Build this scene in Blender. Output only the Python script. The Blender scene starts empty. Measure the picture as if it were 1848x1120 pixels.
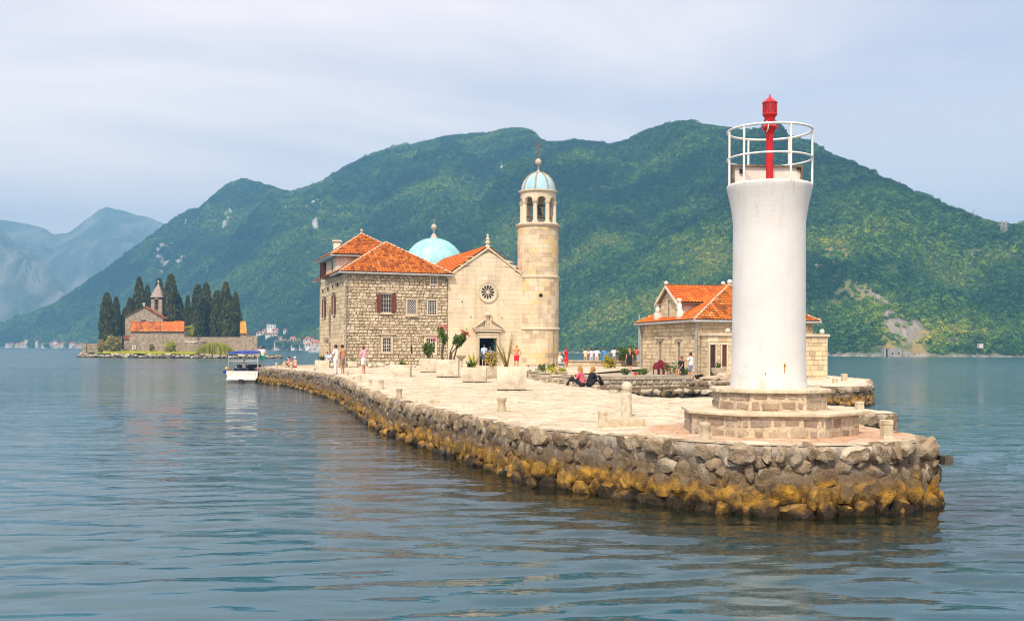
import bpy, bmesh, math, random
import numpy as np
from mathutils import Vector, Matrix
rnd = random.Random(7)
S = bpy.context.scene
COL = S.collection
R = math.radians

# ------------------------------------------------------------------ camera
F, CX, HY, ROLL, EYE = 1850.0, 924.0, 629.0, 0.0054, 3.0
cam_d = bpy.data.cameras.new('camera'); cam = bpy.data.objects.new('camera', cam_d); COL.objects.link(cam)
cam_d.sensor_width = 36.0; cam_d.lens = 36.0 * F / 1848.0
cam_d.shift_y = 69.0 / 1848.0; cam_d.clip_start = 0.1; cam_d.clip_end = 20000
cam.matrix_world = Matrix.Translation((0, 0, EYE)) @ Matrix.Rotation(-ROLL, 4, 'Y') @ Matrix.Rotation(math.pi / 2, 4, 'X')
S.camera = cam

# ------------------------------------------------------------------ sky, sun, exposure
SUN = Vector((-0.30, -0.82, 0.98)).normalized()
W = bpy.data.worlds.new('World'); S.world = W; W.use_nodes = True
nt = W.node_tree; nt.nodes.clear()
def wn(t, **k):
    n = nt.nodes.new(t)
    for a, b in k.items(): setattr(n, a, b)
    return n
sky = wn('ShaderNodeTexSky', sky_type='NISHITA', sun_disc=False, sun_elevation=math.asin(SUN.z),
         sun_rotation=math.atan2(SUN.x, SUN.y), air_density=1.0, dust_density=1.6, ozone_density=1.5)
tc = wn('ShaderNodeTexCoord'); sep = wn('ShaderNodeSeparateXYZ'); nt.links.new(tc.outputs['Generated'], sep.inputs[0])
zz = wn('ShaderNodeMath', operation='ADD'); zz.inputs[1].default_value = 0.16; zm = wn('ShaderNodeMath', operation='MAXIMUM'); zm.inputs[1].default_value = 0.0
nt.links.new(sep.outputs[2], zm.inputs[0]); nt.links.new(zm.outputs[0], zz.inputs[0])
dx = wn('ShaderNodeMath', operation='DIVIDE'); dy = wn('ShaderNodeMath', operation='DIVIDE')
nt.links.new(sep.outputs[0], dx.inputs[0]); nt.links.new(zz.outputs[0], dx.inputs[1])
nt.links.new(sep.outputs[1], dy.inputs[0]); nt.links.new(zz.outputs[0], dy.inputs[1])
cmb = wn('ShaderNodeCombineXYZ'); nt.links.new(dx.outputs[0], cmb.inputs[0]); nt.links.new(dy.outputs[0], cmb.inputs[1])
mp = wn('ShaderNodeMapping'); mp.inputs['Rotation'].default_value = (0, 0, R(24)); mp.inputs['Scale'].default_value = (0.42, 0.62, 1); mp.inputs['Location'].default_value = (1.3, 0.35, 0)
nt.links.new(cmb.outputs[0], mp.inputs[0])
n1 = wn('ShaderNodeTexNoise'); n1.inputs['Scale'].default_value = 0.85; n1.inputs['Detail'].default_value = 7; n1.inputs['Roughness'].default_value = 0.52; n1.inputs['Distortion'].default_value = 0.5
nt.links.new(mp.outputs[0], n1.inputs['Vector'])
rp = wn('ShaderNodeValToRGB'); rp.color_ramp.elements[0].position = 0.36; rp.color_ramp.elements[0].color = (.10, .10, .10, 1)
rp.color_ramp.elements[1].position = 0.62; rp.color_ramp.elements[1].color = (1, 1, 1, 1)
nt.links.new(n1.outputs['Fac'], rp.inputs[0])
hzb = wn('ShaderNodeMapRange'); hzb.inputs[1].default_value = 0.02; hzb.inputs[2].default_value = 0.30; hzb.inputs[3].default_value = 1.0; hzb.inputs[4].default_value = 0.0   # milky air low over the horizon, all round
nt.links.new(zm.outputs[0], hzb.inputs[0])
mxf = wn('ShaderNodeMath', operation='MAXIMUM'); nt.links.new(hzb.outputs[0], mxf.inputs[0]); nt.links.new(rp.outputs[0], mxf.inputs[1])
mx = wn('ShaderNodeMix', data_type='RGBA'); nt.links.new(mxf.outputs[0], mx.inputs[0])
blue = wn('ShaderNodeMix', data_type='RGBA'); blue.inputs[0].default_value = 0.62; blue.inputs[7].default_value = (6.7, 6.4, 7.3, 1)
nt.links.new(sky.outputs[0], blue.inputs[6])
nt.links.new(blue.outputs[2], mx.inputs[6]); mx.inputs[7].default_value = (14.0, 11.4, 9.9, 1)
bg = wn('ShaderNodeBackground'); bg.inputs[1].default_value = 0.115
nt.links.new(mx.outputs[2], bg.inputs[0])
out = wn('ShaderNodeOutputWorld'); nt.links.new(bg.outputs[0], out.inputs[0])

sl = bpy.data.lights.new('sun', 'SUN'); sl.energy = 4.3; sl.angle = R(5.0); sl.color = (1.0, 0.88, 0.70)
so = bpy.data.objects.new('sun', sl); COL.objects.link(so); so.rotation_euler = SUN.to_track_quat('Z', 'Y').to_euler(); so.location = (-30, -30, 80)
S.view_settings.view_transform = 'Standard'; S.view_settings.look = 'None'; S.view_settings.gamma = 1.0
S.view_settings.use_curve_mapping = False; S.view_settings.exposure = 0.30
S.render.engine = 'CYCLES'
S.cycles.use_denoising = True; S.cycles.filter_width = 1.1
S.cycles.max_bounces = 6; S.cycles.diffuse_bounces = 3; S.cycles.glossy_bounces = 3; S.cycles.volume_bounces = 0
S.cycles.transparent_max_bounces = 6; S.cycles.caustics_reflective = False; S.cycles.caustics_refractive = False
S.cycles.sample_clamp_indirect = 6.0

# ------------------------------------------------------------------ helpers
def ray(px, py):
    a = px - CX; b = HY - py
    return (a - b * ROLL) / F, (b + a * ROLL) / F
def P(px, py, Y):
    """world point seen at photograph pixel (px,py) at depth Y metres"""
    x, z = ray(px, py); return Vector((x * Y, Y, EYE + z * Y))
def G(px, py, z):
    """world point on the horizontal plane z under the photograph pixel"""
    x, k = ray(px, py); Y = (z - EYE) / k; return Vector((x * Y, Y, z))
def smooth(x, a, b):
    t = min(1, max(0, (x - a) / (b - a))); return t * t * (3 - 2 * t)
def zq(X, Y):
    """height of the pier paving"""
    return 1.27 - 0.10 * math.exp(-((Y - 27) / 7) ** 2) * smooth(-X, -4, -1) + 0.25 * smooth(Y, 48, 80) * smooth(X, -17, -9)
def GQ(px, py):
    p = G(px, py, 1.3)
    for _ in range(12): p = G(px, py, zq(p.x, p.y))
    return p

def hash2(ix, iy, seed=0):
    h = (ix.astype(np.int64) * 374761393 + iy.astype(np.int64) * 668265263 + seed * 974711) & 0x7fffffff
    h = ((h ^ (h >> 13)) * 1274126177) & 0x7fffffff
    return ((h ^ (h >> 16)) & 0xffff) / 65535.0
def vnoise(x, y, seed=0):
    ix = np.floor(x); iy = np.floor(y); fx = x - ix; fy = y - iy
    ux = fx * fx * fx * (fx * (fx * 6 - 15) + 10); uy = fy * fy * fy * (fy * (fy * 6 - 15) + 10)
    a = hash2(ix, iy, seed); b = hash2(ix + 1, iy, seed); c = hash2(ix, iy + 1, seed); d = hash2(ix + 1, iy + 1, seed)
    return (a + (b - a) * ux) * (1 - uy) + (c + (d - c) * ux) * uy
def fbm(x, y, oct=5, seed=0, gain=0.5):
    s = 0; a = 1; n = 0
    for i in range(oct):
        s = s + a * (vnoise(x, y, seed + i * 17) * 2 - 1); n += a; a *= gain; x = x * 2.03 + 5.1; y = y * 2.03 - 3.7
    return s / n

def link(o, parent=None):
    COL.objects.link(o)
    if parent is not None: o.parent = parent
    return o
def tag(o, label=None, cat=None, group=None, kind=None):
    if label: o['label'] = label
    if cat: o['category'] = cat
    if group: o['group'] = group
    if kind: o['kind'] = kind
    return o
def empty(name, loc=(0, 0, 0), rz=0.0, label=None, cat=None, group=None):
    o = bpy.data.objects.new(name, None); o.empty_display_size = 0.2
    o.location = loc; o.rotation_euler = (0, 0, rz); COL.objects.link(o)
    return tag(o, label, cat, group)
def mesh_obj(name, me, parent=None, loc=None, rot=None, scale=None):
    o = bpy.data.objects.new(name, me); link(o, parent)
    if loc is not None: o.location = loc
    if rot is not None: o.rotation_euler = rot
    if scale is not None: o.scale = scale
    return o
def grid_faces(nr, nc, wrap=False):
    r = np.arange(nr - 1)[:, None]; c = np.arange(nc if wrap else nc - 1)[None, :]
    a = r * nc + c; b = r * nc + (c + 1) % nc; d = (r + 1) * nc + c; e = (r + 1) * nc + (c + 1) % nc
    return np.stack([a, b, e, d], -1).reshape(-1, 4)
def np_mesh(name, verts, quads, mat=None, smooth_sh=True):
    me = bpy.data.meshes.new(name)
    verts = np.asarray(verts, dtype=np.float32); quads = np.asarray(quads, dtype=np.int32)
    k = quads.shape[1]
    me.vertices.add(len(verts)); me.vertices.foreach_set('co', verts.ravel())
    me.loops.add(quads.size); me.loops.foreach_set('vertex_index', quads.ravel())
    me.polygons.add(len(quads)); me.polygons.foreach_set('loop_start', np.arange(0, quads.size, k, dtype=np.int32))
    me.polygons.foreach_set('loop_total', np.full(len(quads), k, dtype=np.int32))
    me.polygons.foreach_set('use_smooth', np.full(len(quads), smooth_sh, dtype=bool))
    me.update(calc_edges=True)
    if mat: me.materials.append(mat)
    return me

class MB:
    """collects shapes into one mesh"""
    def __init__(s): s.v = []; s.f = []; s.T = None
    def add(s, vs, fs):
        n = len(s.v)
        for v in vs:
            v = Vector(v); s.v.append(s.T @ v if s.T is not None else v)
        s.f += [tuple(i + n for i in f) for f in fs]
    def box(s, c, size, rz=0.0, M=None, taper=1.0):
        x, y, z = [d / 2 for d in size]; t = taper
        vs = [Vector((-x, -y, -z)), Vector((x, -y, -z)), Vector((x, y, -z)), Vector((-x, y, -z)),
              Vector((-x * t, -y * t, z)), Vector((x * t, -y * t, z)), Vector((x * t, y * t, z)), Vector((-x * t, y * t, z))]
        Mx = M if M is not None else Matrix.Rotation(rz, 3, 'Z')
        s.add([Mx @ v + Vector(c) for v in vs], [(3, 2, 1, 0), (4, 5, 6, 7), (0, 1, 5, 4), (1, 2, 6, 5), (2, 3, 7, 6), (3, 0, 4, 7)])
    def prism(s, poly, z0, z1):
        n = len(poly)
        vs = [(p[0], p[1], z0) for p in poly] + [(p[0], p[1], z1) for p in poly]
        fs = [tuple(range(n - 1, -1, -1)), tuple(range(n, 2 * n))] + [(i, (i + 1) % n, n + (i + 1) % n, n + i) for i in range(n)]
        s.add(vs, fs)
    def hexa(s, a, b):
        """solid between two polygons of equal size"""
        n = len(a); s.add(list(a) + list(b), [tuple(range(n - 1, -1, -1)), tuple(range(n, 2 * n))] + [(i, (i + 1) % n, n + (i + 1) % n, n + i) for i in range(n)])
    def tube(s, pts, rad, seg=8, cap=True):
        pts = [Vector(p) for p in pts]; m = len(pts)
        if not hasattr(rad, '__len__'): rad = [rad] * m
        vs = []; up = None
        for i, p in enumerate(pts):
            d = (pts[min(i + 1, m - 1)] - pts[max(i - 1, 0)]).normalized()
            if up is None:
                up = Vector((0, 0, 1)) if abs(d.z) < 0.9 else Vector((1, 0, 0))
            u = d.cross(up)
            if u.length < 1e-5: u = d.orthogonal()
            u.normalize(); w = u.cross(d).normalized(); up = w
            for k in range(seg):
                a = 2 * math.pi * k / seg; vs.append(p + (u * math.cos(a) + w * math.sin(a)) * rad[i])
        fs = []
        for i in range(m - 1):
            for k in range(seg):
                fs.append((i * seg + k, i * seg + (k + 1) % seg, (i + 1) * seg + (k + 1) % seg, (i + 1) * seg + k))
        if cap: fs += [tuple(range(seg - 1, -1, -1)), tuple(range((m - 1) * seg, m * seg))]
        s.add(vs, fs)
    def ring(s, c, rad, r, seg=40, k=8):
        vs = []; fs = []
        for i in range(seg):
            a = 2 * math.pi * i / seg
            for j in range(k):
                b = 2 * math.pi * j / k; q = rad + r * math.cos(b)
                vs.append((c[0] + q * math.cos(a), c[1] + q * math.sin(a), c[2] + r * math.sin(b)))
        for i in range(seg):
            for j in range(k):
                fs.append((i * k + j, ((i + 1) % seg) * k + j, ((i + 1) % seg) * k + (j + 1) % k, i * k + (j + 1) % k))
        s.add(vs, fs)
    def lathe(s, prof, c=(0, 0, 0), seg=24, a0=0.0, a1=2 * math.pi):
        full = abs(a1 - a0 - 2 * math.pi) < 1e-6; n = seg if full else seg + 1
        vs = []; m = len(prof)
        for r, z in prof:
            for k in range(n):
                a = a0 + (a1 - a0) * k / seg; vs.append((c[0] + r * math.cos(a), c[1] + r * math.sin(a), c[2] + z))
        fs = []
        for i in range(m - 1):
            for k in range(seg):
                k2 = (k + 1) % n; fs.append((i * n + k, i * n + k2, (i + 1) * n + k2, (i + 1) * n + k))
        if full:
            if prof[0][0] > 1e-4: fs.append(tuple(range(n - 1, -1, -1)))
            if prof[-1][0] > 1e-4: fs.append(tuple(range((m - 1) * n, m * n)))
        s.add(vs, fs)
    def ball(s, c, r, seg=12, rings=8, sc=(1, 1, 1), M=None):
        vs = [(0, 0, -1)]; fs = []
        for i in range(1, rings):
            t = math.pi * i / rings
            for k in range(seg):
                a = 2 * math.pi * k / seg; vs.append((math.sin(t) * math.cos(a), math.sin(t) * math.sin(a), -math.cos(t)))
        vs.append((0, 0, 1)); L = len(vs) - 1
        for k in range(seg): fs.append((0, 1 + (k + 1) % seg, 1 + k))
        for i in range(rings - 2):
            for k in range(seg):
                a = 1 + i * seg; fs.append((a + k, a + (k + 1) % seg, a + seg + (k + 1) % seg, a + seg + k))
        a = 1 + (rings - 2) * seg
        for k in range(seg): fs.append((a + k, a + (k + 1) % seg, L))
        o = []
        for v in vs:
            w = Vector((v[0] * sc[0] * r, v[1] * sc[1] * r, v[2] * sc[2] * r))
            if M is not None: w = M @ w
            o.append(w + Vector(c))
        s.add(o, fs)
    def mesh(s, name, mat=None, ang=None, bevel=0.0, seg=1):
        me = bpy.data.meshes.new(name); me.from_pydata([tuple(v) for v in s.v], [], s.f)
        bm = bmesh.new(); bm.from_mesh(me)
        bmesh.ops.remove_doubles(bm, verts=bm.verts, dist=1e-6)
        bmesh.ops.recalc_face_normals(bm, faces=bm.faces)
        if bevel > 0: bmesh.ops.bevel(bm, geom=list(bm.edges), offset=bevel, segments=seg, affect='EDGES', profile=0.6, clamp_overlap=True)
        bm.to_mesh(me); bm.free()
        if ang is not None:
            me.shade_smooth(); me.set_sharp_from_angle(angle=R(ang))
        if mat: me.materials.append(mat)
        return me
    def build(s, name, mat, parent=None, ang=None, bevel=0.0, seg=1, loc=None, rz=None):
        o = mesh_obj(name, s.mesh(name, mat, ang, bevel, seg), parent)
        if loc is not None: o.location = loc
        if rz is not None: o.rotation_euler = (0, 0, rz)
        return o

# ------------------------------------------------------------------ materials
class NT:
    def __init__(s, name):
        s.m = bpy.data.materials.new(name); s.m.use_nodes = True; s.t = s.m.node_tree
        s.b = s.t.nodes['Principled BSDF']; s.out = s.t.nodes['Material Output']
    def n(s, t, ins=None, **k):
        x = s.t.nodes.new(t)
        for a, b in k.items(): setattr(x, a, b)
        for a, b in (ins or {}).items(): s.set(x.inputs[a], b)
        return x
    def set(s, sock, v):
        if hasattr(v, 'is_output') or isinstance(v, bpy.types.NodeSocket): s.t.links.new(v, sock)
        else:
            if hasattr(sock.default_value, '__len__') and len(sock.default_value) == 4 and len(v) == 3: v = tuple(v) + (1,)
            sock.default_value = v
    def pos(s): return s.n('ShaderNodeNewGeometry').outputs['Position']
    def obj(s): return s.n('ShaderNodeTexCoord').outputs['Object']
    def mapping(s, vec, scale=(1, 1, 1), rot=(0, 0, 0)):
        return s.n('ShaderNodeMapping', {'Vector': vec, 'Scale': scale, 'Rotation': rot}).outputs[0]
    def noise(s, vec, scale, detail=5, rough=0.55, dist=0.0):
        return s.n('ShaderNodeTexNoise', {'Vector': vec, 'Scale': scale, 'Detail': detail, 'Roughness': rough, 'Distortion': dist}).outputs['Fac']
    def vor(s, vec, scale, feature='F1', out='Distance', rand=1.0):
        return s.n('ShaderNodeTexVoronoi', {'Vector': vec, 'Scale': scale, 'Randomness': rand}, feature=feature).outputs[out]
    def ramp(s, fac, stops):
        r = s.n('ShaderNodeValToRGB', {'Fac': fac}); e = r.color_ramp.elements
        while len(e) < len(stops): e.new(0.5)
        for i, (p, c) in enumerate(stops):
            e[i].position = p
            e[i].color = (c, c, c, 1) if not hasattr(c, '__len__') else tuple(c) + (1,)
        return r.outputs[0]
    def mix(s, fac, a, b, blend='MIX'):
        x = s.n('ShaderNodeMix', data_type='RGBA', blend_type=blend)
        s.set(x.inputs[0], fac); s.set(x.inputs[6], a); s.set(x.inputs[7], b); return x.outputs[2]
    def math(s, op, a, b=0.0, c=0.0, clamp=False):
        x = s.n('ShaderNodeMath', operation=op, use_clamp=clamp)
        s.set(x.inputs[0], a); s.set(x.inputs[1], b); s.set(x.inputs[2], c); return x.outputs[0]
    def sepz(s, vec, i=2): return s.n('ShaderNodeSeparateXYZ', {0: vec}).outputs[i]
    def rand(s):
        """different for every object and every loose piece of a joined one"""
        a = s.n('ShaderNodeObjectInfo').outputs['Random']; b = s.n('ShaderNodeNewGeometry').outputs['Random Per Island']
        return s.math('FRACT', s.math('ADD', s.math('MULTIPLY', a, 7.31), s.math('MULTIPLY', b, 3.7)))
    def bump(s, h, strength=0.4, dist=0.02, normal=None):
        k = {'Height': h, 'Strength': strength, 'Distance': dist}
        if normal is not None: k['Normal'] = normal
        return s.n('ShaderNodeBump', k).outputs[0]
    def fin(s, col, rough=0.8, normal=None, spec=0.3, metal=0.0):
        s.set(s.b.inputs['Base Color'], col); s.set(s.b.inputs['Roughness'], rough)
        s.b.inputs['Specular IOR Level'].default_value = spec; s.b.inputs['Metallic'].default_value = metal
        if normal is not None: s.set(s.b.inputs['Normal'], normal)
        return s.m
MC = {}
def plain(name, col, rough=0.6, var=0.12, scale=6.0, bump=0.0, metal=0.0, spec=0.3):
    if name in MC: return MC[name]
    t = NT(name); p = t.obj()
    n = t.noise(p, scale, 5); c2 = tuple(max(0, c * (1 - var * 2)) for c in col); c3 = tuple(min(1, c * (1 + var)) for c in col)
    c = t.ramp(n, [(0.3, c2), (0.7, c3)])
    MC[name] = t.fin(c, rough, t.bump(t.noise(p, scale * 6, 4), bump, 0.01) if bump else None, spec, metal)
    return MC[name]
# ------------------------------------------------------------------ water
WALL_XY = [(8.5, 22), (8.1, 19.5), (5.1, 18.2), (3.2, 19.3), (1.5, 21.3), (.3, 22.6), (-1.1, 26.5), (-2.7, 30.5), (-4.3, 35.6), (-6, 42.4), (-9, 55.5), (-11.3, 64.4), (-14.6, 74), (-21.4, 88)]
def col_attr(me, name, arr):
    a = me.attributes.new(name, 'FLOAT', 'POINT'); a.data.foreach_set('value', np.asarray(arr, dtype=np.float32).ravel())
def wave_h(X, Y):
    """height of the water: long low swell, cross ripples and slicks"""
    a = fbm(X * 0.05, Y * 0.05, 3, 3) * 3.0; b = fbm(X * 0.11 + 9, Y * 0.11, 3, 8) * 2.2
    calm = 0.35 + 0.65 * np.clip(fbm(X * 0.035 + 20, Y * 0.045, 3, 21) * 1.6 + 0.62, 0, 1)
    calm = calm * (0.50 + 0.5 / (1 + np.exp(-np.clip(X * 0.28 + Y * 0.055 - 0.8, -40, 40))))
    h = 0
    for lam, ang, amp, wob in ((2.9, 80, 0.0105, a), (1.75, 97, 0.0075, b), (1.15, 66, 0.0068, a), (0.78, 106, 0.0058, b)):
        k = 2 * np.pi / lam; c, s = np.cos(R(ang)), np.sin(R(ang))
        ph = k * (X * c + Y * s) + wob * 1.6
        h = h + amp * (np.sin(ph) + 0.25 * np.sin(2 * ph + 1)) * (0.45 + 0.9 * vnoise(X * 0.33 / lam + lam * 7, Y * 0.5 / lam, int(lam * 10)))
    h = h + 0.012 * fbm(X * 0.6, Y * 1.3, 2, 33) + 0.0012 * fbm(X * 3.2, Y * 5.0, 2, 41)
    return h * calm * 4.6
def build_water():
    def axis(fine0, fine1, step, grow, far0, far1):
        a = list(np.arange(fine0, fine1 + 1e-6, step)); d = step
        while a[-1] < far1: d *= grow; a.append(a[-1] + d)
        d = step
        while a[0] > far0: d *= grow; a.insert(0, a[0] - d)
        return np.array(a)
    xs = axis(-9, 13, 0.075, 1.06, -9000, 9000)
    ys = axis(8.5, 15, 0.05, 1.0135, -400, 9000)
    X, Y = np.meshgrid(xs, ys)
    cell = np.maximum(np.gradient(xs)[None, :] * 0.6 + 0 * Y, np.gradient(ys)[:, None] + 0 * X)
    fade = np.clip(1.2 - cell / 0.55, 0, 1)
    H = wave_h(X, Y) * fade
    me = np_mesh('water', np.stack([X, Y, H], -1).reshape(-1, 3), grid_faces(len(ys), len(xs)))
    d = np.full(X.shape, 1e9)
    for a, b in zip(WALL_XY, WALL_XY[1:]):
        ax, ay = a; bx, by = b; L2 = (bx - ax) ** 2 + (by - ay) ** 2; f = np.clip(((X - ax) * (bx - ax) + (Y - ay) * (by - ay)) / L2, 0, 1)
        d = np.minimum(d, np.hypot(X - ax - f * (bx - ax), Y - ay - f * (by - ay)))
    col_attr(me, 'near_wall', np.exp(-(d / 5.0) ** 1.3))
    t = NT('water'); p = t.pos()
    Yd = t.sepz(p, 1)
    far = t.ramp(t.math('MULTIPLY', Yd, 1 / 260.0), [(0.04, 0.0), (0.25, 1.0)])
    pa = t.mapping(p, (0.55, 1.5, 1)); pb = t.mapping(p, (2.6, 5.5, 1), (0, 0, 0.2)); pc = t.mapping(p, (0.10, 0.30, 1))
    n1 = t.noise(pa, 1.0, 4, 0.55, 0.6); n2 = t.noise(pb, 1.0, 3, 0.5); n3 = t.noise(pc, 1.0, 3)
    calm = t.ramp(t.noise(t.mapping(p, (0.012, 0.05, 1)), 1.0, 3), [(0.36, 0.35), (0.62, 1.0)])
    hf = t.math('ADD', t.math('MULTIPLY', n1, t.math('MULTIPLY', far, 0.32)), t.math('MULTIPLY', n3, t.math('MULTIPLY', far, 0.45)))
    n4 = t.noise(t.mapping(p, (6.5, 15, 1), (0, 0, -.15)), 1.0, 2, .5)
    hn = t.math('ADD', t.math('ADD', t.math('MULTIPLY', n2, t.math('ADD', 0.009, t.math('MULTIPLY', far, 0.03))), t.math('MULTIPLY', n4, 0.0008)), hf)
    nrm = t.bump(t.math('MULTIPLY', hn, calm), 1.0, 1.0)
    deep = t.mix(t.noise(t.mapping(p, (0.02, 0.02, 1)), 1.0, 2), (0.008, 0.066, 0.100), (0.014, 0.088, 0.120))
    deep = t.mix(t.n('ShaderNodeAttribute', attribute_name='near_wall').outputs['Fac'], deep, (0.007, 0.009, 0.003))  # base colour darkens to olive towards the pier wall
    t.fin(deep, t.ramp(t.math('MULTIPLY', Yd, 1 / 260.0), [(0.08, 0.012), (0.22, 0.05), (0.6, 0.14)]), nrm, 0.5); t.b.inputs['IOR'].default_value = 1.40
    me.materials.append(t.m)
    tag(mesh_obj('water', me), kind='structure')
build_water()

# ------------------------------------------------------------------ mountains
def interp(x, pts):
    return np.interp(x, [p[0] for p in pts], [p[1] for p in pts])
VILL_L = [(13, 6, 620.5, 625, 0, 0, True), (21, 8, 618, 625, 4, 2, False), (31.5, 8, 618.5, 625, 2, 0, False), (40, 10, 617.5, 626, 2, 1, False), (47, 6, 613.5, 628, 0, 0, False), (66, 5.5, 615.5, 628, 0, 1, False), (78.5, 6, 619, 626, 3, 1, False), (92, 9, 617.5, 625, 1, 2, False), (100, 7, 614, 618.5, 3, 0, False), (103, 12, 620, 629, 1, 0, False), (114, 10, 617, 624, 1, 2, False), (132, 12, 617, 624, 3, 0, False), (139, 9, 621.5, 628.5, 2, 1, False), (146.5, 7, 619, 626, 2, 0, False)]
VILL_R = [(469, 12, 598, 605, 3, 2, False), (478, 8, 593.5, 598.5, 1, 1, False), (489.5, 16, 586.5, 594, 3, 0, True), (497, 12, 592.5, 599, 1, 0, False), (496.5, 12, 599.5, 604.5, 2, 2, False), (500.5, 11, 615, 627, 1, 1, False), (513.5, 7, 612.5, 620, 2, 0, False), (515.5, 8, 593, 597.5, 1, 2, False), (528.5, 9, 607.5, 616, 1, 1, False), (531, 12, 620.5, 626, 3, 0, False), (547, 13, 619, 627.5, 1, 1, False), (560, 18, 608, 617, 0, 0, False), (568, 14, 613, 623, 2, 1, False), (575, 10, 617, 629, 1, 0, False), (508, 8, 620, 627, 3, 0, False), (519.5, 8, 621.5, 627.5, 2, 1, False), (523, 7, 613, 618.5, 0, 2, False), (538, 8, 611.5, 617.5, 3, 1, False), (541, 7, 623.5, 629, 0, 0, False), (552, 9, 611.5, 618, 0, 2, False), (556, 9, 619, 625.5, 3, 0, False), (484, 9, 600, 605, 0, 1, False), (507, 8, 607, 612, 1, 0, False)]
SKY_MAIN = [(-700, 618), (-350, 612), (-100, 601), (0, 587), (45, 570), (99, 551), (139, 523), (187, 491), (228, 459), (268, 432), (295, 411), (321, 392), (340, 380), (359, 377), (375, 363), (410, 336), (435, 327), (460, 331), (500, 345), (520, 350), (560, 338), (600, 318), (650, 290), (700, 271), (720, 265), (760, 261), (800, 252), (850, 246), (900, 240), (935, 234), (955, 240), (975, 258), (1000, 262), (1040, 258), (1070, 262), (1100, 266), (1130, 258), (1160, 242), (1200, 228), (1250, 225), (1300, 235), (1350, 238), (1400, 246), (1460, 258), (1500, 283), (1560, 308), (1620, 335), (1680, 358), (1750, 390), (1800, 412), (1848, 433), (2000, 490), (2300, 560), (2700, 600)]
SHORE = [(-700, 2150), (-350, 1900), (0, 1700), (60, 1640), (150, 1530), (300, 1330), (520, 1080), (800, 890), (1050, 740), (1300, 620), (1480, 545), (1600, 515), (1848, 545), (2200, 600), (2700, 760)]
class Terrain: pass
def terrain(name, skyline, shore, slope, cols, rows, px0, px1, amp, seed, back=0.5, prof=0.10, rough=0.0):
    px = np.linspace(px0, px1, cols); ysk = interp(px, skyline); Ys = interp(px, shore)
    k = ((HY - ysk) + (px - CX) * ROLL) / F
    k = np.maximum(k, 0.004)
    Yr = Ys / (1 - k / slope); H = k * Yr + EYE
    t = np.concatenate([np.linspace(0, 1, rows), 1 + np.linspace(0.03, 1, max(6, rows // 6)) * back])
    T, PX = np.meshgrid(t, px, indexing='ij')
    YY = Ys + T * (Yr - Ys)[None, :]; XX = (PX - CX) / F * YY
    tt = np.clip(T, 0, 1)
    z = H[None, :] * (tt + prof * np.sin(np.pi * tt)) - np.clip(T - 1, 0, 9) * H[None, :] * 1.1
    env = np.sin(np.pi * np.clip(T * .5 + .5 * T ** 2, 0, 1)) ** 1.2
    w = 125.0
    env = env * np.clip((1.0 - T) / .35, 0, 1) ** .8
    ridg = 1 - np.abs(fbm(XX / w + 3, YY / (w * 1.7), 4, seed)) * 2.2
    z = z + amp * env * (ridg - 0.45) + amp * 0.35 * env * fbm(XX / 40, YY / 55, 4, seed + 5)
    if rough: z = z + rough * env * np.abs(fbm(XX / 22, YY / 90, 5, seed + 9)) * 2
    z = z + np.where(T <= 1, T, 1) * 1.6 * fbm(XX / 9, YY / 9, 2, seed + 2)
    z = np.where(T <= 0.001, -1.5, z); 
    z = np.maximum(z, np.where(T <= 0.02, -1.5, 0.4 + 0 * z))
    o = Terrain(); o.X, o.Y, o.Z, o.T, o.PX = XX, YY, z, T, PX
    o.PY = HY + (PX - CX) * ROLL - (z - EYE) / YY * F
    o.me = np_mesh(name, np.stack([XX, YY, z], -1).reshape(-1, 3), grid_faces(*T.shape))
    return o
def col_attr(me, name, arr):
    a = me.attributes.new(name, 'FLOAT', 'POINT'); a.data.foreach_set('value', np.asarray(arr, dtype=np.float32).ravel())
def blob(PX, PY, x, y, rx, ry, ang=0, soft=0.5, seed=1):
    dx, dy = PX - x, PY - y; c, s = math.cos(R(ang)), math.sin(R(ang))
    d = np.sqrt(((dx * c + dy * s) / rx) ** 2 + ((-dx * s + dy * c) / ry) ** 2) + 0.55 * fbm(PX / 18, PY / 12, 4, seed)
    return np.clip((1 - d) / soft, 0, 1)

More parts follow.
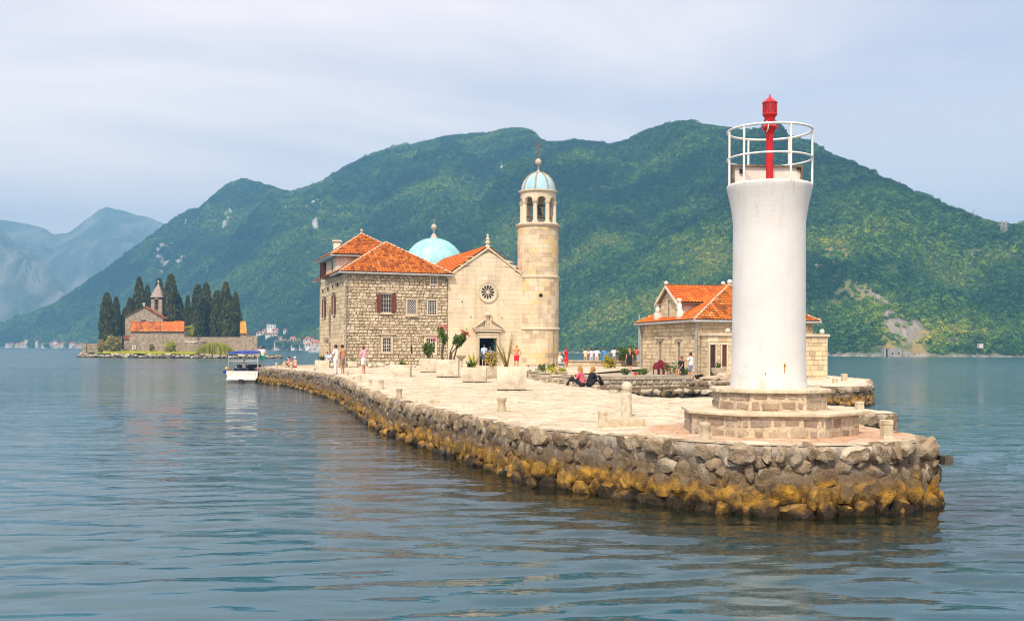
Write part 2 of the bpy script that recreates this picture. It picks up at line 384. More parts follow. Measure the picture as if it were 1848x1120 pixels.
M1 = terrain('mountain', SKY_MAIN, SHORE, 0.58, 620, 190, -700, 2700, 52.0, 11)
def main_masks(T):
    PX, PY = T.PX, T.PY
    rock = np.zeros_like(PX)
    st = fbm(T.X / 14 + 40, T.Z / 38, 5, 77)            # streaks of bare limestone down the slope
    zone = np.clip(blob(PX, PY, 560, 385, 70, 60, 0, .6) + blob(PX, PY, 340, 470, 130, 45, 25, .6) + blob(PX, PY, 890, 285, 30, 45, 0, .6) + blob(PX, PY, 395, 400, 40, 30, 0, .6) + 0.35 * blob(PX, PY, 720, 340, 200, 90, 0, .6) + 0.6 * blob(PX, PY, 340, 390, 40, 30, -40, .6), 0, 1)
    rock = np.clip((st - 0.52 + 0.42 * zone) * 7, 0, 1) * np.clip(zone * 2, 0, 1)
    rock = np.maximum(rock, blob(PX, PY, 740, 264, 40, 5, -8, .5))
    scree = np.maximum(blob(PX, PY, 1622, 588, 56, 25, 20, .4, 4), blob(PX, PY, 1580, 535, 34, 10, 30, .4, 6))
    scree = np.maximum(scree, np.maximum(blob(PX, PY, 1725, 615, 14, 9, 0, .4), blob(PX, PY, 1755, 455, 26, 6, 0, .4)))
    scree = np.maximum(scree, blob(PX, PY, 1815, 462, 8, 5, 0, .4)); scree = np.maximum(scree, blob(PX, PY, 1470, 480, 26, 6, 10, .4))
    ochre = np.clip(blob(PX, PY, 1640, 610, 85, 30, 10, .5, 9) + blob(PX, PY, 1500, 450, 50, 30, 20, .6, 10) * .8 + blob(PX, PY, 1560, 530, 60, 26, 25, .6, 12) * .8 + blob(PX, PY, 1280, 450, 70, 40, -15, .6, 13) * .4 + blob(PX, PY, 1495, 560, 40, 40, 0, .7, 14) * .35, 0, 1)
    return rock, scree, ochre
rock, scree, ochre = main_masks(M1)
col_attr(M1.me, 'rock', rock); col_attr(M1.me, 'scree', scree); col_attr(M1.me, 'ochre', ochre)
t = NT('mountain_ground'); p = t.pos()
A = lambda n, tt=None: (tt or t).n('ShaderNodeAttribute', attribute_name=n).outputs['Fac']
n = t.noise(p, 0.05, 6)
c = t.ramp(n, [(0.3, (0.030, 0.060, 0.016)), (0.7, (0.070, 0.110, 0.030))])
c = t.mix(A('ochre'), c, t.ramp(t.noise(p, 0.22, 5), [(0.35, (0.10, 0.15, 0.03)), (0.52, (0.30, 0.24, 0.07)), (0.7, (0.34, 0.19, 0.09))]))
c = t.mix(A('rock'), c, t.ramp(t.noise(p, 0.15, 5), [(0.3, (0.30, 0.29, 0.27)), (0.7, (0.58, 0.55, 0.50))]))
c = t.mix(A('scree'), c, t.ramp(t.noise(t.mapping(p, (.5, .2, .12)), 1.0, 6, 0.65), [(0.28, (0.12, 0.11, 0.09)), (0.5, (0.25, 0.22, 0.18)), (0.75, (0.42, 0.34, 0.25))]))
shore_f = t.ramp(t.math('MULTIPLY', t.sepz(p), 0.2), [(0.0, 1.0), (0.5, 0.0)])
c = t.mix(t.math('MULTIPLY', shore_f, 0.85), c, t.ramp(t.noise(p, 0.4, 4), [(0.35, (0.14, 0.12, 0.09)), (0.65, (0.50, 0.45, 0.38))]))
M1.me.materials.append(t.fin(c, 0.95, t.bump(t.noise(p, 0.35, 6, 0.65), 0.7, 1.5)))
tag(mesh_obj('mountain', M1.me), kind='structure')

SKY_FAR = [(-900, 430), (-500, 380), (-200, 415), (-60, 392), (0, 396), (48, 404), (78, 411), (94, 423), (123, 420), (140, 407), (158, 393), (175, 380), (191, 373), (205, 377), (222, 380), (245, 388), (268, 392), (297, 405), (400, 450), (520, 480), (700, 560), (900, 600)]
SKY_CLF = [(-900, 360), (-400, 380), (-120, 392), (0, 413), (27, 438), (45, 446), (67, 464), (107, 507), (122, 533), (150, 560), (230, 600), (300, 616)]
def far_mat(name, c1, c2, c3, seed):
    t = NT(name); p = t.pos()
    a = t.noise(t.mapping(p, (.011, .006, .006)), 1.0, 8, 0.62, 0.8); 
    c = t.ramp(a, [(0.36, c1), (0.5, c2), (0.64, c3)])
    return t.fin(c, 0.95, t.bump(t.noise(t.mapping(p, (.03, .012, .016)), 1.0, 7, 0.65), 1.0, 9.0))
M2 = terrain('far_mountain', SKY_FAR, [(-900, 2400), (900, 2300)], 0.62, 300, 90, -900, 900, 26.0, 31, rough=12)
M2.me.materials.append(far_mat('far_mountain_rock', (0.06, 0.09, 0.05), (0.11, 0.13, 0.09), (0.24, 0.24, 0.21), 1))
tag(mesh_obj('far_mountain', M2.me), kind='structure')
M3 = terrain('far_cliff', SKY_CLF, [(-900, 2250), (300, 1980)], 0.95, 260, 90, -900, 300, 24.0, 51, rough=24)
M3.me.materials.append(far_mat('far_cliff_rock', (0.05, 0.08, 0.04), (0.13, 0.14, 0.11), (0.25, 0.245, 0.22), 2))
tag(mesh_obj('far_cliff', M3.me), kind='structure')

# ---- the wood on the main mountain: one mass of tree crowns
def crown_mesh(name, seed, mat, n_leaf=70):
    r = random.Random(seed); bm = bmesh.new(); bmesh.ops.create_icosphere(bm, subdivisions=1, radius=0.72)
    for v in bm.verts:
        v.co = v.co * r.uniform(0.72, 1.18); v.co.z *= 0.8
    for i in range(n_leaf):
        th = r.uniform(0, 2 * math.pi); u = r.uniform(-0.35, 1); q = math.sqrt(1 - u * u); d = Vector((q * math.cos(th), q * math.sin(th), u * 0.85)) * r.uniform(0.72, 1.1)
        a = Vector((r.gauss(0, 1), r.gauss(0, 1), r.gauss(0, .6))).normalized(); b = a.orthogonal().normalized(); s = r.uniform(0.12, 0.26)
        bm.faces.new([bm.verts.new(d + a * s), bm.verts.new(d + b * s), bm.verts.new(d - a * s * .9), bm.verts.new(d - b * s)])
    me = bpy.data.meshes.new(name); bm.to_mesh(me); bm.free(); me.materials.append(mat); return me
t = NT('forest_leaf')
tint = t.n('ShaderNodeAttribute', attribute_name='tint', attribute_type='INSTANCER').outputs['Fac']
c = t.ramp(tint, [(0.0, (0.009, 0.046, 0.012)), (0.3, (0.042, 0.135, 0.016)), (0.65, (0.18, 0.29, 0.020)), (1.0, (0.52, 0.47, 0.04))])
c = t.mix(1.0, c, t.ramp(t.n('ShaderNodeNewGeometry').outputs['Random Per Island'], [(0.0, 0.40), (0.6, 0.95), (1.0, 1.45)]), 'MULTIPLY')
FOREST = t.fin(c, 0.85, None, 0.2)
def scatter(name, pts, rot, scl, tnt, meshes, label=None):
    me = bpy.data.meshes.new(name); me.vertices.add(len(pts)); me.vertices.foreach_set('co', np.asarray(pts, np.float32).ravel())
    for nm, ar in (('rz', rot), ('tint', tnt)): col_attr(me, nm, ar)
    a = me.attributes.new('scl', 'FLOAT_VECTOR', 'POINT'); a.data.foreach_set('vector', np.asarray(scl, np.float32).ravel())
    ia = me.attributes.new('pick', 'INT', 'POINT'); ia.data.foreach_set('value', np.random.RandomState(3).randint(0, len(meshes), len(pts)).astype(np.int32))
    c = bpy.data.collections.new(name + '_crowns')
    for i, m in enumerate(meshes): c.objects.link(bpy.data.objects.new('%s_crown_%02d' % (name, i), m))
    g = bpy.data.node_groups.new(name, 'GeometryNodeTree')
    g.interface.new_socket('Geometry', in_out='INPUT', socket_type='NodeSocketGeometry'); g.interface.new_socket('Geometry', in_out='OUTPUT', socket_type='NodeSocketGeometry')
    N = g.nodes; gi = N.new('NodeGroupInput'); go = N.new('NodeGroupOutput')
    ci = N.new('GeometryNodeCollectionInfo'); ci.inputs[0].default_value = c; ci.inputs['Separate Children'].default_value = True; ci.inputs['Reset Children'].default_value = True
    ip = N.new('GeometryNodeInstanceOnPoints'); ip.inputs['Pick Instance'].default_value = True
    def at(nm, ty):
        x = N.new('GeometryNodeInputNamedAttribute'); x.data_type = ty; x.inputs['Name'].default_value = nm; return x.outputs['Attribute']
    cx = N.new('ShaderNodeCombineXYZ'); er = N.new('FunctionNodeEulerToRotation')
    g.links.new(at('rz', 'FLOAT'), cx.inputs[2]); g.links.new(cx.outputs[0], er.inputs[0])
    g.links.new(gi.outputs[0], ip.inputs['Points']); g.links.new(ci.outputs[0], ip.inputs['Instance'])
    g.links.new(at('pick', 'INT'), ip.inputs['Instance Index']); g.links.new(er.outputs[0], ip.inputs['Rotation']); g.links.new(at('scl', 'FLOAT_VECTOR'), ip.inputs['Scale'])
    g.links.new(ip.outputs[0], go.inputs[0])
    o = mesh_obj(name, me); md = o.modifiers.new('scatter', 'NODES'); md.node_group = g
    return o
CLEAR = [(h[0], h[1], h[2], h[3]) for h in VILL_L + VILL_R] + [(1620, 60, 622, 644), (1769, 14, 620, 628)]
def forest():
    rs = np.random.RandomState(5); T = M1
    nr, nc = T.T.shape; V = np.stack([T.X, T.Y, T.Z], -1)
    a = V[:-1, :-1]; b = V[:-1, 1:]; d = V[1:, :-1]
    area = np.linalg.norm(np.cross(b - a, d - a), axis=-1)
    pxm = T.PX[:-1, :-1]; area = area * ((pxm > -120) & (pxm < 1990)) * (T.T[:-1, :-1] < 1.04) * (T.Z[:-1, :-1] > 1.0)
    area = area * np.clip(1.9 - T.Y[:-1, :-1] / 1500.0, 0.7, 1.5)
    n = 150000
    idx = rs.choice(area.size, n, p=(area / area.sum()).ravel()); i, j = idx // (nc - 1), idx % (nc - 1)
    u = rs.rand(n, 1); v = rs.rand(n, 1); Pt = V[i, j] * (1 - u) * (1 - v) + V[i, j + 1] * u * (1 - v) + V[i + 1, j] * (1 - u) * v + V[i + 1, j + 1] * u * v
    rk = np.maximum(rock[i, j], scree[i, j]); oc = ochre[i, j]
    ppx = CX + Pt[:, 0] / Pt[:, 1] * F; ppy = HY + (ppx - CX) * ROLL - (Pt[:, 2] - EYE) / Pt[:, 1] * F
    for (hx, hw, hy0, hy1) in CLEAR: rk = np.maximum(rk, ((np.abs(ppx - hx) < hw * .85) & (ppy > hy0 + 1) & (ppy < hy1 + 8)) * 1.1)
    keep = (rs.rand(n) > rk * 0.93) & (rs.rand(n) > oc * 0.55)
    Pt, rk, oc = Pt[keep], rk[keep], oc[keep]; n = len(Pt)
    lt = 0.42 * blob(T.PX, T.PY, 1250, 455, 110, 55, -20, .9, 31) + 0.34 * blob(T.PX, T.PY, 1690, 600, 130, 26, 5, .8, 32) + 0.22 * blob(T.PX, T.PY, 1560, 400, 120, 60, 35, .9, 33) + 0.22 * blob(T.PX, T.PY, 760, 300, 150, 26, -12, .9, 34) + .2 * blob(T.PX, T.PY, 1160, 560, 130, 40, 0, .9, 35) - .22 * blob(T.PX, T.PY, 1060, 330, 90, 100, 20, .9, 36) - .2 * blob(T.PX, T.PY, 1500, 520, 60, 80, 0, .9, 37)  # yellow-green patches and darker hollows; tint stands in for weak relief shading
    big = fbm(Pt[:, 0] / 45, Pt[:, 2] / 30 + Pt[:, 1] / 60, 3, 91)
    s = (1.5 + 1.5 * rs.rand(n) ** 1.6 + 0.8 * big) * (1 - 0.35 * oc) * np.clip(Pt[:, 1] / 900.0, 0.75, 1.35)
    s = np.maximum(s, 0.8)
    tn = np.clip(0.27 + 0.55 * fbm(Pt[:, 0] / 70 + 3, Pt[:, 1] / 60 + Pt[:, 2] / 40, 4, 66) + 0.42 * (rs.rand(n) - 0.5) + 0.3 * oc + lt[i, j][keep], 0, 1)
    sc = np.stack([s, s, s * (0.8 + 0.5 * rs.rand(n))], -1); Pt = Pt + np.array([0, 0, 1]) * (s * 0.35)[:, None]
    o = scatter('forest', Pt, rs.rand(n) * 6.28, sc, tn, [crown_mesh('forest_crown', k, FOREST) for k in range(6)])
    tag(o, 'dense green wood covering the mountain across the bay', 'forest', kind='stuff')
forest()

# ------------------------------------------------------------------ haze: one closed box of even air
hz = MB(); hz.box((-300, 1550, 222), (6600, 3700, 448))
ho = hz.build('haze', None); tag(ho, 'thin blue summer haze lying over the bay', 'haze', kind='stuff')
hm = bpy.data.materials.new('haze'); hm.use_nodes = True; ht = hm.node_tree; ht.nodes.remove(ht.nodes['Principled BSDF'])
pv = ht.nodes.new('ShaderNodeVolumePrincipled'); pv.inputs['Color'].default_value = (0.22, 0.57, 1.0, 1); pv.inputs['Density'].default_value = 0.00043; pv.inputs['Anisotropy'].default_value = 0.0
ht.links.new(pv.outputs[0], ht.nodes['Material Output'].inputs['Volume']); ho.data.materials.append(hm)
# ------------------------------------------------------------------ rock and stone building blocks
def rock_mesh(name, seed, mat, sub=3, block=0.0):
    r = random.Random(seed); bm = bmesh.new(); bmesh.ops.create_icosphere(bm, subdivisions=sub, radius=1)
    planes = []
    for i in range(20):
        n = Vector((r.gauss(0, 1), r.gauss(0, 1), r.gauss(0, 1))).normalized(); planes.append((n, r.uniform(0.68, 0.96)))
    for ax in ((1, 0, 0), (-1, 0, 0), (0, 1, 0), (0, -1, 0), (0, 0, 1), (0, 0, -1)):
        n = (Vector(ax) + Vector((r.gauss(0, .12), r.gauss(0, .12), r.gauss(0, .12)))).normalized(); planes.append((n, r.uniform(0.62, 0.85) + block))
    vs = [v.co.normalized() for v in bm.verts]
    co = np.array([tuple(v) for v in vs])
    nz = fbm(co[:, 0] * 2.3 + co[:, 2] * 1.9 + seed, co[:, 1] * 2.3 - co[:, 2] * 1.3, 4, seed); nf = fbm(co[:, 0] * 6 + co[:, 2] * 5, co[:, 1] * 6 + co[:, 2] * 4 + seed, 3, seed + 4)
    for i, v in enumerate(bm.verts):
        d = vs[i]; q = 1.25
        for n, k in planes:
            c = d.dot(n)
            if c > 0.05: q = min(q, k / c)
        v.co = d * (q * (1 + 0.13 * nz[i] + 0.05 * nf[i]))
    me = bpy.data.meshes.new(name); bm.to_mesh(me); bm.free(); me.shade_smooth(); me.set_sharp_from_angle(angle=R(28)); me.materials.append(mat)
    return me
def mesh_np(me):
    v = np.empty(len(me.vertices) * 3, np.float32); me.vertices.foreach_get('co', v)
    f = np.empty(len(me.loops), np.int32); me.loops.foreach_get('vertex_index', f); return v.reshape(-1, 3), f.reshape(-1, 3)
def stone_mat(name, stops, wet=False, bump=0.5, scale=3.0, bd=0.03, mortar=False, lichen=0.0):
    t = NT(name); p = t.pos(); r = t.rand()
    n = t.noise(p, scale, 6, 0.6); n2 = t.noise(p, scale * 5, 5, 0.65)
    base = t.ramp(r if not mortar else n, stops)
    c = t.mix(0.75, base, t.ramp(n, [(0.25, 0.40), (0.5, 0.80), (0.75, 1.1)]), 'MULTIPLY')
    c = t.mix(0.6, c, t.ramp(n2, [(0.3, 0.55), (0.6, 1.0)]), 'MULTIPLY')
    if lichen:
        c = t.mix(t.math('MULTIPLY', t.ramp(t.noise(p, scale * 1.7 + 0.4, 6, 0.7), [(0.56, 0.0), (0.68, 1.0)]), lichen), c, (0.10, 0.085, 0.07))
    if wet:
        c = t.mix(t.math('MULTIPLY', t.ramp(t.noise(p, 2.7, 6, 0.72), [(0.54, 0.0), (0.64, 1.0)]), 0.55), c, (0.62, 0.56, 0.46))
        c = t.mix(t.math('MULTIPLY', t.ramp(t.noise(p, 6.5, 5, 0.7), [(0.58, 0.0), (0.70, 1.0)]), 0.75), c, (0.07, 0.055, 0.045))
        z = t.math('ADD', t.sepz(p), t.math('MULTIPLY', t.math('SUBTRACT', t.noise(p, 2.2, 4, 0.6), 0.5), 0.75))
        z = t.math('ADD', z, t.math('MULTIPLY', t.math('SUBTRACT', r, 0.5), 0.30 if not mortar else 0.0))
        al = t.ramp(z, [(0.0, 1.0), (0.46, 0.95), (0.62, 0.4), (0.82, 0.0)] if wet != 'inlet' else [(0.0, .8), (.25, .3), (.4, 0.0)])
        alc = t.ramp(t.noise(p, 4.5, 6, 0.7), [(0.28, (0.040, 0.025, 0.008)), (0.44, (0.16, 0.085, 0.010)), (0.56, (0.36, 0.19, 0.014)), (0.70, (0.58, 0.32, 0.020))])
        c = t.mix(t.math('MULTIPLY', al, 0.9), c, alc)
        brown = t.ramp(z, [(0.40, 0.0), (0.55, 0.95), (0.75, 0.85), (1.0, 0.0)])
        c = t.mix(t.math('MULTIPLY', brown, 0.75 if wet != 'inlet' else 0.0), c, t.ramp(n2, [(0.3, (0.05, 0.035, 0.022)), (0.7, (0.16, 0.115, 0.075))]))
        blk = t.ramp(z, [(0.07, 1.0), (0.24, 0.0)] if wet != 'inlet' else [(.2, 1.0), (.5, 0.0)])
        c = t.mix(t.math('MULTIPLY', blk, 0.93), c, (0.012, 0.010, 0.008))
        rough = t.ramp(z, [(0.1, 0.35), (0.5, 0.8), (1.0, 0.9)])
    else: rough = 0.88
    h = t.math('ADD', t.math('MULTIPLY', n, 0.6), t.math('MULTIPLY', n2, 0.5))
    return t.fin(c, rough, t.bump(h, bump, bd), 0.25)
QROCK = stone_mat('quay_rock', [(0.0, (0.21, 0.145, 0.09)), (0.3, (0.36, 0.265, 0.165)), (0.6, (0.47, 0.365, 0.24)), (0.85, (0.31, 0.235, 0.16)), (1.0, (0.72, 0.62, 0.47))], True, 1.0, 5.0, 0.07)
IROCK = stone_mat('inlet_rock', [(0.0, (0.34, 0.27, 0.19)), (0.5, (0.50, 0.42, 0.31)), (1.0, (0.64, 0.56, 0.44))], 'inlet', 0.8, 4.0, 0.05)
QMORT = stone_mat('quay_mortar', [(0.3, (0.24, 0.195, 0.15)), (0.7, (0.38, 0.325, 0.265))], True, 0.8, 3.0, 0.05, True)
ROCKS = [rock_mesh('quay_stone', 100 + i, QROCK, 3) for i in range(12)]
IROCKS = [rock_mesh('inlet_stone', 140 + i, IROCK, 3) for i in range(6)]
ROCKS_LO = [mesh_np(rock_mesh('quay_stone_small', 200 + i, QROCK, 2)) for i in range(8)]

def resample(pts, step):
    pts = [Vector(p).to_2d() for p in pts]; out = [pts[0]]; acc = 0
    L = [0]
    for a, b in zip(pts, pts[1:]): L.append(L[-1] + (b - a).length)
    n = max(2, int(L[-1] / step)); res = []
    for i in range(n + 1):
        s = L[-1] * i / n; k = 0
        while k < len(L) - 2 and L[k + 1] < s: k += 1
        f = (s - L[k]) / max(1e-6, L[k + 1] - L[k]); res.append(pts[k].lerp(pts[k + 1], f))
    return res, L[-1]
def join_np(items, name, mat, parent, smooth_sh=True):
    """items: (verts, tris, 4x4) -> one joined part"""
    vs = []; fs = []; n = 0
    for v, f, M in items:
        M = np.array(M); vs.append(v @ M[:3, :3].T + M[:3, 3]); fs.append(f + n); n += len(v)
    me = np_mesh(name, np.concatenate(vs), np.concatenate(fs), mat, smooth_sh); me.set_sharp_from_angle(angle=R(38))
    return mesh_obj(name, me, parent)
def quay_wall(name, label, outline, ztop, closed_in, rows, wid, limit=300, zbot=-0.5, seed=1, batter=0.03, rest_name='small_stone', cat='quay wall', mort=None, proud=0.025, fill=0.03, rock=None):
    """rubble wall along a 2-D outline (outward side on the right when walking it); each stone a part"""
    r = random.Random(seed); mort = mort or QMORT
    root = empty(name, (0, 0, 0), 0, label, cat)
    pts, L = resample(outline, 0.13); n = len(pts)
    nrm = []
    for i in range(n):
        d = (pts[min(i + 3, n - 1)] - pts[max(i - 3, 0)]).normalized(); nrm.append(Vector((-d.y, d.x)))
    vs = []; cols = 15
    jn = fbm(np.arange(n * cols) % n * .11 + seed, np.arange(n * cols) // n * .45, 4, seed)
    for i in range(n):
        z1 = ztop(pts[i].x, pts[i].y) - 0.02
        for k in range(cols):
            f = k / (cols - 1); z = zbot + (z1 - zbot) * f; o = batter * (1 - f) + fill * smooth(z, .15, .6) + 0.14 * float(jn[k * n + i]) * (1 if k < cols - 1 else 0)
            q = pts[i] + nrm[i] * o; vs.append((q.x, q.y, z))
        q = pts[i] - nrm[i] * closed_in; vs.append((q.x, q.y, z1))
    me = np_mesh('mortar', np.array(vs), grid_faces(n, cols + 1), mort); mesh_obj('mortar', me, root)
    st = []
    for (za, zb, hw, w0, w1, dep) in rows:
        s = r.uniform(0, 0.3)
        while s < L:
            w = r.uniform(w0, w1) * wid; sc = s + w / 2; s += w * r.uniform(0.92, 1.06)
            f = sc / L * (n - 1); i = min(int(f), n - 2); q = pts[i].lerp(pts[i + 1], f - i); nn = nrm[i].lerp(nrm[i + 1], f - i).normalized()
            zt = ztop(q.x, q.y); z = r.uniform(za, zb); z = z * zt if z > 0.2 else z
            h = hw * r.uniform(0.8, 1.2); d = dep * r.uniform(0.8, 1.25)
            if z + h * 0.42 > zt: z = zt - h * 0.42 + r.uniform(-0.03, 0.03)
            off = batter * (1 - max(0, z) / zt) + r.uniform(-0.07, 0.03) + proud - 0.10
            c = q + nn * off
            face = (Vector((0, 0)) - c).normalized().dot(nn)
            st.append(((c.length if face > -0.15 else c.length + 500), Vector((c.x, c.y, z)), math.atan2(nn.x, -nn.y), (w * 0.60, d * 0.6, h * 0.60)))
    st.sort(key=lambda x: x[0]); rest = []
    for k, (dist, c, a, dims) in enumerate(st):
        rx = r.uniform(-.22, .22); M = Matrix.Translation(c) @ Matrix.Rotation(a, 4, 'Z') @ Matrix.Rotation(rx, 4, 'Y') @ Matrix.Rotation(r.uniform(-.15, .15), 4, 'X') @ Matrix.Diagonal((dims[0] * r.choice((1, -1)), dims[1] * r.choice((1, -1)), dims[2], 1))
        if k < limit:
            o = mesh_obj('stone', r.choice(rock or ROCKS), root); o.matrix_world = M
        else: rest.append((*r.choice(ROCKS_LO), M))
    if rest: tag(join_np(rest, rest_name, IROCK if rock else QROCK, root), kind='stuff')
    return root

# ------------------------------------------------------------------ the pier and forecourt
WEST_PX = [(1690, 795), (1640, 799), (1560, 803), (1440, 805), (1330, 802), (1230, 795), (1150, 788), (1060, 782), (950, 773), (850, 753), (760, 733), (700, 718), (660, 703), (625, 686), (600, 678), (560, 671), (520, 667), (473, 664)]
west = [GQ(*p).to_2d() for p in WEST_PX]
EAST = [Vector(p) for p in ((1.0, 58.5), (2.6, 50.0), (4.06, 42.9), (5.05, 37.2), (5.8, 36.2), (7.0, 37.6), (8.2, 35.0), (9.4, 33.0), (10.5, 31.6), (10.7, 28.4), (8.2, 28.2), (8.05, 24.0), (8.35, 21.2))]
BACK = [Vector(p) for p in ((-22.6, 90.5), (-22.0, 100), (-18, 112), (2, 116), (4.2, 89.5), (12.6, 88.0), (12.6, 84), (3.2, 62.5), (1.0, 61.5))]
outline = west + BACK + EAST
def sheet(name, poly, zf, step, mat, parent=None):
    from mathutils.geometry import delaunay_2d_cdt
    vs = []; 
    for a, b in zip(poly, poly[1:] + poly[:1]):
        m = max(1, int((b - a).length / step))
        for i in range(m): vs.append(a.lerp(b, i / m))
    nb = len(vs); x0 = min(v.x for v in vs); x1 = max(v.x for v in vs); y0 = min(v.y for v in vs); y1 = max(v.y for v in vs)
    rr = random.Random(2); y = y0
    while y < y1:
        x = x0
        while x < x1: vs.append(Vector((x + rr.uniform(-.2, .2) * step, y + rr.uniform(-.2, .2) * step))); x += step
        y += step
    res = delaunay_2d_cdt(vs, [], [list(range(nb))], 1, 1e-4)
    me = bpy.data.meshes.new(name); me.from_pydata([(v.x, v.y, zf(v.x, v.y)) for v in res[0]], [], [tuple(f) for f in res[2]])
    bm = bmesh.new(); bm.from_mesh(me); bmesh.ops.recalc_face_normals(bm, faces=bm.faces)
    if sum(f.normal.z for f in bm.faces) < 0: bmesh.ops.reverse_faces(bm, faces=bm.faces)
    bm.to_mesh(me); bm.free()
    me.shade_smooth(); me.materials.append(mat); return mesh_obj(name, me, parent)
def inside(p, poly):
    c = False; n = len(poly); x, y = p
    for i in range(n):
        a, b = poly[i], poly[i - 1]
        if (a[1] > y) != (b[1] > y) and x < (b[0] - a[0]) * (y - a[1]) / (b[1] - a[1]) + a[0]: c = not c
    return c
t = NT('paving_bed'); p = t.pos()
n = t.noise(p, 1.2, 6, 0.6)
pav_c = t.ramp(n, [(0.3, (0.32, 0.26, 0.19)), (0.7, (0.46, 0.39, 0.30))])
PAVBED = t.fin(pav_c, 0.9, t.bump(t.noise(p, 14, 5), 0.5, 0.02))
t = NT('paving_stone'); p = t.pos(); r_ = t.rand()
c = t.ramp(r_, [(0.0, (0.50, 0.42, 0.31)), (0.5, (0.60, 0.52, 0.40)), (1.0, (0.68, 0.60, 0.48))])
c = t.mix(0.7, c, t.ramp(t.noise(p, 0.9, 6, 0.6), [(0.3, 0.66), (0.6, 1.05)]), 'MULTIPLY')
c = t.mix(t.math('MULTIPLY', t.ramp(t.noise(p, 2.3, 6, 0.7), [(0.55, 0.0), (0.68, 1.0)]), 0.35), c, (0.30, 0.25, 0.19))
c = t.mix(0.6, c, t.ramp(t.noise(p, 9, 5, 0.65), [(0.3, 0.72), (0.6, 1.0)]), 'MULTIPLY')
# reddish brick-dust strip round the lighthouse foot
dv = t.n('ShaderNodeVectorMath', {0: p, 1: (5.55, 21.7, 1.3)}, operation='DISTANCE').outputs['Value']
red = t.math('MULTIPLY', t.ramp(t.math('DIVIDE', dv, 4.0), [(0.48, 1.0), (0.64, 0.9), (0.72, 0.0)]), t.ramp(t.noise(t.mapping(p, (.8, 3, 1)), 1.3, 5, .65), [(0.36, 0.0), (0.50, 1.0)]))
c = t.mix(t.math('MULTIPLY', red, 0.75), c, t.ramp(t.noise(p, 5, 4), [(0.3, (0.34, 0.14, 0.07)), (0.7, (0.56, 0.30, 0.17))]))
PAVST = t.fin(c, 0.85, t.bump(t.noise(p, 16, 5, 0.6), 0.35, 0.02), 0.25)
pav = tag(sheet('pavement', outline, zq, 0.9, PAVBED), kind='structure')
def paving(parent):
    r = random.Random(12); vs = []; fs = []
    ang = R(12); ca, sa = math.cos(ang), math.sin(ang)
    poly = [(v.x, v.y) for v in outline]
    v = 10.0
    while v < 100:
        far = v > 48
        dv_ = r.uniform(0.24, 0.40) * (1.0 if not far else 1.7); u = -40 + r.uniform(0, .4)
        while u < 35:
            du = r.uniform(0.28, 0.62) * (1.0 if not far else 1.7)
            cx, cy = (u + du / 2), (v + dv_ / 2); x = cx * ca - cy * sa; y = cx * sa + cy * ca
            if -24 < x < 14 and 17 < y < 96 and inside((x, y), poly):
                g = r.uniform(0.008, 0.022) * (1 if not far else 1.6); q = []
                jit = 0.03
                for (a, b) in ((u + g, v + g), (u + du - g, v + g), (u + du - g, v + dv_ - g), (u + g, v + dv_ - g)):
                    a += r.uniform(-jit, jit) * .6; b += r.uniform(-jit, jit) * .6; q.append((a * ca - b * sa, a * sa + b * ca))
                if all(inside(w, poly) for w in q):
                    dz = r.uniform(0.014, 0.034); tl = (r.uniform(-.010, .010), r.uniform(-.010, .010)); k = len(vs); m = 0.02
                    for (a, b) in q: vs.append((a, b, zq(a, b) - 0.01))
                    for (a, b) in q:
                        a2 = a + (x - a) * m / 0.2; b2 = b + (y - b) * m / 0.2; vs.append((a2, b2, zq(a2, b2) + dz + (a - x) * tl[0] * 3 + (b - y) * tl[1] * 3))
                    fs += [(k + 4, k + 5, k + 6, k + 7)] + [(k + i, k + (i + 1) % 4, k + 4 + (i + 1) % 4, k + 4 + i) for i in range(4)]
            u += du
        v += dv_
    me = np_mesh('paving_stone', np.array(vs), np.array(fs), PAVST, False)
    tag(mesh_obj('paving_stone', me, parent), kind='stuff')
paving(pav)
ROWS = [(-0.04, 0.10, 0.48, 0.55, 1.6, 0.55), (0.24, 0.36, 0.54, 0.55, 1.6, 0.44), (0.48, 0.62, 0.40, 0.4, 1.5, 0.30), (0.70, 0.84, 0.36, 0.45, 1.5, 0.32), (0.96, 1.04, 0.38, 0.45, 1.7, 0.46), (0.30, 0.90, 0.22, 0.35, 0.75, 0.34)]
wall_line = [Vector((8.45, 21.8))] + west + BACK[:2]
quay_wall('quay_wall', 'long curving rubble stone wall of the pier with orange algae at the waterline', [v for v in wall_line], zq, 0.5, ROWS, 0.42, seed=4)
quay_wall('harbour_wall', 'rubble stone wall along the harbour side of the pier behind the lighthouse', EAST, zq, 0.5, ROWS, 0.55, limit=60, seed=9)

# ------------------------------------------------------------------ house platform, garden terrace and low wall beyond the inlet
ZP = 1.05
PLAT = [Vector(p) for p in ((11.3, 64.6), (13.2, 62.0), (15.0, 58.2), (16.9, 55.6), (18.7, 55.0), (20.0, 57.0), (24.4, 70), (25, 88), (12.6, 88))]
plat = tag(sheet('platform', PLAT, lambda x, y: ZP, 1.5, PAVST), kind='structure')
quay_wall('platform_wall', 'pale rubble wall under the house platform beyond the lighthouse', list(reversed(PLAT[:-1])), lambda x, y: ZP, 0.5, ROWS, 0.6, limit=120, seed=14, zbot=-0.5)
GARD = [Vector(p) for p in ((2.9, 61.4), (6.9, 62.6), (11.3, 65.0), (12.7, 88), (12.4, 87.9), (3.1, 62.4))]
tag(sheet('garden_terrace', [Vector(p) for p in ((1.0, 61.2), (6.9, 62.3), (11.3, 64.9), (13.2, 70), (12.55, 84.2), (3.2, 62.9))], lambda x, y: 1.36, 2.0, PAVBED), kind='structure')
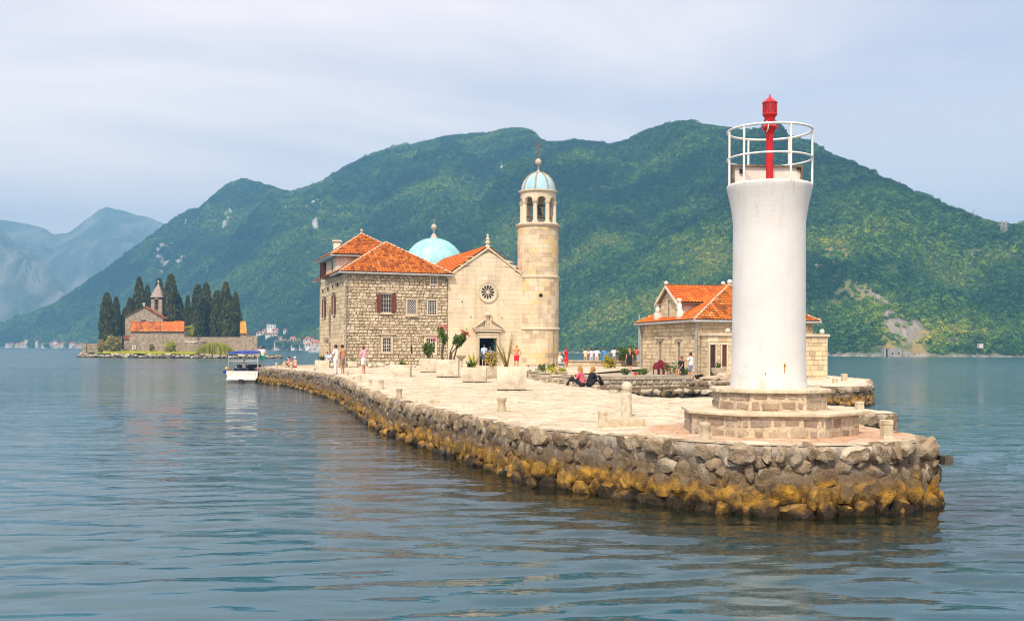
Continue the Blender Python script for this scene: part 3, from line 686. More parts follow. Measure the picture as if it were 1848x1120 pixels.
# ------------------------------------------------------------------ masonry
def block_verts(a, b, c, d, n, dep, ch):
    """chamfered block: a,b,c,d outer corners of its back outline, n outward, dep proud"""
    m = (a + b + c + d) / 4
    back = [a, b, c, d]; mid = [p + n * (dep - ch) for p in back]; fr = []
    for p in back:
        e = (m - p); L = e.length; fr.append(p + e * min(0.4, ch * 1.3 / max(L, 1e-3)) + n * dep)
    return back + mid + fr
BLK_F = [(0, 1, 5, 4), (1, 2, 6, 5), (2, 3, 7, 6), (3, 0, 4, 7), (4, 5, 9, 8), (5, 6, 10, 9), (6, 7, 11, 10), (7, 4, 8, 11), (8, 9, 10, 11)]
def masonry(parent, O, u, width, z0, z1, mat, rows=(0.25, 0.35), lens=(0.4, 0.8), holes=(), gap=0.012, dep=0.05, ch=0.015, jit=0.0, top=None, limit=300, seed=1, name='stone', ragged=0.0):
    """courses of single stones on a wall plane. O corner (2-D), u unit direction seen from outside left to right; holes (s0,s1,z0,z1)"""
    r = random.Random(seed); u = Vector((u[0], u[1], 0)).normalized(); n = Vector((u.y, -u.x, 0)); O = Vector((O[0], O[1], 0)); Z = Vector((0, 0, 1))
    z = z0; quads = []
    while z < z1 - 0.05:
        h = min(r.uniform(*rows), z1 - z)
        if z1 - z - h < 0.1: h = z1 - z
        cuts = sorted({0.0, width} | {x for hh in holes if hh[2] < z + h - .02 and hh[3] > z + .02 for x in hh[:2]})
        for a, b in zip(cuts, cuts[1:]):
            if any(hh[0] - 1e-4 <= a and b <= hh[1] + 1e-4 and hh[2] < z + h - .02 and hh[3] > z + .02 for hh in holes): continue
            s = a - 0
            first = True
            while s < b - 0.02:
                L = r.uniform(*lens) * (r.uniform(0.45, 1) if first else 1); first = False
                if b - s - L < lens[0] * 0.45: L = b - s
                quads.append((s, min(b, s + L), z, z + h)); s += L
        z += h
    out = []
    for (s0, s1, za, zb) in quads:
        if s1 - s0 < 0.04: continue
        ta = tb = zb
        if top:
            ta, tb = min(zb, top(s0)), min(zb, top(s1))
            if max(ta, tb) - za < 0.06: continue
            ta, tb = max(ta, za + 0.02), max(tb, za + 0.02)
        J = lambda: r.uniform(-jit, jit)
        g = gap * r.uniform(0.6, 1.5)
        c = [O + u * (s0 + g + J()) + Z * (za + g + J()), O + u * (s1 - g + J()) + Z * (za + g + J()), O + u * (s1 - g + J()) + Z * (tb - g + J()), O + u * (s0 + g + J()) + Z * (ta - g + J())]
        dd = dep * r.uniform(1 - ragged, 1 + ragged * 0.6)
        out.append(block_verts(*c, n, dd, ch))
    order = list(range(len(out)))
    if len(out) > limit: r.shuffle(order); order.sort(key=lambda i: -(out[i][2] - out[i][0]).length)
    rest = []
    for k, i in enumerate(order):
        v = out[i]
        if k < limit:
            c = sum(v[8:], Vector()) / 4; me = bpy.data.meshes.new(name); me.from_pydata([tuple(p - c) for p in v], [], BLK_F); me.materials.append(mat)
            o = mesh_obj(name, me, parent, loc=c)
        else: rest.append(v)
    if rest:
        vs = [tuple(p) for v in rest for p in v]; fs = [tuple(i + 12 * k for i in f) for k in range(len(rest)) for f in BLK_F]
        tag(mesh_obj('small_' + name, np_mesh('small_' + name, np.array(vs), np.array(fs), mat, False), parent), kind='stuff')

# ------------------------------------------------------------------ tiled roofs
def roof_mat(name, cols):
    t = NT(name); p = t.pos()
    a = t.n('ShaderNodeAttribute', attribute_name='tile').outputs['Fac']
    c = t.ramp(a, cols)
    c = t.mix(0.7, c, t.ramp(t.noise(p, 0.9, 6, .65), [(0.3, 0.60), (0.62, 1.05)]), 'MULTIPLY')
    c = t.mix(t.math('MULTIPLY', t.ramp(t.noise(p, 2.6, 6, .7), [(0.59, 0.0), (0.72, 1.0)]), 0.5), c, (0.10, 0.06, 0.035))
    return t.fin(c, 0.8, t.bump(t.noise(p, 20, 4), 0.3, 0.01), 0.25)
TILE = roof_mat('roof_tile', [(0.0, (0.22, 0.060, 0.016)), (0.35, (0.42, 0.115, 0.018)), (0.75, (0.56, 0.165, 0.022)), (0.95, (0.60, 0.21, 0.035)), (1.0, (0.60, 0.30, 0.11))])
TILE_BRIGHT = roof_mat('roof_tile_bright', [(0.0, (0.52, 0.11, 0.018)), (0.5, (0.62, 0.15, 0.022)), (1.0, (0.70, 0.22, 0.04))])
RIDGE = plain('ridge_mortar', (0.62, 0.53, 0.42), 0.85, 0.25, 4, 0.3)
def tile_slope(parent, poly, mat, name='tile_slope', per=0.26, expo=0.36, thick=0.10, amp=0.065, res=6):
    """planar roof polygon (first edge = eave, left to right seen from outside) covered with rows of barrel tiles"""
    poly = [Vector(p) for p in poly]; a = (poly[1] - poly[0]).normalized(); nn = (poly[1] - poly[0]).cross(poly[2] - poly[0]).normalized()
    if nn.z < 0: nn = -nn
    b = nn.cross(a).normalized(); 
    if b.z < 0: b = -b
    O = poly[0]; loc = [((p - O).dot(a), (p - O).dot(b)) for p in poly]
    a0 = min(q[0] for q in loc) - 0.05; a1 = max(q[0] for q in loc) + 0.05; b1 = max(q[1] for q in loc) + 0.02
    na = int((a1 - a0) / per * res) + 1; nrow = int(b1 / expo) + 2
    bm = bmesh.new(); ly = bm.verts.layers.float.new('tile')
    rr = random.Random(int(abs(O.x * 100 + O.y * 7 + O.z * 13)))
    rv = {}
    for row in range(nrow):
        prev = None
        for e in range(2):
            bb = row * expo + (0 if e == 0 else expo * 1.02); lift = 0.055 if e == 0 else 0.0
            line = []
            for i in range(na):
                aa = a0 + i * per / res; colm = int(i // res); ph = (i % res) / res
                hgt = amp * abs(math.sin(math.pi * ph)) + (0.012 if colm % 1 == 0 else 0)
                v = bm.verts.new(O + a * aa + b * bb + nn * (hgt + lift + thick * 0.3))
                key = (row, colm); 
                if key not in rv: rv[key] = rr.random()
                v[ly] = rv[key]; line.append(v)
            if prev:
                for i in range(na - 1): bm.faces.new((prev[i], prev[i + 1], line[i + 1], line[i]))
            elif row > 0:
                pass
            if e == 0:   # small front lip of each row
                lip = [bm.verts.new(v.co - nn * 0.06) for v in line]
                for i in range(na): lip[i][ly] = line[i][ly] * 0.4
                for i in range(na - 1): bm.faces.new((lip[i], lip[i + 1], line[i + 1], line[i]))
            prev = line
    m = len(poly); cen = sum(poly, Vector()) / m
    for i in range(m):
        p, q = poly[i], poly[(i + 1) % m]; no = (q - p).cross(nn)
        if no.dot(cen - p) > 0: no = -no
        bmesh.ops.bisect_plane(bm, geom=list(bm.verts) + list(bm.edges) + list(bm.faces), plane_co=p, plane_no=no, clear_outer=True)
    me = bpy.data.meshes.new(name); bm.to_mesh(me); bm.free(); me.shade_smooth(); me.set_sharp_from_angle(angle=R(50)); me.materials.append(mat)
    o = mesh_obj(name, me, parent); tag(o, kind='stuff')
    dk = MB(); dk.hexa([p - nn * 0.10 for p in poly], [p - nn * 0.005 for p in poly]); dk.build('roof_deck', plain('roof_deck', (0.25, 0.15, 0.08), 0.9), o)
    return o
def ridge_caps(parent, p, q, mat=None, r=0.085, step=0.40):
    p, q = Vector(p), Vector(q); L = (q - p).length; n = max(2, int(L / step)); d = (q - p) / n
    m = MB()
    for i in range(n): m.tube([p + d * i, p + d * (i + 1.06)], [r * 1.12, r * 0.9], 8)
    return m.build('ridge_tile', mat or RIDGE, parent, ang=50)

# ------------------------------------------------------------------ shared building materials
RUBBLE = stone_mat('rubble_stone', [(0.0, (0.46, 0.36, 0.235)), (0.25, (0.62, 0.52, 0.375)), (0.7, (0.71, 0.615, 0.465)), (1.0, (0.77, 0.69, 0.555))], False, 0.5, 3.0, 0.02)
RUBBLE_M = stone_mat('rubble_mortar', [(0.3, (0.31, 0.23, 0.15)), (0.7, (0.41, 0.315, 0.21))], False, 0.6, 3.0, 0.02, True)
def ashlar_mat(name, stops, stain, yellow):
    t = NT(name); p = t.pos(); r = t.rand()
    c = t.ramp(r, stops)
    c = t.mix(0.65, c, t.ramp(t.noise(p, 0.7, 6, .6), [(0.28, 0.72), (0.6, 1.06)]), 'MULTIPLY')
    st = t.noise(t.mapping(p, (1.5, 1.5, 0.16)), 1.0, 6, 0.65)
    c = t.mix(t.math('MULTIPLY', t.ramp(st, [(0.52, 0.0), (0.70, 1.0)]), stain), c, (0.20, 0.155, 0.11))
    c = t.mix(t.math('MULTIPLY', t.ramp(t.math('MULTIPLY', t.noise(p, 0.55, 3), t.math('ADD', r, 0.35)), [(0.46, 0.0), (0.62, 1.0)]), yellow), c, (0.66, 0.47, 0.17))
    c = t.mix(0.5, c, t.ramp(t.noise(p, 9, 5, .65), [(0.3, 0.72), (0.6, 1.0)]), 'MULTIPLY')
    return t.fin(c, 0.85, t.bump(t.noise(p, 14, 5, .6), 0.35, 0.02), 0.25)
ASHLAR = ashlar_mat('church_ashlar', [(0.0, (0.68, 0.58, 0.425)), (0.5, (0.72, 0.62, 0.465)), (1.0, (0.75, 0.66, 0.51))], 0.30, 0.22)
ASHLAR_T = ashlar_mat('tower_ashlar', [(0.0, (0.50, 0.39, 0.26)), (0.3, (0.66, 0.55, 0.39)), (1.0, (0.74, 0.64, 0.49))], 0.75, 0.60)
ASHLAR_H = ashlar_mat('house_ashlar', [(0.0, (0.48, 0.37, 0.24)), (0.5, (0.66, 0.54, 0.37)), (1.0, (0.74, 0.63, 0.46))], 0.25, 0.30)
ASH_J = stone_mat('ashlar_joint', [(0.3, (0.42, 0.34, 0.24)), (0.7, (0.52, 0.43, 0.32))], False, 0.4, 4.0, 0.02, True)
TRIM = ashlar_mat('carved_trim', [(0.0, (0.60, 0.51, 0.38)), (1.0, (0.68, 0.60, 0.47))], 0.35, 0.1)
GLASS = plain('window_dark', (0.010, 0.010, 0.014), 0.25, 0.1, 3, 0, 0, 0.6)
GRILLE = plain('window_grille', (0.72, 0.70, 0.68), 0.6, 0.08)
SHUT = plain('shutter_paint', (0.16, 0.045, 0.028), 0.6, 0.2, 5, 0.2)
GUTTER = plain('zinc_gutter', (0.40, 0.41, 0.42), 0.45, 0.15, 4, 0, 0.3)
PLASTER = plain('white_plaster', (0.74, 0.68, 0.60), 0.9, 0.12, 1.2, 0.3)
DARK = plain('dark_interior', (0.02, 0.018, 0.016), 0.95, 0.1)

# local frame of the church complex
U = Vector((0.946, 0.326, 0)).normalized(); V = Vector((-U.y, U.x, 0)); C0 = Vector((-13.8, 84.0, 0))
def L(s, t, z=0.0): return C0 + U * s + V * t + Vector((0, 0, z))
TH = math.atan2(U.y, U.x); MU = Matrix.Rotation(TH, 3, 'Z')
GZ = 1.42
def local_mb():
    m = MB(); m.T = Matrix.Translation(C0) @ Matrix.Rotation(TH, 4, 'Z'); return m
def window(parent, wall, s, z, w, h, bars=(4, 5), frame=0.12, sill=True, lintel=False, shutters=False, diamond=False, proud=0.06, name='window', split=False, barmat=None):
    """window on a wall frame wall=(O, TH): parts frame, pane, bars"""
    O, th = wall; T = Matrix.Translation(O) @ Matrix.Rotation(th, 4, 'Z')
    def B():
        m = MB(); m.T = T; return m
    m = B(); d = proud + 0.05; y = -d / 2 + 0.002
    m.box((s - w / 2 - frame / 2, y, z + h / 2), (frame, d, h + 2 * frame)); m.box((s + w / 2 + frame / 2, y, z + h / 2), (frame, d, h + 2 * frame))
    m.box((s, y, z - frame / 2), (w, d, frame)); m.box((s, y, z + h + frame / 2), (w, d, frame))
    win = m.build(name, TRIM, parent)
    m = B(); m.box((s, 0.0, z + h / 2), (w, 0.03, h)); m.build('pane', GLASS, win)
    m = B(); bw = 0.020; yy = -0.045
    if diamond:
        k = 5
        for i in range(-k, k + 1):
            for sg in (1, -1):
                x0 = s + i * w / k * 1.0; pts = []
                for f in np.linspace(-1, 1, 41):
                    x = x0 + sg * f * h / 2 * 0.62; zz_ = z + h / 2 + f * h / 2
                    if abs(x - s) <= w / 2: pts.append((x, yy, zz_))
                if len(pts) > 1: m.tube([pts[0], pts[-1]], bw / 2 * 1.1, 4)
    else:
        nx, nz = bars
        for i in range(1, nx): m.box((s - w / 2 + w * i / nx, yy, z + h / 2), (bw * (2.2 if split and i == nx // 2 else 1), 0.02, h))
        for i in range(1, nz): m.box((s, yy + 0.012, z + h * i / nz), (w, 0.02, bw * (2.2 if split and i == nz // 2 else 1)))
    m.build('grille', barmat or GRILLE, win)
    if sill:
        m = B(); m.box((s, -0.11, z - frame - 0.05), (w + 2 * frame + 0.16, 0.22, 0.09)); m.build('sill', TRIM, win)
    if lintel:
        m = B(); m.box((s, -0.13, z + h + frame + 0.13), (w + 2 * frame + 0.34, 0.26, 0.10)); m.box((s, -0.09, z + h + frame + 0.04), (w + 2 * frame + 0.16, 0.18, 0.08)); m.build('lintel', TRIM, win)
    if shutters:
        for sg in (-1, 1):
            m = B(); sw = w * 0.52; sx = s + sg * (w / 2 + sw / 2 + 0.01)
            m.box((sx, -0.15, z + h / 2), (sw, 0.035, h))
            for i in range(9): m.box((sx, -0.172, z + h * (i + .5) / 9), (sw * .8, 0.016, h / 9 * .6))
            m.build('shutter', SHUT, win)
    return win
# ------------------------------------------------------------------ monastery building left of the church
def fs(px):
    r = (px - CX) / F; return (13.8 + 84.0 * r) / (0.946 - 0.326 * r)
def fz(px, py):
    s = fs(px); return P(px, py, 84.0 + 0.326 * s).z
def monastery():
    T = empty('monastery_building', L(0, 0, GZ), TH, 'rubble stone monastery house with orange hipped roofs left of the church', 'building')
    I = T.matrix_basis.inverted() if False else None
    root = T; root.location = (0, 0, 0); root.rotation_euler = (0, 0, 0)
    W1, E1, ap1 = 8.83, 9.22, 12.2
    m = local_mb(); m.prism([(0.06, 0.06), (W1, 0.06), (W1, 9.0), (0.06, 9.0)], GZ - 1.0, E1 - 0.05)
    m.prism([(0.06, 9.0), (6.2, 9.0), (6.2, 13.4), (0.06, 13.4)], GZ - 1.0, E1 - 0.05); m.build('wall', RUBBLE_M, root)
    front = (L(0, 0.06), TH)
    wins = []
    specs = [(696.5, 563, 531, 17, dict(bars=(4, 4), shutters=True, lintel=True, frame=0.10)), (742.5, 566, 541, 16, dict(diamond=True, frame=0.14)),
             (779.5, 567, 542, 15, dict(bars=(5, 6), frame=0.12, sill=False)), (782, 512.5, 499.5, 11, dict(bars=(4, 5), frame=0.10, sill=False)),
             (698, 634, 609.5, 14, dict(bars=(4, 4), lintel=True, frame=0.20, sill=False, split=True)), (777, 636, 610.5, 16, dict(bars=(4, 4), lintel=True, frame=0.2, sill=False, split=True))]
    holes = []
    for px, y0, y1, wpx, k in specs:
        s = fs(px); z0 = fz(px, y0); z1 = fz(px, y1); w = wpx * 85.5 / F; fr = k['frame']
        holes.append((s - w / 2 - fr, s + w / 2 + fr, z0 - fr, z1 + fr))
        window(root, front, s, z0, w, z1 - z0, **k)
    for px, y0, y1 in ((743, 636, 624),):
        s = fs(px); holes.append((s - .05, s + .05, fz(px, y0), fz(px, y1))); m = local_mb(); m.box((s, 0.04, (fz(px, y0) + fz(px, y1)) / 2), (0.09, 0.05, fz(px, y1) - fz(px, y0))); m.build('slit', DARK, root)
    masonry(root, L(0, 0.06).to_2d(), U, W1, GZ - 0.05, E1 - 0.1, RUBBLE, (0.18, 0.31), (0.22, 0.50), holes, gap=0.028, dep=0.08, ch=0.045, jit=0.034, seed=5, ragged=0.5)
    # smoother side wall
    side = (L(0.06, 13.4), TH - math.pi / 2); sholes = []
    for tt, z0, z1 in ((4.9, 5.9, 7.55), (10.3, 5.75, 7.45)):
        s = 13.4 - tt; sholes.append((s - .55, s + .55, z0 - .12, z1 + .12)); window(root, side, s, z0, 0.8, z1 - z0, bars=(2, 4), shutters=True, lintel=True, sill=False)
    masonry(root, L(0.06, 13.4).to_2d(), -V, 13.4, GZ - 0.05, E1 - 0.1, ASHLAR_H, (0.30, 0.42), (0.5, 1.1), sholes, gap=0.010, dep=0.05, ch=0.015, seed=6, name='block')
    # wall lantern and its chain of carved stones on the side wall
    m = local_mb(); m.tube([(0.0, 6.9, 3.2), (-0.28, 6.9, 3.5)], 0.03); m.lathe([(0.02, -.2), (.14, -.1), (.17, .12), (.05, .3), (.02, .36)], (-0.3, 6.9, 3.6), 8); m.box((-0.03, 6.9, 2.2), (0.10, 0.26, 1.7)); m.box((-.05, 6.9, 5.3), (.1, .2, 2.6)); m.build('wall_bracket', plain('old_carving', (0.30, 0.22, 0.15), 0.9, 0.3), root)
    for t_, z_ in ((3.0, 8.35), (5.5, 8.3), (8.2, 8.25), (11.2, 8.2)):
        m = local_mb(); m.box((-0.02, t_, z_), (0.12, 0.16, 0.30)); m.build('vent', DARK, root)
    # front hip roof
    o = 0.38; e = E1
    a, b, c, d = (L(-o, -o, e), L(W1 + o, -o, e), L(W1 + o, 9 + o, e), L(-o, 9 + o, e)); ap = L(4.4, 4.45, ap1)
    tile_slope(root, [a, b, ap], TILE); tile_slope(root, [d, a, ap], TILE); tile_slope(root, [b, c, ap], TILE)
    up = Vector((0, 0, 0.06))
    ridge_caps(root, a + up, ap + up); ridge_caps(root, b + up, ap + up); ridge_caps(root, d + up, ap + up)
    m = local_mb(); m.tube([(-o - .06, -o - .06, e - .07), (W1 + o, -o - .06, e - .07)], 0.085); m.tube([(-o - .06, -o - .06, e - .07), (-o - .06, 4.2, e - .07)], 0.085); m.build('gutter', GUTTER, root, ang=40)
    m = local_mb(); m.tube([(0.16, -.36, e - .1), (0.16, -.12, e - .5), (0.16, -.1, GZ + .1)], 0.055); m.build('downpipe', GUTTER, root, ang=40)
    # taller block behind
    e2, a2 = 10.95, 13.3; t0, t1, w2 = 4.2, 12.6, 6.0
    m = local_mb(); m.prism([(0.03, t0), (w2, t0), (w2, t1), (0.03, t1)], e - 0.3, e2 - 0.03); m.build('upper_wall', PLASTER, root)
    m = local_mb(); m.prism([(-0.02, t0 + 0.0), (0.10, t0), (0.10, t1), (-0.02, t1)], e - 0.2, e2 - 0.05); m.build('upper_side_wall', ASHLAR_H, root)
    m = local_mb(); m.box((-0.02, t0 + 1.6, e + .95), (.06, .55, .9)); m.build('attic_window', GLASS, root)
    m = local_mb(); m.box((-0.30, t0 + 5.2, e + .72), (.55, .06, 1.5)); m.build('attic_shutter', plain('dark_shutter', (0.06, 0.03, 0.025), 0.6), root)
    o = 0.45; a, b, c, d = (L(-o, t0 - o, e2), L(w2 + o, t0 - o, e2), L(w2 + o, t1 + o, e2), L(-o, t1 + o, e2)); ap = L(3.0, 8.4, a2)
    tile_slope(root, [a, b, ap], TILE); tile_slope(root, [d, a, ap], TILE); tile_slope(root, [b, c, ap], TILE)
    ridge_caps(root, a + up, ap + up); ridge_caps(root, b + up, ap + up); ridge_caps(root, d + up, ap + up)
    m = local_mb(); m.tube([(-o - .06, t0 - o - .06, e2 - .07), (w2 + .3, t0 - o - .06, e2 - .07)], 0.07); m.tube([(-o - .06, t0 - o - .06, e2 - .07), (-o - .06, t1 + o, e2 - .07)], 0.07); m.build('gutter', GUTTER, root, ang=40)
    m = MB(); q = L(3.0, 8.4, a2); m.lathe([(0.10, -.05), (.14, .1), (.05, .16), (.15, .32), (.02, .48)], q, 10); m.build('roof_finial', TRIM, root, ang=40)
    m = local_mb(); m.box((1.2, 11.0, 12.1), (.6, .5, 1.3)); m.box((1.2, 11.0, 12.85), (.8, .7, .14)); m.build('chimney', PLASTER, root)
    # small rear roof at the far end of the side wall
    a, b, c, d = L(-.5, 12.7, e), L(-.5, 14.2, e), L(3, 13.8, e + 1.3), L(3, 12.8, e + 1.3)
    tile_slope(root, [b, a, d, c], TILE); m = MB(); m.tube([a - Vector((.05, 0, .06)), b - Vector((.05, 0, .06))], .08); m.build('gutter', GUTTER, root, ang=40)
    # lamp on the wall near the church
    s = fs(803); m = local_mb(); m.tube([(s, 0, 8.75), (s, -.4, 8.9)], .025); m.lathe([(.16, -.1), (.10, .08), (.03, .16)], (s, -.45, 8.72), 10); m.build('wall_lamp', plain('black_iron', (0.02, 0.02, 0.02), .5), root)
monastery()

# ------------------------------------------------------------------ church
SX, HWD = 12.37, 3.53; CE, CA = 9.17, 11.65
def church():
    root = empty('church', (0, 0, 0), 0, 'pale stone church with orange gable roof, rose window and open doorway', 'church')
    s0, s1 = SX - HWD, SX + HWD; ft = -0.10
    dw, dz1, dz0 = 0.785, 3.90, GZ
    m = local_mb()
    m.box(((s0 + SX - dw) / 2, 0.35, (GZ - 1 + CE) / 2), (SX - dw - s0, 0.7, CE - GZ + 1)); m.box(((s1 + SX + dw) / 2, 0.35, (GZ - 1 + CE) / 2), (SX - dw - s0, 0.7, CE - GZ + 1))
    m.box((SX, 0.35, (dz1 + CE) / 2), (2 * dw, 0.7, CE - dz1))
    m.hexa([(s0, 0, CE), (s1, 0, CE), (SX, 0, CA - .02)], [(s0, .7, CE), (s1, .7, CE), (SX, .7, CA - .02)])
    m.box((s0 + .3, 8.5, (GZ - 1 + CE) / 2), (.6, 15.6, CE - GZ + 1)); m.box((s1 - .3, 8.5, (GZ - 1 + CE) / 2), (.6, 15.6, CE - GZ + 1))
    m.box((SX, 8.5, GZ - .05), (2 * HWD - 1.25, 15.6, .1)); m.box((SX, 16.2, (GZ + CE) / 2), (2 * HWD - 1.3, .3, CE - GZ)); m.box((SX, 8.5, CE - .2), (2 * HWD - 1.25, 15.6, .1))
    m.build('wall', ASH_J, root)
    rz = P(879.5, 527, 88).z; top = lambda s: CA - 0.03 - abs(s - HWD) * (CA - CE) / HWD
    rr = 0.84
    holes = [(HWD - dw - .28, HWD + dw + .28, GZ - 1, dz1 + .30)]
    zc = rz - rr
    masonry(root, L(s0, 0).to_2d(), U, 2 * HWD, GZ - 0.02, CA, ASHLAR, (0.34, 0.46), (0.6, 1.25), holes, gap=0.0035, dep=0.05, ch=0.006, top=top, seed=8, name='block')
    # raking cornice, kneeler
    m = local_mb(); sl = (CA - CE) / HWD
    for sg in (-1, 1):
        p0 = (SX + sg * (HWD + .25), ft, CE - .25 * sl); p1 = (SX, ft, CA)
        m.hexa([(p0[0], -.16, p0[2] - .10), (p1[0], -.16, p1[2] - .10), (p1[0], -.16, p1[2] + .08), (p0[0], -.16, p0[2] + .08)], [(p0[0], .3, p0[2] - .10), (p1[0], .3, p1[2] - .10), (p1[0], .3, p1[2] + .08), (p0[0], .3, p0[2] + .08)])
    m.build('cornice', TRIM, root)
    m = local_mb(); m.box((s0 + .12, -.08, CE - .2), (.5, .35, .16)); m.build('kneeler', TRIM, root)
    # roof
    up = Vector((0, 0, .10)); b = 14.5
    e0 = L(s0 - .3, -.05, CE - .3 * sl) + up; e1 = L(s0 - .3, b, CE - .3 * sl) + up; f0 = L(s1 + .3, -.05, CE - .3 * sl) + up; f1 = L(s1 + .3, b, CE - .3 * sl) + up; r0 = L(SX, -.05, CA) + up; r1 = L(SX, b, CA) + up
    tile_slope(root, [e1, e0, r0, r1], TILE_BRIGHT); tile_slope(root, [f0, f1, r1, r0], TILE_BRIGHT)
    ridge_caps(root, r0 + Vector((0, 0, .06)), r1 + Vector((0, 0, .06)), TILE_BRIGHT)
    # finial on the gable
    m = MB(); q = L(SX, .1, CA + .1); m.lathe([(.24, -.05), (.16, .12), (.10, .2), (.22, .32), (.20, .45), (.09, .52), (.17, .62), (.15, .74), (.06, .8), (.11, .9), (.09, .98), (.02, 1.12)], q, 12); m.build('gable_finial', TRIM, root, ang=40)
    # rose window
    rw = local_mb()
    def disc(m, r0, r1, y0, y1, n=40):
        for i in range(n):
            a, b2 = 2 * math.pi * i / n, 2 * math.pi * (i + 1) / n
            q = lambda r, a_, y: (SX - .03 + r * math.cos(a_), y, rz + r * math.sin(a_))
            m.hexa([q(r0, a, y0), q(r1, a, y0), q(r1, b2, y0), q(r0, b2, y0)], [q(r0, a, y1), q(r1, a, y1), q(r1, b2, y1), q(r0, b2, y1)])
    disc(rw, .60, .86, -.13, -.03); disc(rw, .78, .88, -.17, -.13)
    rose = rw.build('rose_window', TRIM, root)
    g = local_mb(); disc(g, 0.0001, .62, -.066, -.056); g.build('pane', GLASS, rose)
    g = local_mb()
    for i in range(12):
        a = math.pi * 2 * (i + .5) / 12; ca, sa = math.cos(a), math.sin(a); tx, tz = -sa, ca
        def q(r, w, y): return (SX - .03 + r * ca + w * tx, y, rz + r * sa + w * tz)
        g.hexa([q(.10, -.018, -.11), q(.44, -.02, -.11), q(.60, -.085, -.11), q(.60, .085, -.11), q(.44, .02, -.11), q(.10, .018, -.11)], [q(.10, -.018, -.07), q(.44, -.02, -.07), q(.60, -.085, -.07), q(.60, .085, -.07), q(.44, .02, -.07), q(.10, .018, -.07)])
    disc(g, .0001, .15, -.13, -.07, 16); g.build('tracery', TRIM, rose)
    # doorway
    dm = local_mb()
    for sg in (-1, 1):
        dm.box((SX + sg * (dw + .09), -.06, (GZ + dz1) / 2), (.18, .30, dz1 - GZ)); dm.box((SX + sg * (dw + .24), -.04, (GZ + dz1 + .15) / 2), (.12, .22, dz1 - GZ + .15))
    dm.box((SX, -.06, dz1 + .09), (2 * dw + .36, .30, .18)); dm.box((SX, -.04, dz1 + .24), (2 * dw + .6, .22, .12)); dm.box((SX, -.1, dz1 + .36), (2 * dw + .3, .18, .12)); dm.box((SX, -.12, dz1 + .62), (2 * dw + .8, .30, .14))
    door = dm.build('doorway', TRIM, root)
    pm = local_mb()
    z0 = dz1 + .80
    for sg in (-1, 1):
        pm.hexa([(SX + sg * 1.35, -.34, z0), (SX + sg * .32, -.34, z0 + .72), (SX + sg * .32, -.34, z0 + .86), (SX + sg * 1.42, -.34, z0 + .08)], [(SX + sg * 1.35, -.02, z0), (SX + sg * .32, -.02, z0 + .72), (SX + sg * .32, -.02, z0 + .86), (SX + sg * 1.42, -.02, z0 + .08)])
    pm.box((SX, -.14, z0), (2.72, .34, .12)); pm.box((SX, -.12, z0 + .12), (2.3, .2, .1)); pm.build('pediment', TRIM, door)
    nm = local_mb()
    for sg in (-1, 1): nm.box((SX + sg * .23, -.10, z0 + .62), (.12, .22, .95))
    nm.box((SX, -.12, z0 + 1.14), (.66, .26, .10)); nm.box((SX, -.12, z0 + .18), (.66, .26, .10)); nm.lathe([(.30, 0), (.22, .12), (.05, .22)], (SX, -.1, z0 + 1.19), 10); nm.lathe([(.08, 0), (.10, .3), (.06, .5), (.075, .6), (.02, .7)], (SX, -.1, z0 + .24), 8); nm.build('niche', TRIM, door)
    lm = local_mb(); lm.box((SX - dw + .05, .55, (GZ + dz1) / 2), (.07, .9, dz1 - GZ)); lm.box((SX + dw - .05, .55, (GZ + dz1) / 2), (.07, .9, dz1 - GZ)); lm.build('door_leaf', plain('green_door', (0.03, 0.10, 0.075), .6), door)
    sm = local_mb(); sm.box((SX, -.35, GZ + .03), (2.6, .8, .14)); sm.build('step', TRIM, door)
    for px, py in ((833.5, 545), (849.5, 572), (905.5, 573)):
        s = fs(px); m = local_mb(); m.box((s, -.05, P(px, py, 88).z), (.07, .05, .14)); m.build('putlog_hole', DARK, root)
    # chancel and dome
    m = local_mb(); m.prism([(SX - 3.4, 14.6), (SX + 3.4, 14.6), (SX + 3.4, 22), (SX - 3.4, 22)], GZ - 1, 10.6); m.build('chancel_wall', ASHLAR, root)
    q = L(SX, 18.4, 0)
    m = MB(); m.lathe([(3.25, 10.4), (3.25, 11.1), (3.38, 11.15), (3.38, 11.3), (3.2, 11.32)], q, 32); m.build('drum', ASHLAR, root, ang=40)
    t = NT('copper_dome'); p = t.pos()
    c = t.ramp(t.noise(p, .8, 6, .6), [(.3, (0.22, 0.50, 0.52)), (.5, (0.30, 0.60, 0.62)), (.7, (0.42, 0.70, 0.70))])
    c = t.mix(t.math('MULTIPLY', t.ramp(t.noise(t.mapping(p, (2, 2, .3)), 1, 5), [(.55, 0.0), (.7, 1.0)]), .3), c, (.16, .36, .36)); COP = t.fin(c, .55, t.bump(t.noise(p, 6, 4), .15, .02), .4)
    m = MB(); m.lathe([(3.1 * math.cos(a), 11.2 + 3.08 * math.sin(a)) for a in np.linspace(0, math.pi / 2 - .03, 18)], q, 48); dome = m.build('dome', COP, root, ang=60)
    m = MB()
    for i in range(16):
        a = 2 * math.pi * i / 16; m.tube([(q.x + 3.12 * math.cos(b_) * math.cos(a), q.y + 3.12 * math.cos(b_) * math.sin(a), 11.2 + 3.10 * math.sin(b_)) for b_ in np.linspace(0.02, 1.5, 12)], .035, 6)
    m.build('dome_seam', COP, dome, ang=60)
    m = MB(); m.lathe([(.42, 14.1), (.36, 14.35), (.28, 14.55), (.14, 14.75), (.05, 14.8), (.05, 15.1), (.14, 15.15), (.27, 15.32), (.30, 15.45), (.25, 15.62), (.1, 15.74), (.03, 15.8), (.03, 16.3)], q, 16); m.build('dome_finial', plain('finial_stone', (0.55, 0.46, 0.38), .8, .2), root, ang=40)
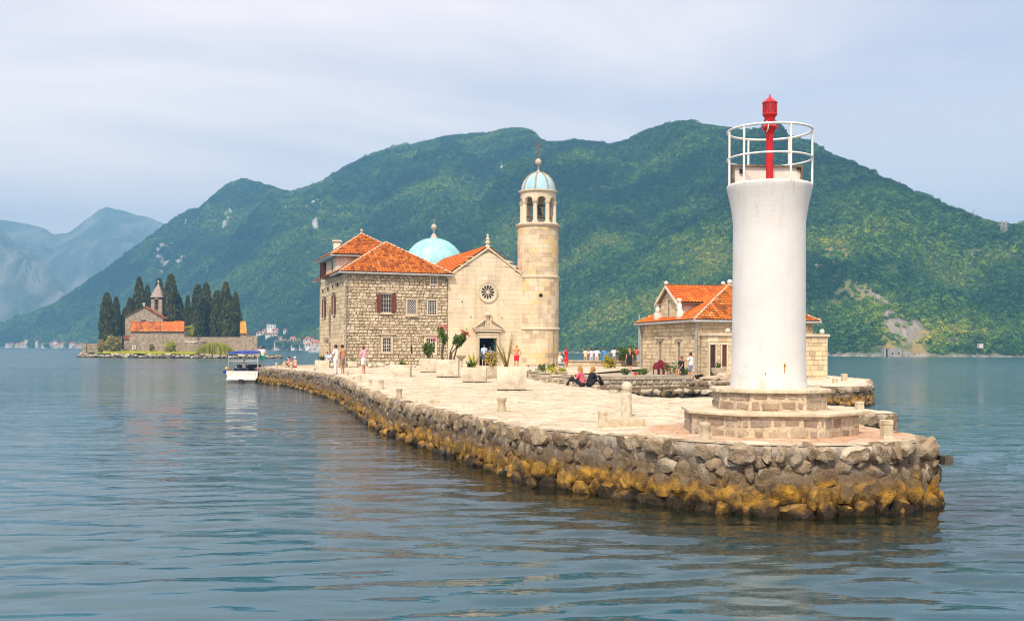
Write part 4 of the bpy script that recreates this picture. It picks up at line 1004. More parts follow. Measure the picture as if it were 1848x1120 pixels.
    m = MB(); c_ = L(SX, 18.4, 16.2); m.box(c_, (.75, .04, .05), TH); m.build('dome_cross', plain('iron_grey', (0.25, 0.22, 0.2), .6), root)
church()

# ------------------------------------------------------------------ bell tower
TC = L(17.2, 0.7)
def tower():
    root = empty('bell_tower', (0, 0, 0), 0, 'round stone bell tower with blue ribbed dome and cross beside the church', 'tower')
    r0, r1 = 1.86, 1.80
    m = MB(); m.lathe([(r0 - .05, GZ - 1), (r0 - .05, 9.3), (r1 - .05, 9.3), (r1 - .05, 13.7)], TC, 40); m.build('core', ASH_J, root, ang=30)
    r = random.Random(3); blocks = []
    z = GZ - .02; breaks = [4.70, 9.20, 13.66]
    for zt, rad in zip(breaks, (r0, r0 - .005, r1)):
        n = int(round((zt - z) / .40)); h = (zt - z) / n
        for k in range(n):
            a = r.uniform(0, .3); end = a + 2 * math.pi
            while a < end - .02:
                da = r.uniform(.24, .46)
                if end - a - da < .2: da = end - a
                blocks.append((a, a + da, z + k * h, z + (k + 1) * h, rad)); a += da
        z = zt + .14
    rest = []; cnt = 0
    camdir = math.atan2(-TC.y, -TC.x)
    hole = [(976 - 6, 534, 6)]
    for (a, b, za, zb, rad) in blocks:
        mid = (a + b) / 2; d = (mid - camdir + math.pi) % (2 * math.pi) - math.pi
        g = .004; vs = []; dep = rad + r.uniform(-.008, .012)
        N = 3
        for rr_ in (rad - .06, dep):
            for zz_ in (za + g, zb - g):
                for i in range(N + 1):
                    x = a + g / rad + (b - a - 2 * g / rad) * i / N; vs.append(Vector((TC.x + rr_ * math.cos(x), TC.y + rr_ * math.sin(x), zz_)))
        n1 = N + 1; fs_ = []
        for i in range(N):
            fs_ += [(2 * n1 + i, 2 * n1 + i + 1, 3 * n1 + i + 1, 3 * n1 + i), (n1 + i, 3 * n1 + i, 3 * n1 + i + 1, n1 + i + 1), (i, i + 1, 2 * n1 + i + 1, 2 * n1 + i)]
        fs_ += [(0, 2 * n1, 3 * n1, n1), (N, n1 + N, 3 * n1 + N, 2 * n1 + N)]
        if abs(d) < 1.75 and cnt < 300:
            cnt += 1; c = sum(vs, Vector()) / len(vs); me = bpy.data.meshes.new('block'); me.from_pydata([tuple(v - c) for v in vs], [], fs_); me.materials.append(ASHLAR_T); mesh_obj('block', me, root, loc=c)
        else: rest.append((vs, fs_))
    vs = []; fs_ = []
    for v, f in rest: k = len(vs); vs += [tuple(q) for q in v]; fs_ += [tuple(i + k for i in g) for g in f]
    tag(mesh_obj('small_block', np_mesh('small_block', np.array(vs), np.array(fs_), ASHLAR_T, False), root), kind='stuff')
    for zc, rr_ in ((4.77, r0 + .12), (9.27, r0 + .10)):
        m = MB(); m.lathe([(r0 - .1, zc - .13), (rr_ - .03, zc - .10), (rr_, zc), (rr_ - .02, zc + .06), (r0 - .1, zc + .12)], TC, 40); m.build('cornice', TRIM, root, ang=40)
    m = MB(); m.lathe([(r1 - .1, 13.55), (r1 + .08, 13.62), (r1 + .18, 13.75), (r1 + .18, 13.85), (r1, 13.95), (1.2, 13.97)], TC, 40); m.build('belfry_cornice', TRIM, root, ang=40)
    # belfry arcade: eight columns and arches
    zb, zs, zt, ro, ri = 13.95, 15.75, 16.62, 1.56, 1.26; nb = 8
    off = camdir + math.pi / 8 * 0.55
    half = math.pi / nb * .66
    for k in range(nb):
        a = off + 2 * math.pi * k / nb + math.pi / nb; c = (TC.x + 1.42 * math.cos(a), TC.y + 1.42 * math.sin(a), 0)
        m = MB(); m.lathe([(.27, zb - .02), (.27, zb + .14), (.19, zb + .24), (.185, zs - .2), (.165, zs - .16), (.26, zs + .02), (.27, zs + .12), (.2, zs + .12)], c, 12); m.build('column', TRIM, root, ang=40)
    m = MB(); NS = 10
    for k in range(nb):
        c0 = off + 2 * math.pi * k / nb
        for i in range(-NS - 3, NS + 3):
            def zz_(j):
                if abs(j) >= NS: return zs + .1
                return zs + .1 + math.sqrt(max(0, 1 - (j / NS) ** 2)) * half * 1.42
            def an(j): return c0 + (j / NS * half if abs(j) <= NS else math.copysign(half + (math.pi / nb - half) * (abs(j) - NS) / 3, j))
            a, b = an(i), an(i + 1); p = lambda r_, x, z_: (TC.x + r_ * math.cos(x), TC.y + r_ * math.sin(x), z_)
            m.hexa([p(ro, a, zz_(i)), p(ro, b, zz_(i + 1)), p(ri, b, zz_(i + 1)), p(ri, a, zz_(i))], [p(ro, a, zt), p(ro, b, zt), p(ri, b, zt), p(ri, a, zt)])
    m.build('arcade', TRIM, root)
    m = MB(); m.lathe([(1.0, zt - .05), (1.55, zt - .03), (1.62, zt + .04), (1.74, zt + .1), (1.74, zt + .2), (1.5, zt + .24)], TC, 40); m.build('dome_cornice', TRIM, root, ang=40)
    m = MB(); m.ball((TC.x, TC.y, 15.5), .12); m.lathe([(.42, 14.75), (.40, 14.82), (.30, 15.0), (.25, 15.3), (.14, 15.45), (.02, 15.5)], TC, 16); m.build('bell', plain('bell_bronze', (0.10, 0.075, 0.045), .5, .2, 5, 0, .6), root, ang=40)
    m = MB(); m.box((TC.x, TC.y, 15.62), (2.4, .10, .12), .4); m.box((TC.x, TC.y, 14.55), (2.5, .08, .10), .4); m.box((TC.x, TC.y, 14.55), (2.5, .08, .10), .4 + math.pi / 2); m.build('bell_frame', plain('old_timber', (0.13, 0.09, 0.06), .85), root)
    # dome with ribs
    t = NT('dome_blue'); p = t.pos(); c = t.ramp(t.noise(p, 1.5, 6, .6), [(.3, (.26, .47, .58)), (.55, (.36, .58, .67)), (.75, (.50, .68, .74))]); BL = t.fin(c, .6, t.bump(t.noise(p, 8, 4), .2, .02), .35)
    zz0 = zt + .22; H = 1.66; Rr = 1.47
    m = MB(); m.lathe([(Rr * math.cos(a), zz0 + H * math.sin(a)) for a in np.linspace(0, 1.54, 14)], TC, 40); dome = m.build('dome', BL, root, ang=60)
    for i in range(8):
        a = off + 2 * math.pi * i / 8 + math.pi / 8; m = MB(); m.tube([(TC.x + (Rr + .01) * math.cos(b) * math.cos(a), TC.y + (Rr + .01) * math.cos(b) * math.sin(a), zz0 + (H + .01) * math.sin(b)) for b in np.linspace(0, 1.52, 12)], .085, 6); m.build('rib', plain('rib_stone', (0.40, 0.31, 0.22), .85, .2, 4, .3), dome, ang=60)
    m = MB(); zf = zz0 + H; m.lathe([(.22, zf - .06), (.18, zf + .1), (.06, zf + .22), (.035, zf + .25), (.035, zf + .6), (.12, zf + .64), (.25, zf + .76), (.30, zf + .92), (.25, zf + 1.08), (.12, zf + 1.2), (.03, zf + 1.24)], TC, 16); m.build('finial', plain('finial_stone', (0.55, 0.46, 0.38), .8, .2), root, ang=40)
    m = MB(); m.tube([(TC.x, TC.y, zf + 1.2), (TC.x, TC.y, zf + 2.85)], .035); q = Vector((TC.x, TC.y, zf + 2.35)); d = Vector((math.cos(TH), math.sin(TH), 0)) * .48; m.tube([q - d, q + d], .035)
    m.tube([q - d + Vector((0, 0, -.08)), q - d + Vector((0, 0, .08))], .03); m.tube([q + d + Vector((0, 0, -.08)), q + d + Vector((0, 0, .08))], .03); m.build('cross', plain('bronze_cross', (0.22, 0.16, 0.11), .5, .2, 4, 0, .5), root)
    m = MB(); a = camdir + .15; q = Vector((TC.x + 1.82 * math.cos(a), TC.y + 1.82 * math.sin(a), 7.62)); m.lathe([(.001, -.0), (.16, 0), (.16, .06), (.001, .06)], (0, 0, 0), 14); 
    o = m.build('porthole', DARK, root); o.matrix_world = Matrix.Translation(q) @ Matrix.Rotation(a, 4, 'Z') @ Matrix.Rotation(math.pi / 2, 4, 'Y')
    a = camdir + .82; m = MB(); m.tube([(TC.x + 1.92 * math.cos(a), TC.y + 1.92 * math.sin(a), GZ), (TC.x + 1.92 * math.cos(a), TC.y + 1.92 * math.sin(a), 4.6)], .03); m.build('conductor', plain('iron_grey', (0.25, 0.22, 0.2), .6), root)
tower()

# ------------------------------------------------------------------ caretaker's house on the right
HU = Vector((0.974, 0.227, 0)).normalized(); HV = Vector((-HU.y, HU.x, 0)); H0 = Vector((12.55, 69.5, 0)); HT = math.atan2(HU.y, HU.x)
def H(s, t, z=0.0): return H0 + HU * s + HV * t + Vector((0, 0, z))
def hmb():
    m = MB(); m.T = Matrix.Translation(H0) @ Matrix.Rotation(HT, 4, 'Z'); return m
def house():
    root = empty('stone_house', (0, 0, 0), 0, 'small stone house with orange roof, gabled dormer and flat porch behind the lighthouse', 'house')
    Wd, D, E, A_ = 8.65, 10.8, 5.0, 7.68
    m = hmb(); m.prism([(0.05, 0.05), (Wd, .05), (Wd, D), (.05, D)], .4, E); m.build('wall', ASH_J, root)
    side = (H(.05, D), HT - math.pi / 2)
    holes = []
    CARV = plain('carved_lattice', (0.50, 0.40, 0.28), .85, .3, 9, .4)
    for tt, y0, y1, px in ((3.13, 662, 617, 1226), (6.74, 654, 616, 1192)):
        s = D - tt; Y = 69.5 + .974 * tt; z0, z1 = P(px, y0, Y).z, P(px, y1, Y).z; z0 = max(z0, 2.0); w = .62
        holes.append((s - w / 2 - .14, s + w / 2 + .14, z0 - .14, z1 + .14)); window(root, side, s, z0, w, z1 - z0, bars=(5, 12), frame=.14, lintel=True, sill=False, barmat=CARV)
    gw = 1.75; gc = D - 5.05; GE, GA = 6.55, 7.6
    masonry(root, H(.05, D).to_2d(), -HV, D, .9, E - .06, ASHLAR_H, (.24, .32), (.28, .50), holes, gap=.010, dep=.05, ch=.016, seed=21, name='block', limit=300)
    masonry(root, H(0, .05).to_2d(), HU, Wd, .9, E - .06, ASHLAR_H, (.24, .32), (.28, .50), [(.2, Wd, 0, 4.1)], gap=.009, dep=.05, ch=.014, seed=22, name='block', limit=60)
    # dormer
    m = hmb(); m.hexa([(0.05, 5.05 - gw, E - .1), (.05, 5.05 + gw, E - .1), (.05, 5.05 + gw, GE), (.05, 5.05, GA - .1), (.05, 5.05 - gw, GE)], [(4.2, 5.05 - gw, E - .1), (4.2, 5.05 + gw, E - .1), (4.2, 5.05 + gw, GE), (4.2, 5.05, GA - .1), (4.2, 5.05 - gw, GE)]); m.build('dormer_wall', PLASTER, root)
    masonry(root, H(.05, 5.05 + gw).to_2d(), -HV, 2 * gw, E - .04, GA - .1, ASHLAR_H, (.26, .36), (.36, .62), [(gw - .36, gw + .36, 5.15, 6.75)], gap=.009, dep=.05, ch=.014, top=lambda s: GA - .12 - abs(s - gw) * (GA - GE) / gw, seed=23, name='block')
    window(root, side, gc, 5.25, .5, 1.35, bars=(2, 3), frame=.12, sill=True)
    up = Vector((0, 0, .05)); go = .42; k = (GA - GE) / gw
    a = H(-.32, 5.05 - gw - go, GE - k * go); b = H(-.32, 5.05 + gw + go, GE - k * go); c = H(-.32, 5.05, GA); d = H(4.4, 5.05, GA); a2 = H(3.3, 5.05 - gw - go, GE - k * go); b2 = H(3.3, 5.05 + gw + go, GE - k * go)
    tile_slope(root, [a, a2, d, c], TILE_BRIGHT); tile_slope(root, [b2, b, c, d], TILE_BRIGHT)
    ridge_caps(root, c + up, d + up, TILE)
    m = hmb()
    for sg in (-1, 1):
        y0 = 5.05 + sg * (gw + go); m.hexa([(-.36, y0, GE - k * go - .12), (-.36, 5.05, GA - .12), (-.36, 5.05, GA + .05), (-.36, y0, GE - k * go + .05)], [(-.24, y0, GE - k * go - .12), (-.24, 5.05, GA - .12), (-.24, 5.05, GA + .05), (-.24, y0, GE - k * go + .05)])
    m.build('barge_trim', PLASTER, root)
    for sg in (-1, 1):   # white carved scroll beside the dormer
        y = 5.05 + sg * (gw + .16); m = hmb(); y += sg * .16; m.box((-.06, y, E + .35), (.34, .5, .8), 0, None, .8); m.ball((-.08, y + sg * .16, E + .45), .40, 12, 8, (.5, 1, 1.2)); m.ball((-.08, y - sg * .02, E + 1.0), .32, 12, 8, (.6, .9, 1.1)); m.ball((-.08, y - sg * .06, E + 1.42), .22); m.build('scroll', plain('white_scroll', (0.76, 0.72, 0.66), .85, .1, 4, .2), root, ang=60)
    m = MB(); q = H(-.25, 5.05, GA + .1); m.ball(q + Vector((0, 0, .12)), .15); m.build('ball_finial', PLASTER, root, ang=60)
    m = MB(); m.ball(H(4.2, 5.05, GA + .28), .16); m.build('ball_finial', PLASTER, root, ang=60)
    m = MB(); m.ball(H(4.4, 4.35, A_ + .28), .18); m.build('ball_finial', PLASTER, root, ang=60)
    # main hip roof
    o = .4; p1, p2, p3, p4 = H(-o, -o, E), H(Wd + o, -o, E), H(Wd + o, D + o, E), H(-o, D + o, E); r1, r2 = H(4.32, 4.32, A_), H(4.32, 6.5, A_)
    tile_slope(root, [p1, p2, r1], TILE); tile_slope(root, [p4, p1, r1, r2], TILE_BRIGHT); tile_slope(root, [p2, p3, r2, r1], TILE)  # left slope's sunlit look is put into its colour by the brighter tile
    for x, y in ((p1, r1), (p2, r1), (p4, r2), (r1, r2)): ridge_caps(root, x + up, y + up)
    m = hmb(); m.tube([(-o - .06, D + .3, E - .07), (-o - .06, -o - .06, E - .07)], .09); m.tube([(-o - .06, -o - .06, E - .07), (Wd + o, -o - .06, E - .07)], .09); m.build('gutter', GUTTER, root, ang=40)
    m = hmb(); m.tube([(-.12, -.3, E - .12), (-.10, -.10, E - .6), (-.10, -.10, .95)], .10); m.build('downpipe', GUTTER, root, ang=40)
    m = hmb(); m.tube([(-.3, D - .2, E - .12), (-.12, D - .2, E - .6), (-.12, D - .2, .95)], .09); m.build('downpipe', GUTTER, root, ang=40)
    # flat-roofed porch
    pt, s0, s1, pz = -1.2, .25, 9.1, 4.12
    m = hmb(); m.prism([(s0 + .05, pt + .05), (s1 - .05, pt + .05), (s1 - .05, 2), (s0 + .05, 2)], .4, pz - .02); m.build('porch_wall', ASH_J, root)
    fr = (H(s0, pt + .05), HT); dh = [(.05, .62, .9, 3.35), (.92, 1.42, 1.9, 3.35)]
    masonry(root, H(s0, pt + .05).to_2d(), HU, s1 - s0, .9, pz - .18, ASHLAR_H, (.24, .38), (.3, .62), dh, gap=.010, dep=.05, ch=.014, seed=24, name='block', limit=240)
    masonry(root, H(s0 + .05, 0).to_2d(), -HV, -pt, .9, pz - .18, ASHLAR_H, (.24, .38), (.3, .62), [], gap=.010, dep=.05, ch=.014, seed=25, name='block')
    masonry(root, H(s1 - .05, pt).to_2d(), HV, 3.1, .9, pz - .18, ASHLAR_H, (.24, .38), (.3, .62), [], gap=.010, dep=.05, ch=.014, seed=26, name='block')
    m = hmb(); m.prism([(s0 - .1, pt - .12), (s1 + .1, pt - .12), (s1 + .1, 1.9), (s0 - .1, 1.9)], pz - .18, pz); m.build('parapet_cornice', TRIM, root)
    m = hmb(); m.box((s0 + .34, pt + .05, 2.12), (.38, .06, 2.4)); m.build('door', plain('brown_door', (0.045, 0.02, 0.012), .5), root)
    m = hmb(); m.box((s0 + 1.17, pt + .05, 2.62), (.34, .06, 1.42)); m.build('tall_window', plain('brown_shutter', (0.10, 0.03, 0.015), .5), root)
    m = hmb()
    for x in (s0 + .1, s0 + .58, s0 + .96, s0 + 1.4): m.box((x, pt + .0, 2.15), (.09, .14, 2.5))
    m.box((s0 + .34, pt, 3.42), (.6, .14, .14)); m.box((s0 + 1.17, pt, 3.42), (.6, .14, .14)); m.build('door_frame', TRIM, root)
    for s in (s0 + 1.5, s1 - .35): m = hmb(); m.ball((s, pt + .15, pz + .17), .17); m.build('parapet_ball', PLASTER, root, ang=60)
house()
# ------------------------------------------------------------------ lighthouse on its stepped plinth
LX, LY = 5.43, 21.7; LC = Vector((LX, LY, 0)); ZB = 1.27
WHITE = None
def lighthouse():
    root = empty('lighthouse', (0, 0, 0), 0, 'white plastered lighthouse with red lantern post and railing on a stepped stone plinth', 'lighthouse')
    t = NT('white_render'); p = t.pos(); z = t.sepz(p)
    c = t.ramp(t.noise(p, 1.3, 6, .6), [(.3, (.62, .615, .61)), (.7, (.70, .695, .69))])
    c = t.mix(t.math('MULTIPLY', t.ramp(t.noise(t.mapping(p, (3.5, 3.5, .35)), 1, 5, .6), [(.52, 0.0), (.72, 1.0)]), .36), c, (.46, .43, .38))
    low = t.ramp(t.math('SUBTRACT', z, 2.2), [(0.0, 1.0), (.45, .8), (1.0, 0.0)]); top = t.ramp(t.math('SUBTRACT', 6.5, z), [(0.0, 1.0), (.5, 0.0)])
    spk = t.math('MULTIPLY', t.ramp(t.noise(p, 26, 4, .75), [(.60, 0.0), (.66, 1.0)]), t.ramp(t.noise(p, 2.2, 3), [(.42, 0.0), (.58, 1.0)]))
    c = t.mix(t.math('MULTIPLY', t.math('MULTIPLY', spk, t.math('ADD', low, t.math('MULTIPLY', top, .5), clamp=True)), .75), c, (.20, .18, .15))
    c = t.mix(t.math('MULTIPLY', t.ramp(t.noise(p, 3.0, 5), [(.5, 0.0), (.62, 1.0)]), t.math('MULTIPLY', t.ramp(t.math('SUBTRACT', z, 2.2), [(0.0, 1.0), (.30, 0.0)]), .7)), c, (.46, .40, .32))
    c = t.mix(t.math('MULTIPLY', t.math('MULTIPLY', t.ramp(t.noise(t.mapping(p, (9, 9, .30)), 1, 4, .6), [(.56, 0.0), (.70, 1.0)]), t.ramp(t.math('SUBTRACT', 6.5, z), [(0.0, 1.0), (1.0, 0.0)])), .55), c, (.40, .27, .15))
    crk = t.vor(t.mapping(p, (1, 1, .7)), 1.6, 'DISTANCE_TO_EDGE'); c = t.mix(t.math('MULTIPLY', t.ramp(crk, [(.0, 1.0), (.012, 0.0)]), t.math('MULTIPLY', t.ramp(t.noise(p, .9, 3), [(.5, 0.0), (.6, 1.0)]), .12)), c, (.46, .43, .39))
    WH = t.fin(c, .9, t.bump(t.math('ADD', t.noise(p, 24, 5, .6), t.math('MULTIPLY', t.noise(p, 4, 4), .6)), .42, .02), .2)
    m = MB(); prof = [(.80, 2.20), (.775, 2.5), (.76, 3.2), (.755, 4.2), (.75, 5.4), (.752, 5.68), (.785, 5.95), (.825, 6.15), (.868, 6.34), (.888, 6.42), (.888, 6.46), (.87, 6.485), (.3, 6.49)]
    m.lathe(prof, LC, 64); o = m.build('tower_shaft', WH, root, ang=50)
    # rust stains as thin streaks of iron and rust: two small iron stubs
    RU = plain('rust_streak', (0.55, 0.24, 0.03), .8, .3, 20)
    for px, py in ((1381, 680), (1417, 664)):
        q = P(px, py, LY - .79); a = math.atan2(q.y - LY, q.x - LX); m = MB()
        zc = q.z
        for k in range(6): m.box((0, -.0005 * k, zc + .05 - k * .03), (.030 - .004 * k, .008, .034))
        m.box((0, -.02, zc + .075), (.022, .05, .022)); ob = m.build('rust_stub', RU, root); ob.location = (LX + .768 * math.cos(a), LY + .768 * math.sin(a), 0); ob.rotation_euler = (0, 0, a + math.pi / 2)
    # plinth tiers: chamfered octagons of stone with slab tops
    PL = stone_mat('plinth_stone', [(0.0, (.30, .22, .17)), (.25, (.42, .31, .22)), (.5, (.55, .45, .32)), (.75, (.36, .27, .22)), (1.0, (.52, .45, .37))], False, .7, 5.0, .02)
    PM = stone_mat('plinth_mortar', [(.3, (.56, .45, .31)), (.7, (.68, .57, .42))], False, .5, 6.0, .02, True)
    SL = stone_mat('plinth_slab', [(.0, (.72, .61, .45)), (1.0, (.78, .69, .54))], False, .35, 3.0, .01)
    def octo(w, ch): 
        h = w / 2; return [(-h + ch, -h), (h - ch, -h), (h, -h + ch), (h, h - ch), (h - ch, h), (-h + ch, h), (-h, h - ch), (-h, -h + ch)]
    rot = R(-4)
    def tier(w, ch, z0, z1, slab, seed, kk):
        c, s = math.cos(rot), math.sin(rot); poly = [(LX + x * c - y * s, LY + x * s + y * c) for x, y in octo(w, ch)]
        m = MB(); m.prism(poly, z0 - .3, z1 - .005); m.build('plinth_core', PM, root)
        for i in range(8):
            a, b = Vector(poly[i]), Vector(poly[(i + 1) % 8]); d = (b - a)
            masonry(root, a, d, d.length, z0 + .01, z1 - .01, PL, (.17, .26), (.18, .46), (), gap=.034, dep=.018, ch=.010, jit=.022, seed=seed + i, ragged=.8)
        sp = [(LX + x * c - y * s, LY + x * s + y * c) for x, y in octo(w + .16, ch + .02)]
        m = MB(); m.prism(sp, z1, z1 + slab); m.build('plinth_slab', SL, root, bevel=.018, seg=2)
    tier(3.34, .87, ZB - .03, 1.70, .07, 40, 0); tier(2.18, .54, 1.77, 2.13, .08, 60, 1)
    # railing
    RW = plain('white_rail', (.78, .77, .73), .5, .08, 8); rl = MB(); rl.ring((LX, LY, 7.62), .875, .026, 56); rail = rl.build('railing', RW, root, ang=60)
    rl = MB(); rl.ring((LX, LY, 7.03), .875, .022, 56); rl.build('mid_rail', RW, rail, ang=60)
    for px in (1311.5, 1330, 1365, 1406, 1437, 1455.5):
        x = (px - CX) / F * LY - LX; x = max(-.87, min(.87, x)); near = px in (1330, 1406, 1455.5, 1311.5)
        y = math.sqrt(max(0, .875 ** 2 - x * x)); y = LY - y if near else LY + y
        m = MB(); m.tube([(LX + x, y, 6.44), (LX + x, y, 7.61)], .024); m.build('baluster', RW, rail, ang=60)
    # red lantern post
    RED = plain('red_paint', (.55, .008, .012), .38, .12, 9, .1, 0, .5); z = 6.48
    k = F / LY; zz_ = lambda y: EYE + (631.5 - y) / k
    m = MB(); m.lathe([(.12, 6.45), (.12, 6.50), (.075, 6.52), (.075, zz_(245)), (.10, zz_(238)), (.15, zz_(232)), (.185, zz_(231)), (.185, zz_(229)), (.12, zz_(226)), (.10, zz_(226))], LC, 24); post = m.build('lantern_post', RED, root, ang=35)
    m = MB(); m.lathe([(.10, zz_(227)), (.105, zz_(214)), (.125, zz_(211)), (.155, zz_(208)), (.155, zz_(205.5)), (.12, zz_(204))], LC, 24); m.build('lantern_neck', RED, post, ang=35)
    m = MB(); m.lathe([(.135, zz_(205)), (.14, zz_(187)), (.10, zz_(186))], LC, 24); m.build('lantern_glass', plain('red_lens', (.40, .006, .01), .15, .25, 14, 0, 0, .6), post, ang=35)
    m = MB()
    for i in range(10):
        a = 2 * math.pi * i / 10; m.tube([(LX + .148 * math.cos(a), LY + .148 * math.sin(a), zz_(206)), (LX + .148 * math.cos(a), LY + .148 * math.sin(a), zz_(187))], .008, 6)
        b = 2 * math.pi * (i + 1) / 10; m.tube([(LX + .15 * math.cos(a), LY + .15 * math.sin(a), zz_(205)), (LX + .15 * math.cos(b), LY + .15 * math.sin(b), zz_(188))], .005, 5)
    m.build('lantern_cage', RED, post)
    m = MB(); m.lathe([(.13, zz_(188.5)), (.16, zz_(187)), (.16, zz_(185)), (.02, zz_(175.5)), (.012, zz_(170.5)), (.001, zz_(170))], LC, 24); m.build('lantern_cap', RED, post, ang=30)
    m = MB(); m.tube([P(1384, 219, LY - .13), P(1387, 224, LY - .2), P(1386, 233, LY - .2), P(1383.5, 238, LY - .13)], .012, 6); m.build('cable', RW, post, ang=60)
    # two white cabinet boards behind the post
    BD = plain('white_board', (.66, .60, .55), .7, .12, 3, .1); BE = plain('board_edge', (.20, .16, .12), .8, .3)
    c = Vector((LX, LY + .30, 0)); ang = R(3)
    m = MB(); m.box((LX + .02, LY + .28, 6.70), (1.46, .03, .44), ang); bd = m.build('panel_board', BD, root)
    m = MB(); m.box((LX + .02, LY + .28, 6.935), (1.50, .16, .035), ang); m.box((LX + .02, LY + .27, 6.475), (1.50, .07, .03), ang)
    for sg in (-1, 1): m.box((LX + .02 + sg * .74, LY + .28 + sg * .035, 6.70), (.04, .14, .46), ang)
    m.build('board_rim', BE, bd)
    for px, py in ((1338.5, 309.5), (1443.5, 302)):
        q = P(px, py, LY + .24); m = MB(); m.box((q.x, LY + .24 + (q.x - LX) * math.tan(ang), q.z), (.10, .06, .09)); m.build('junction_box', plain('black_box', (.012, .012, .012), .5), bd)
lighthouse()

# ------------------------------------------------------------------ bollards, pillar and other quay stones
BOL = stone_mat('bollard_stone', [(0.0, (.54, .44, .30)), (.5, (.63, .53, .38)), (1.0, (.69, .60, .45))], False, .6, 6.0, .02, False, .25)
def bollard(px, y0, y1, wpx, label, waist=.8, head=.25, lean=0.0, group='stone mooring bollards along the pier', name='bollard'):
    p = GQ(px, y1); k = F / p.y; h = (y1 - y0) / k; w = wpx / k / 2; r = random.Random(int(px * 7 + y1)); p.z -= .02; h += .02
    m = MB(); m.lathe([(w * 1.02, -.05), (w * .98, h * .08), (w * waist, h * .35), (w * waist * .97, h * (1 - head) - .02), (w * 1.0, h * (1 - head * .7)), (w * 1.03, h * (1 - head * .3)), (w * .9, h * .98), (w * .3, h)], (0, 0, 0), 14)
    me = m.mesh(name, BOL, 45)
    for v in me.vertices: v.co.x += r.gauss(0, .012) * w * 4 * .3; v.co.y += r.gauss(0, .012) * w * 4 * .3
    o = mesh_obj(name, me, None, loc=p, rot=(lean, lean * .6, r.uniform(0, 6))); return tag(o, label, 'bollard', group)
bollard(905, 716, 744, 18, 'waisted stone bollard on the pier just left of the sphere-topped pillar')
bollard(720.5, 700, 719, 12, 'slender waisted stone bollard in front of the long low planter')
bollard(688, 685, 703, 10, 'upright stone bollard next after the slender waisted one toward the boat')
bollard(668, 684, 695, 6.5, 'small pale bollard at the bend of the quay wall')
bollard(649.5, 676, 688, 6, 'pale bollard at the feet of the woman in pink', .9)
bollard(637.5, 680, 685, 5, 'lowest stub of a bollard on the pier bend', .95)
bollard(626.5, 669, 679, 6, 'pale bollard just right of the man in white', .9)
bollard(499, 654, 664, 5.5, 'brownish bollard near the seated bathers and the boat', .9)
bollard(514, 656, 665, 6, 'pale bollard in front of the seated bathers', .9)
bollard(526, 655, 666, 6, 'pale bollard right of the seated bathers', .9)
bollard(568, 664, 669, 5, 'tiny bollard stub below the corner planter', .95)
bollard(987, 683, 692, 5.5, 'small bollard at the left end of the inlet edge', .95)
bollard(1008, 681, 693, 3.5, 'thin stone post between small bollards at the inlet edge', 1.0)
bollard(1030.5, 689, 698, 7, 'tapered bollard just left of the seated couple', .8)
bollard(1075, 694, 705, 9, 'flat-topped bollard just right of the seated couple', .62, .35)
bollard(1103.5, 702, 711, 8, 'squat bollard beside the inlet nearest the tall pillar', .95)
bollard(1272.5, 761, 794, 22, 'waisted stone bollard in front of the lighthouse plinth', .78, .30)
def square_post(px, y0, y1, wpx, label, flare=1.2, zfix=None, top=1.0):
    p = GQ(px, y1) if zfix is None else G(px, y1, zfix); k = F / p.y; h = (y1 - y0) / k; w = wpx / k / 2; p.z -= .02
    m = MB(); 
    for (za, zb, a, b) in ((-.05, h * .3, flare, 1.0), (h * .3, h * .8, 1.0, .96), (h * .8, h + .02, 1.0 * top, 1.0 * top)):
        m.hexa([(-w * a, -w * a, za), (w * a, -w * a, za), (w * a, w * a, za), (-w * a, w * a, za)], [(-w * b, -w * b, zb), (w * b, -w * b, zb), (w * b, w * b, zb), (-w * b, w * b, zb)])
    o = m.build('mooring_post', BOL, None, bevel=.012, loc=p, rz=.15); tag(o, label, 'mooring post', 'square mooring posts near the lighthouse'); return o
square_post(1600, 757, 794, 18, 'square flared mooring post on the pier tip right of the lighthouse', 1.45)
square_post(1551, 724, 739, 13, 'square stone block on the pier behind the lighthouse plinth', 1.0)
square_post(1523.5, 674, 687, 9, 'square post on the house platform edge, right one', 1.0, ZP)
square_post(1507, 683, 691, 8, 'low square stub on the house platform edge, left one', 1.0, ZP)
o = MB(); q = P(1703, 829, 19.7); o.box((q.x, q.y, q.z), (.16, .5, .16)); o.box((q.x, q.y - .1, q.z), (.18, .06, .18)); tag(o.build('timber_beam', plain('old_beam', (.10, .085, .07), .9, .3), None), 'dark square beam end sticking out of the pier tip', 'beam')
# loose rock
q = GQ(782.5, 727); tag(mesh_obj('loose_rock', rock_mesh('loose_rock', 55, BOL, 3), None, loc=q + Vector((0, 0, .05)), scale=(.24, .2, .12)), 'rough loose rock lying on the pier paving', 'rock')
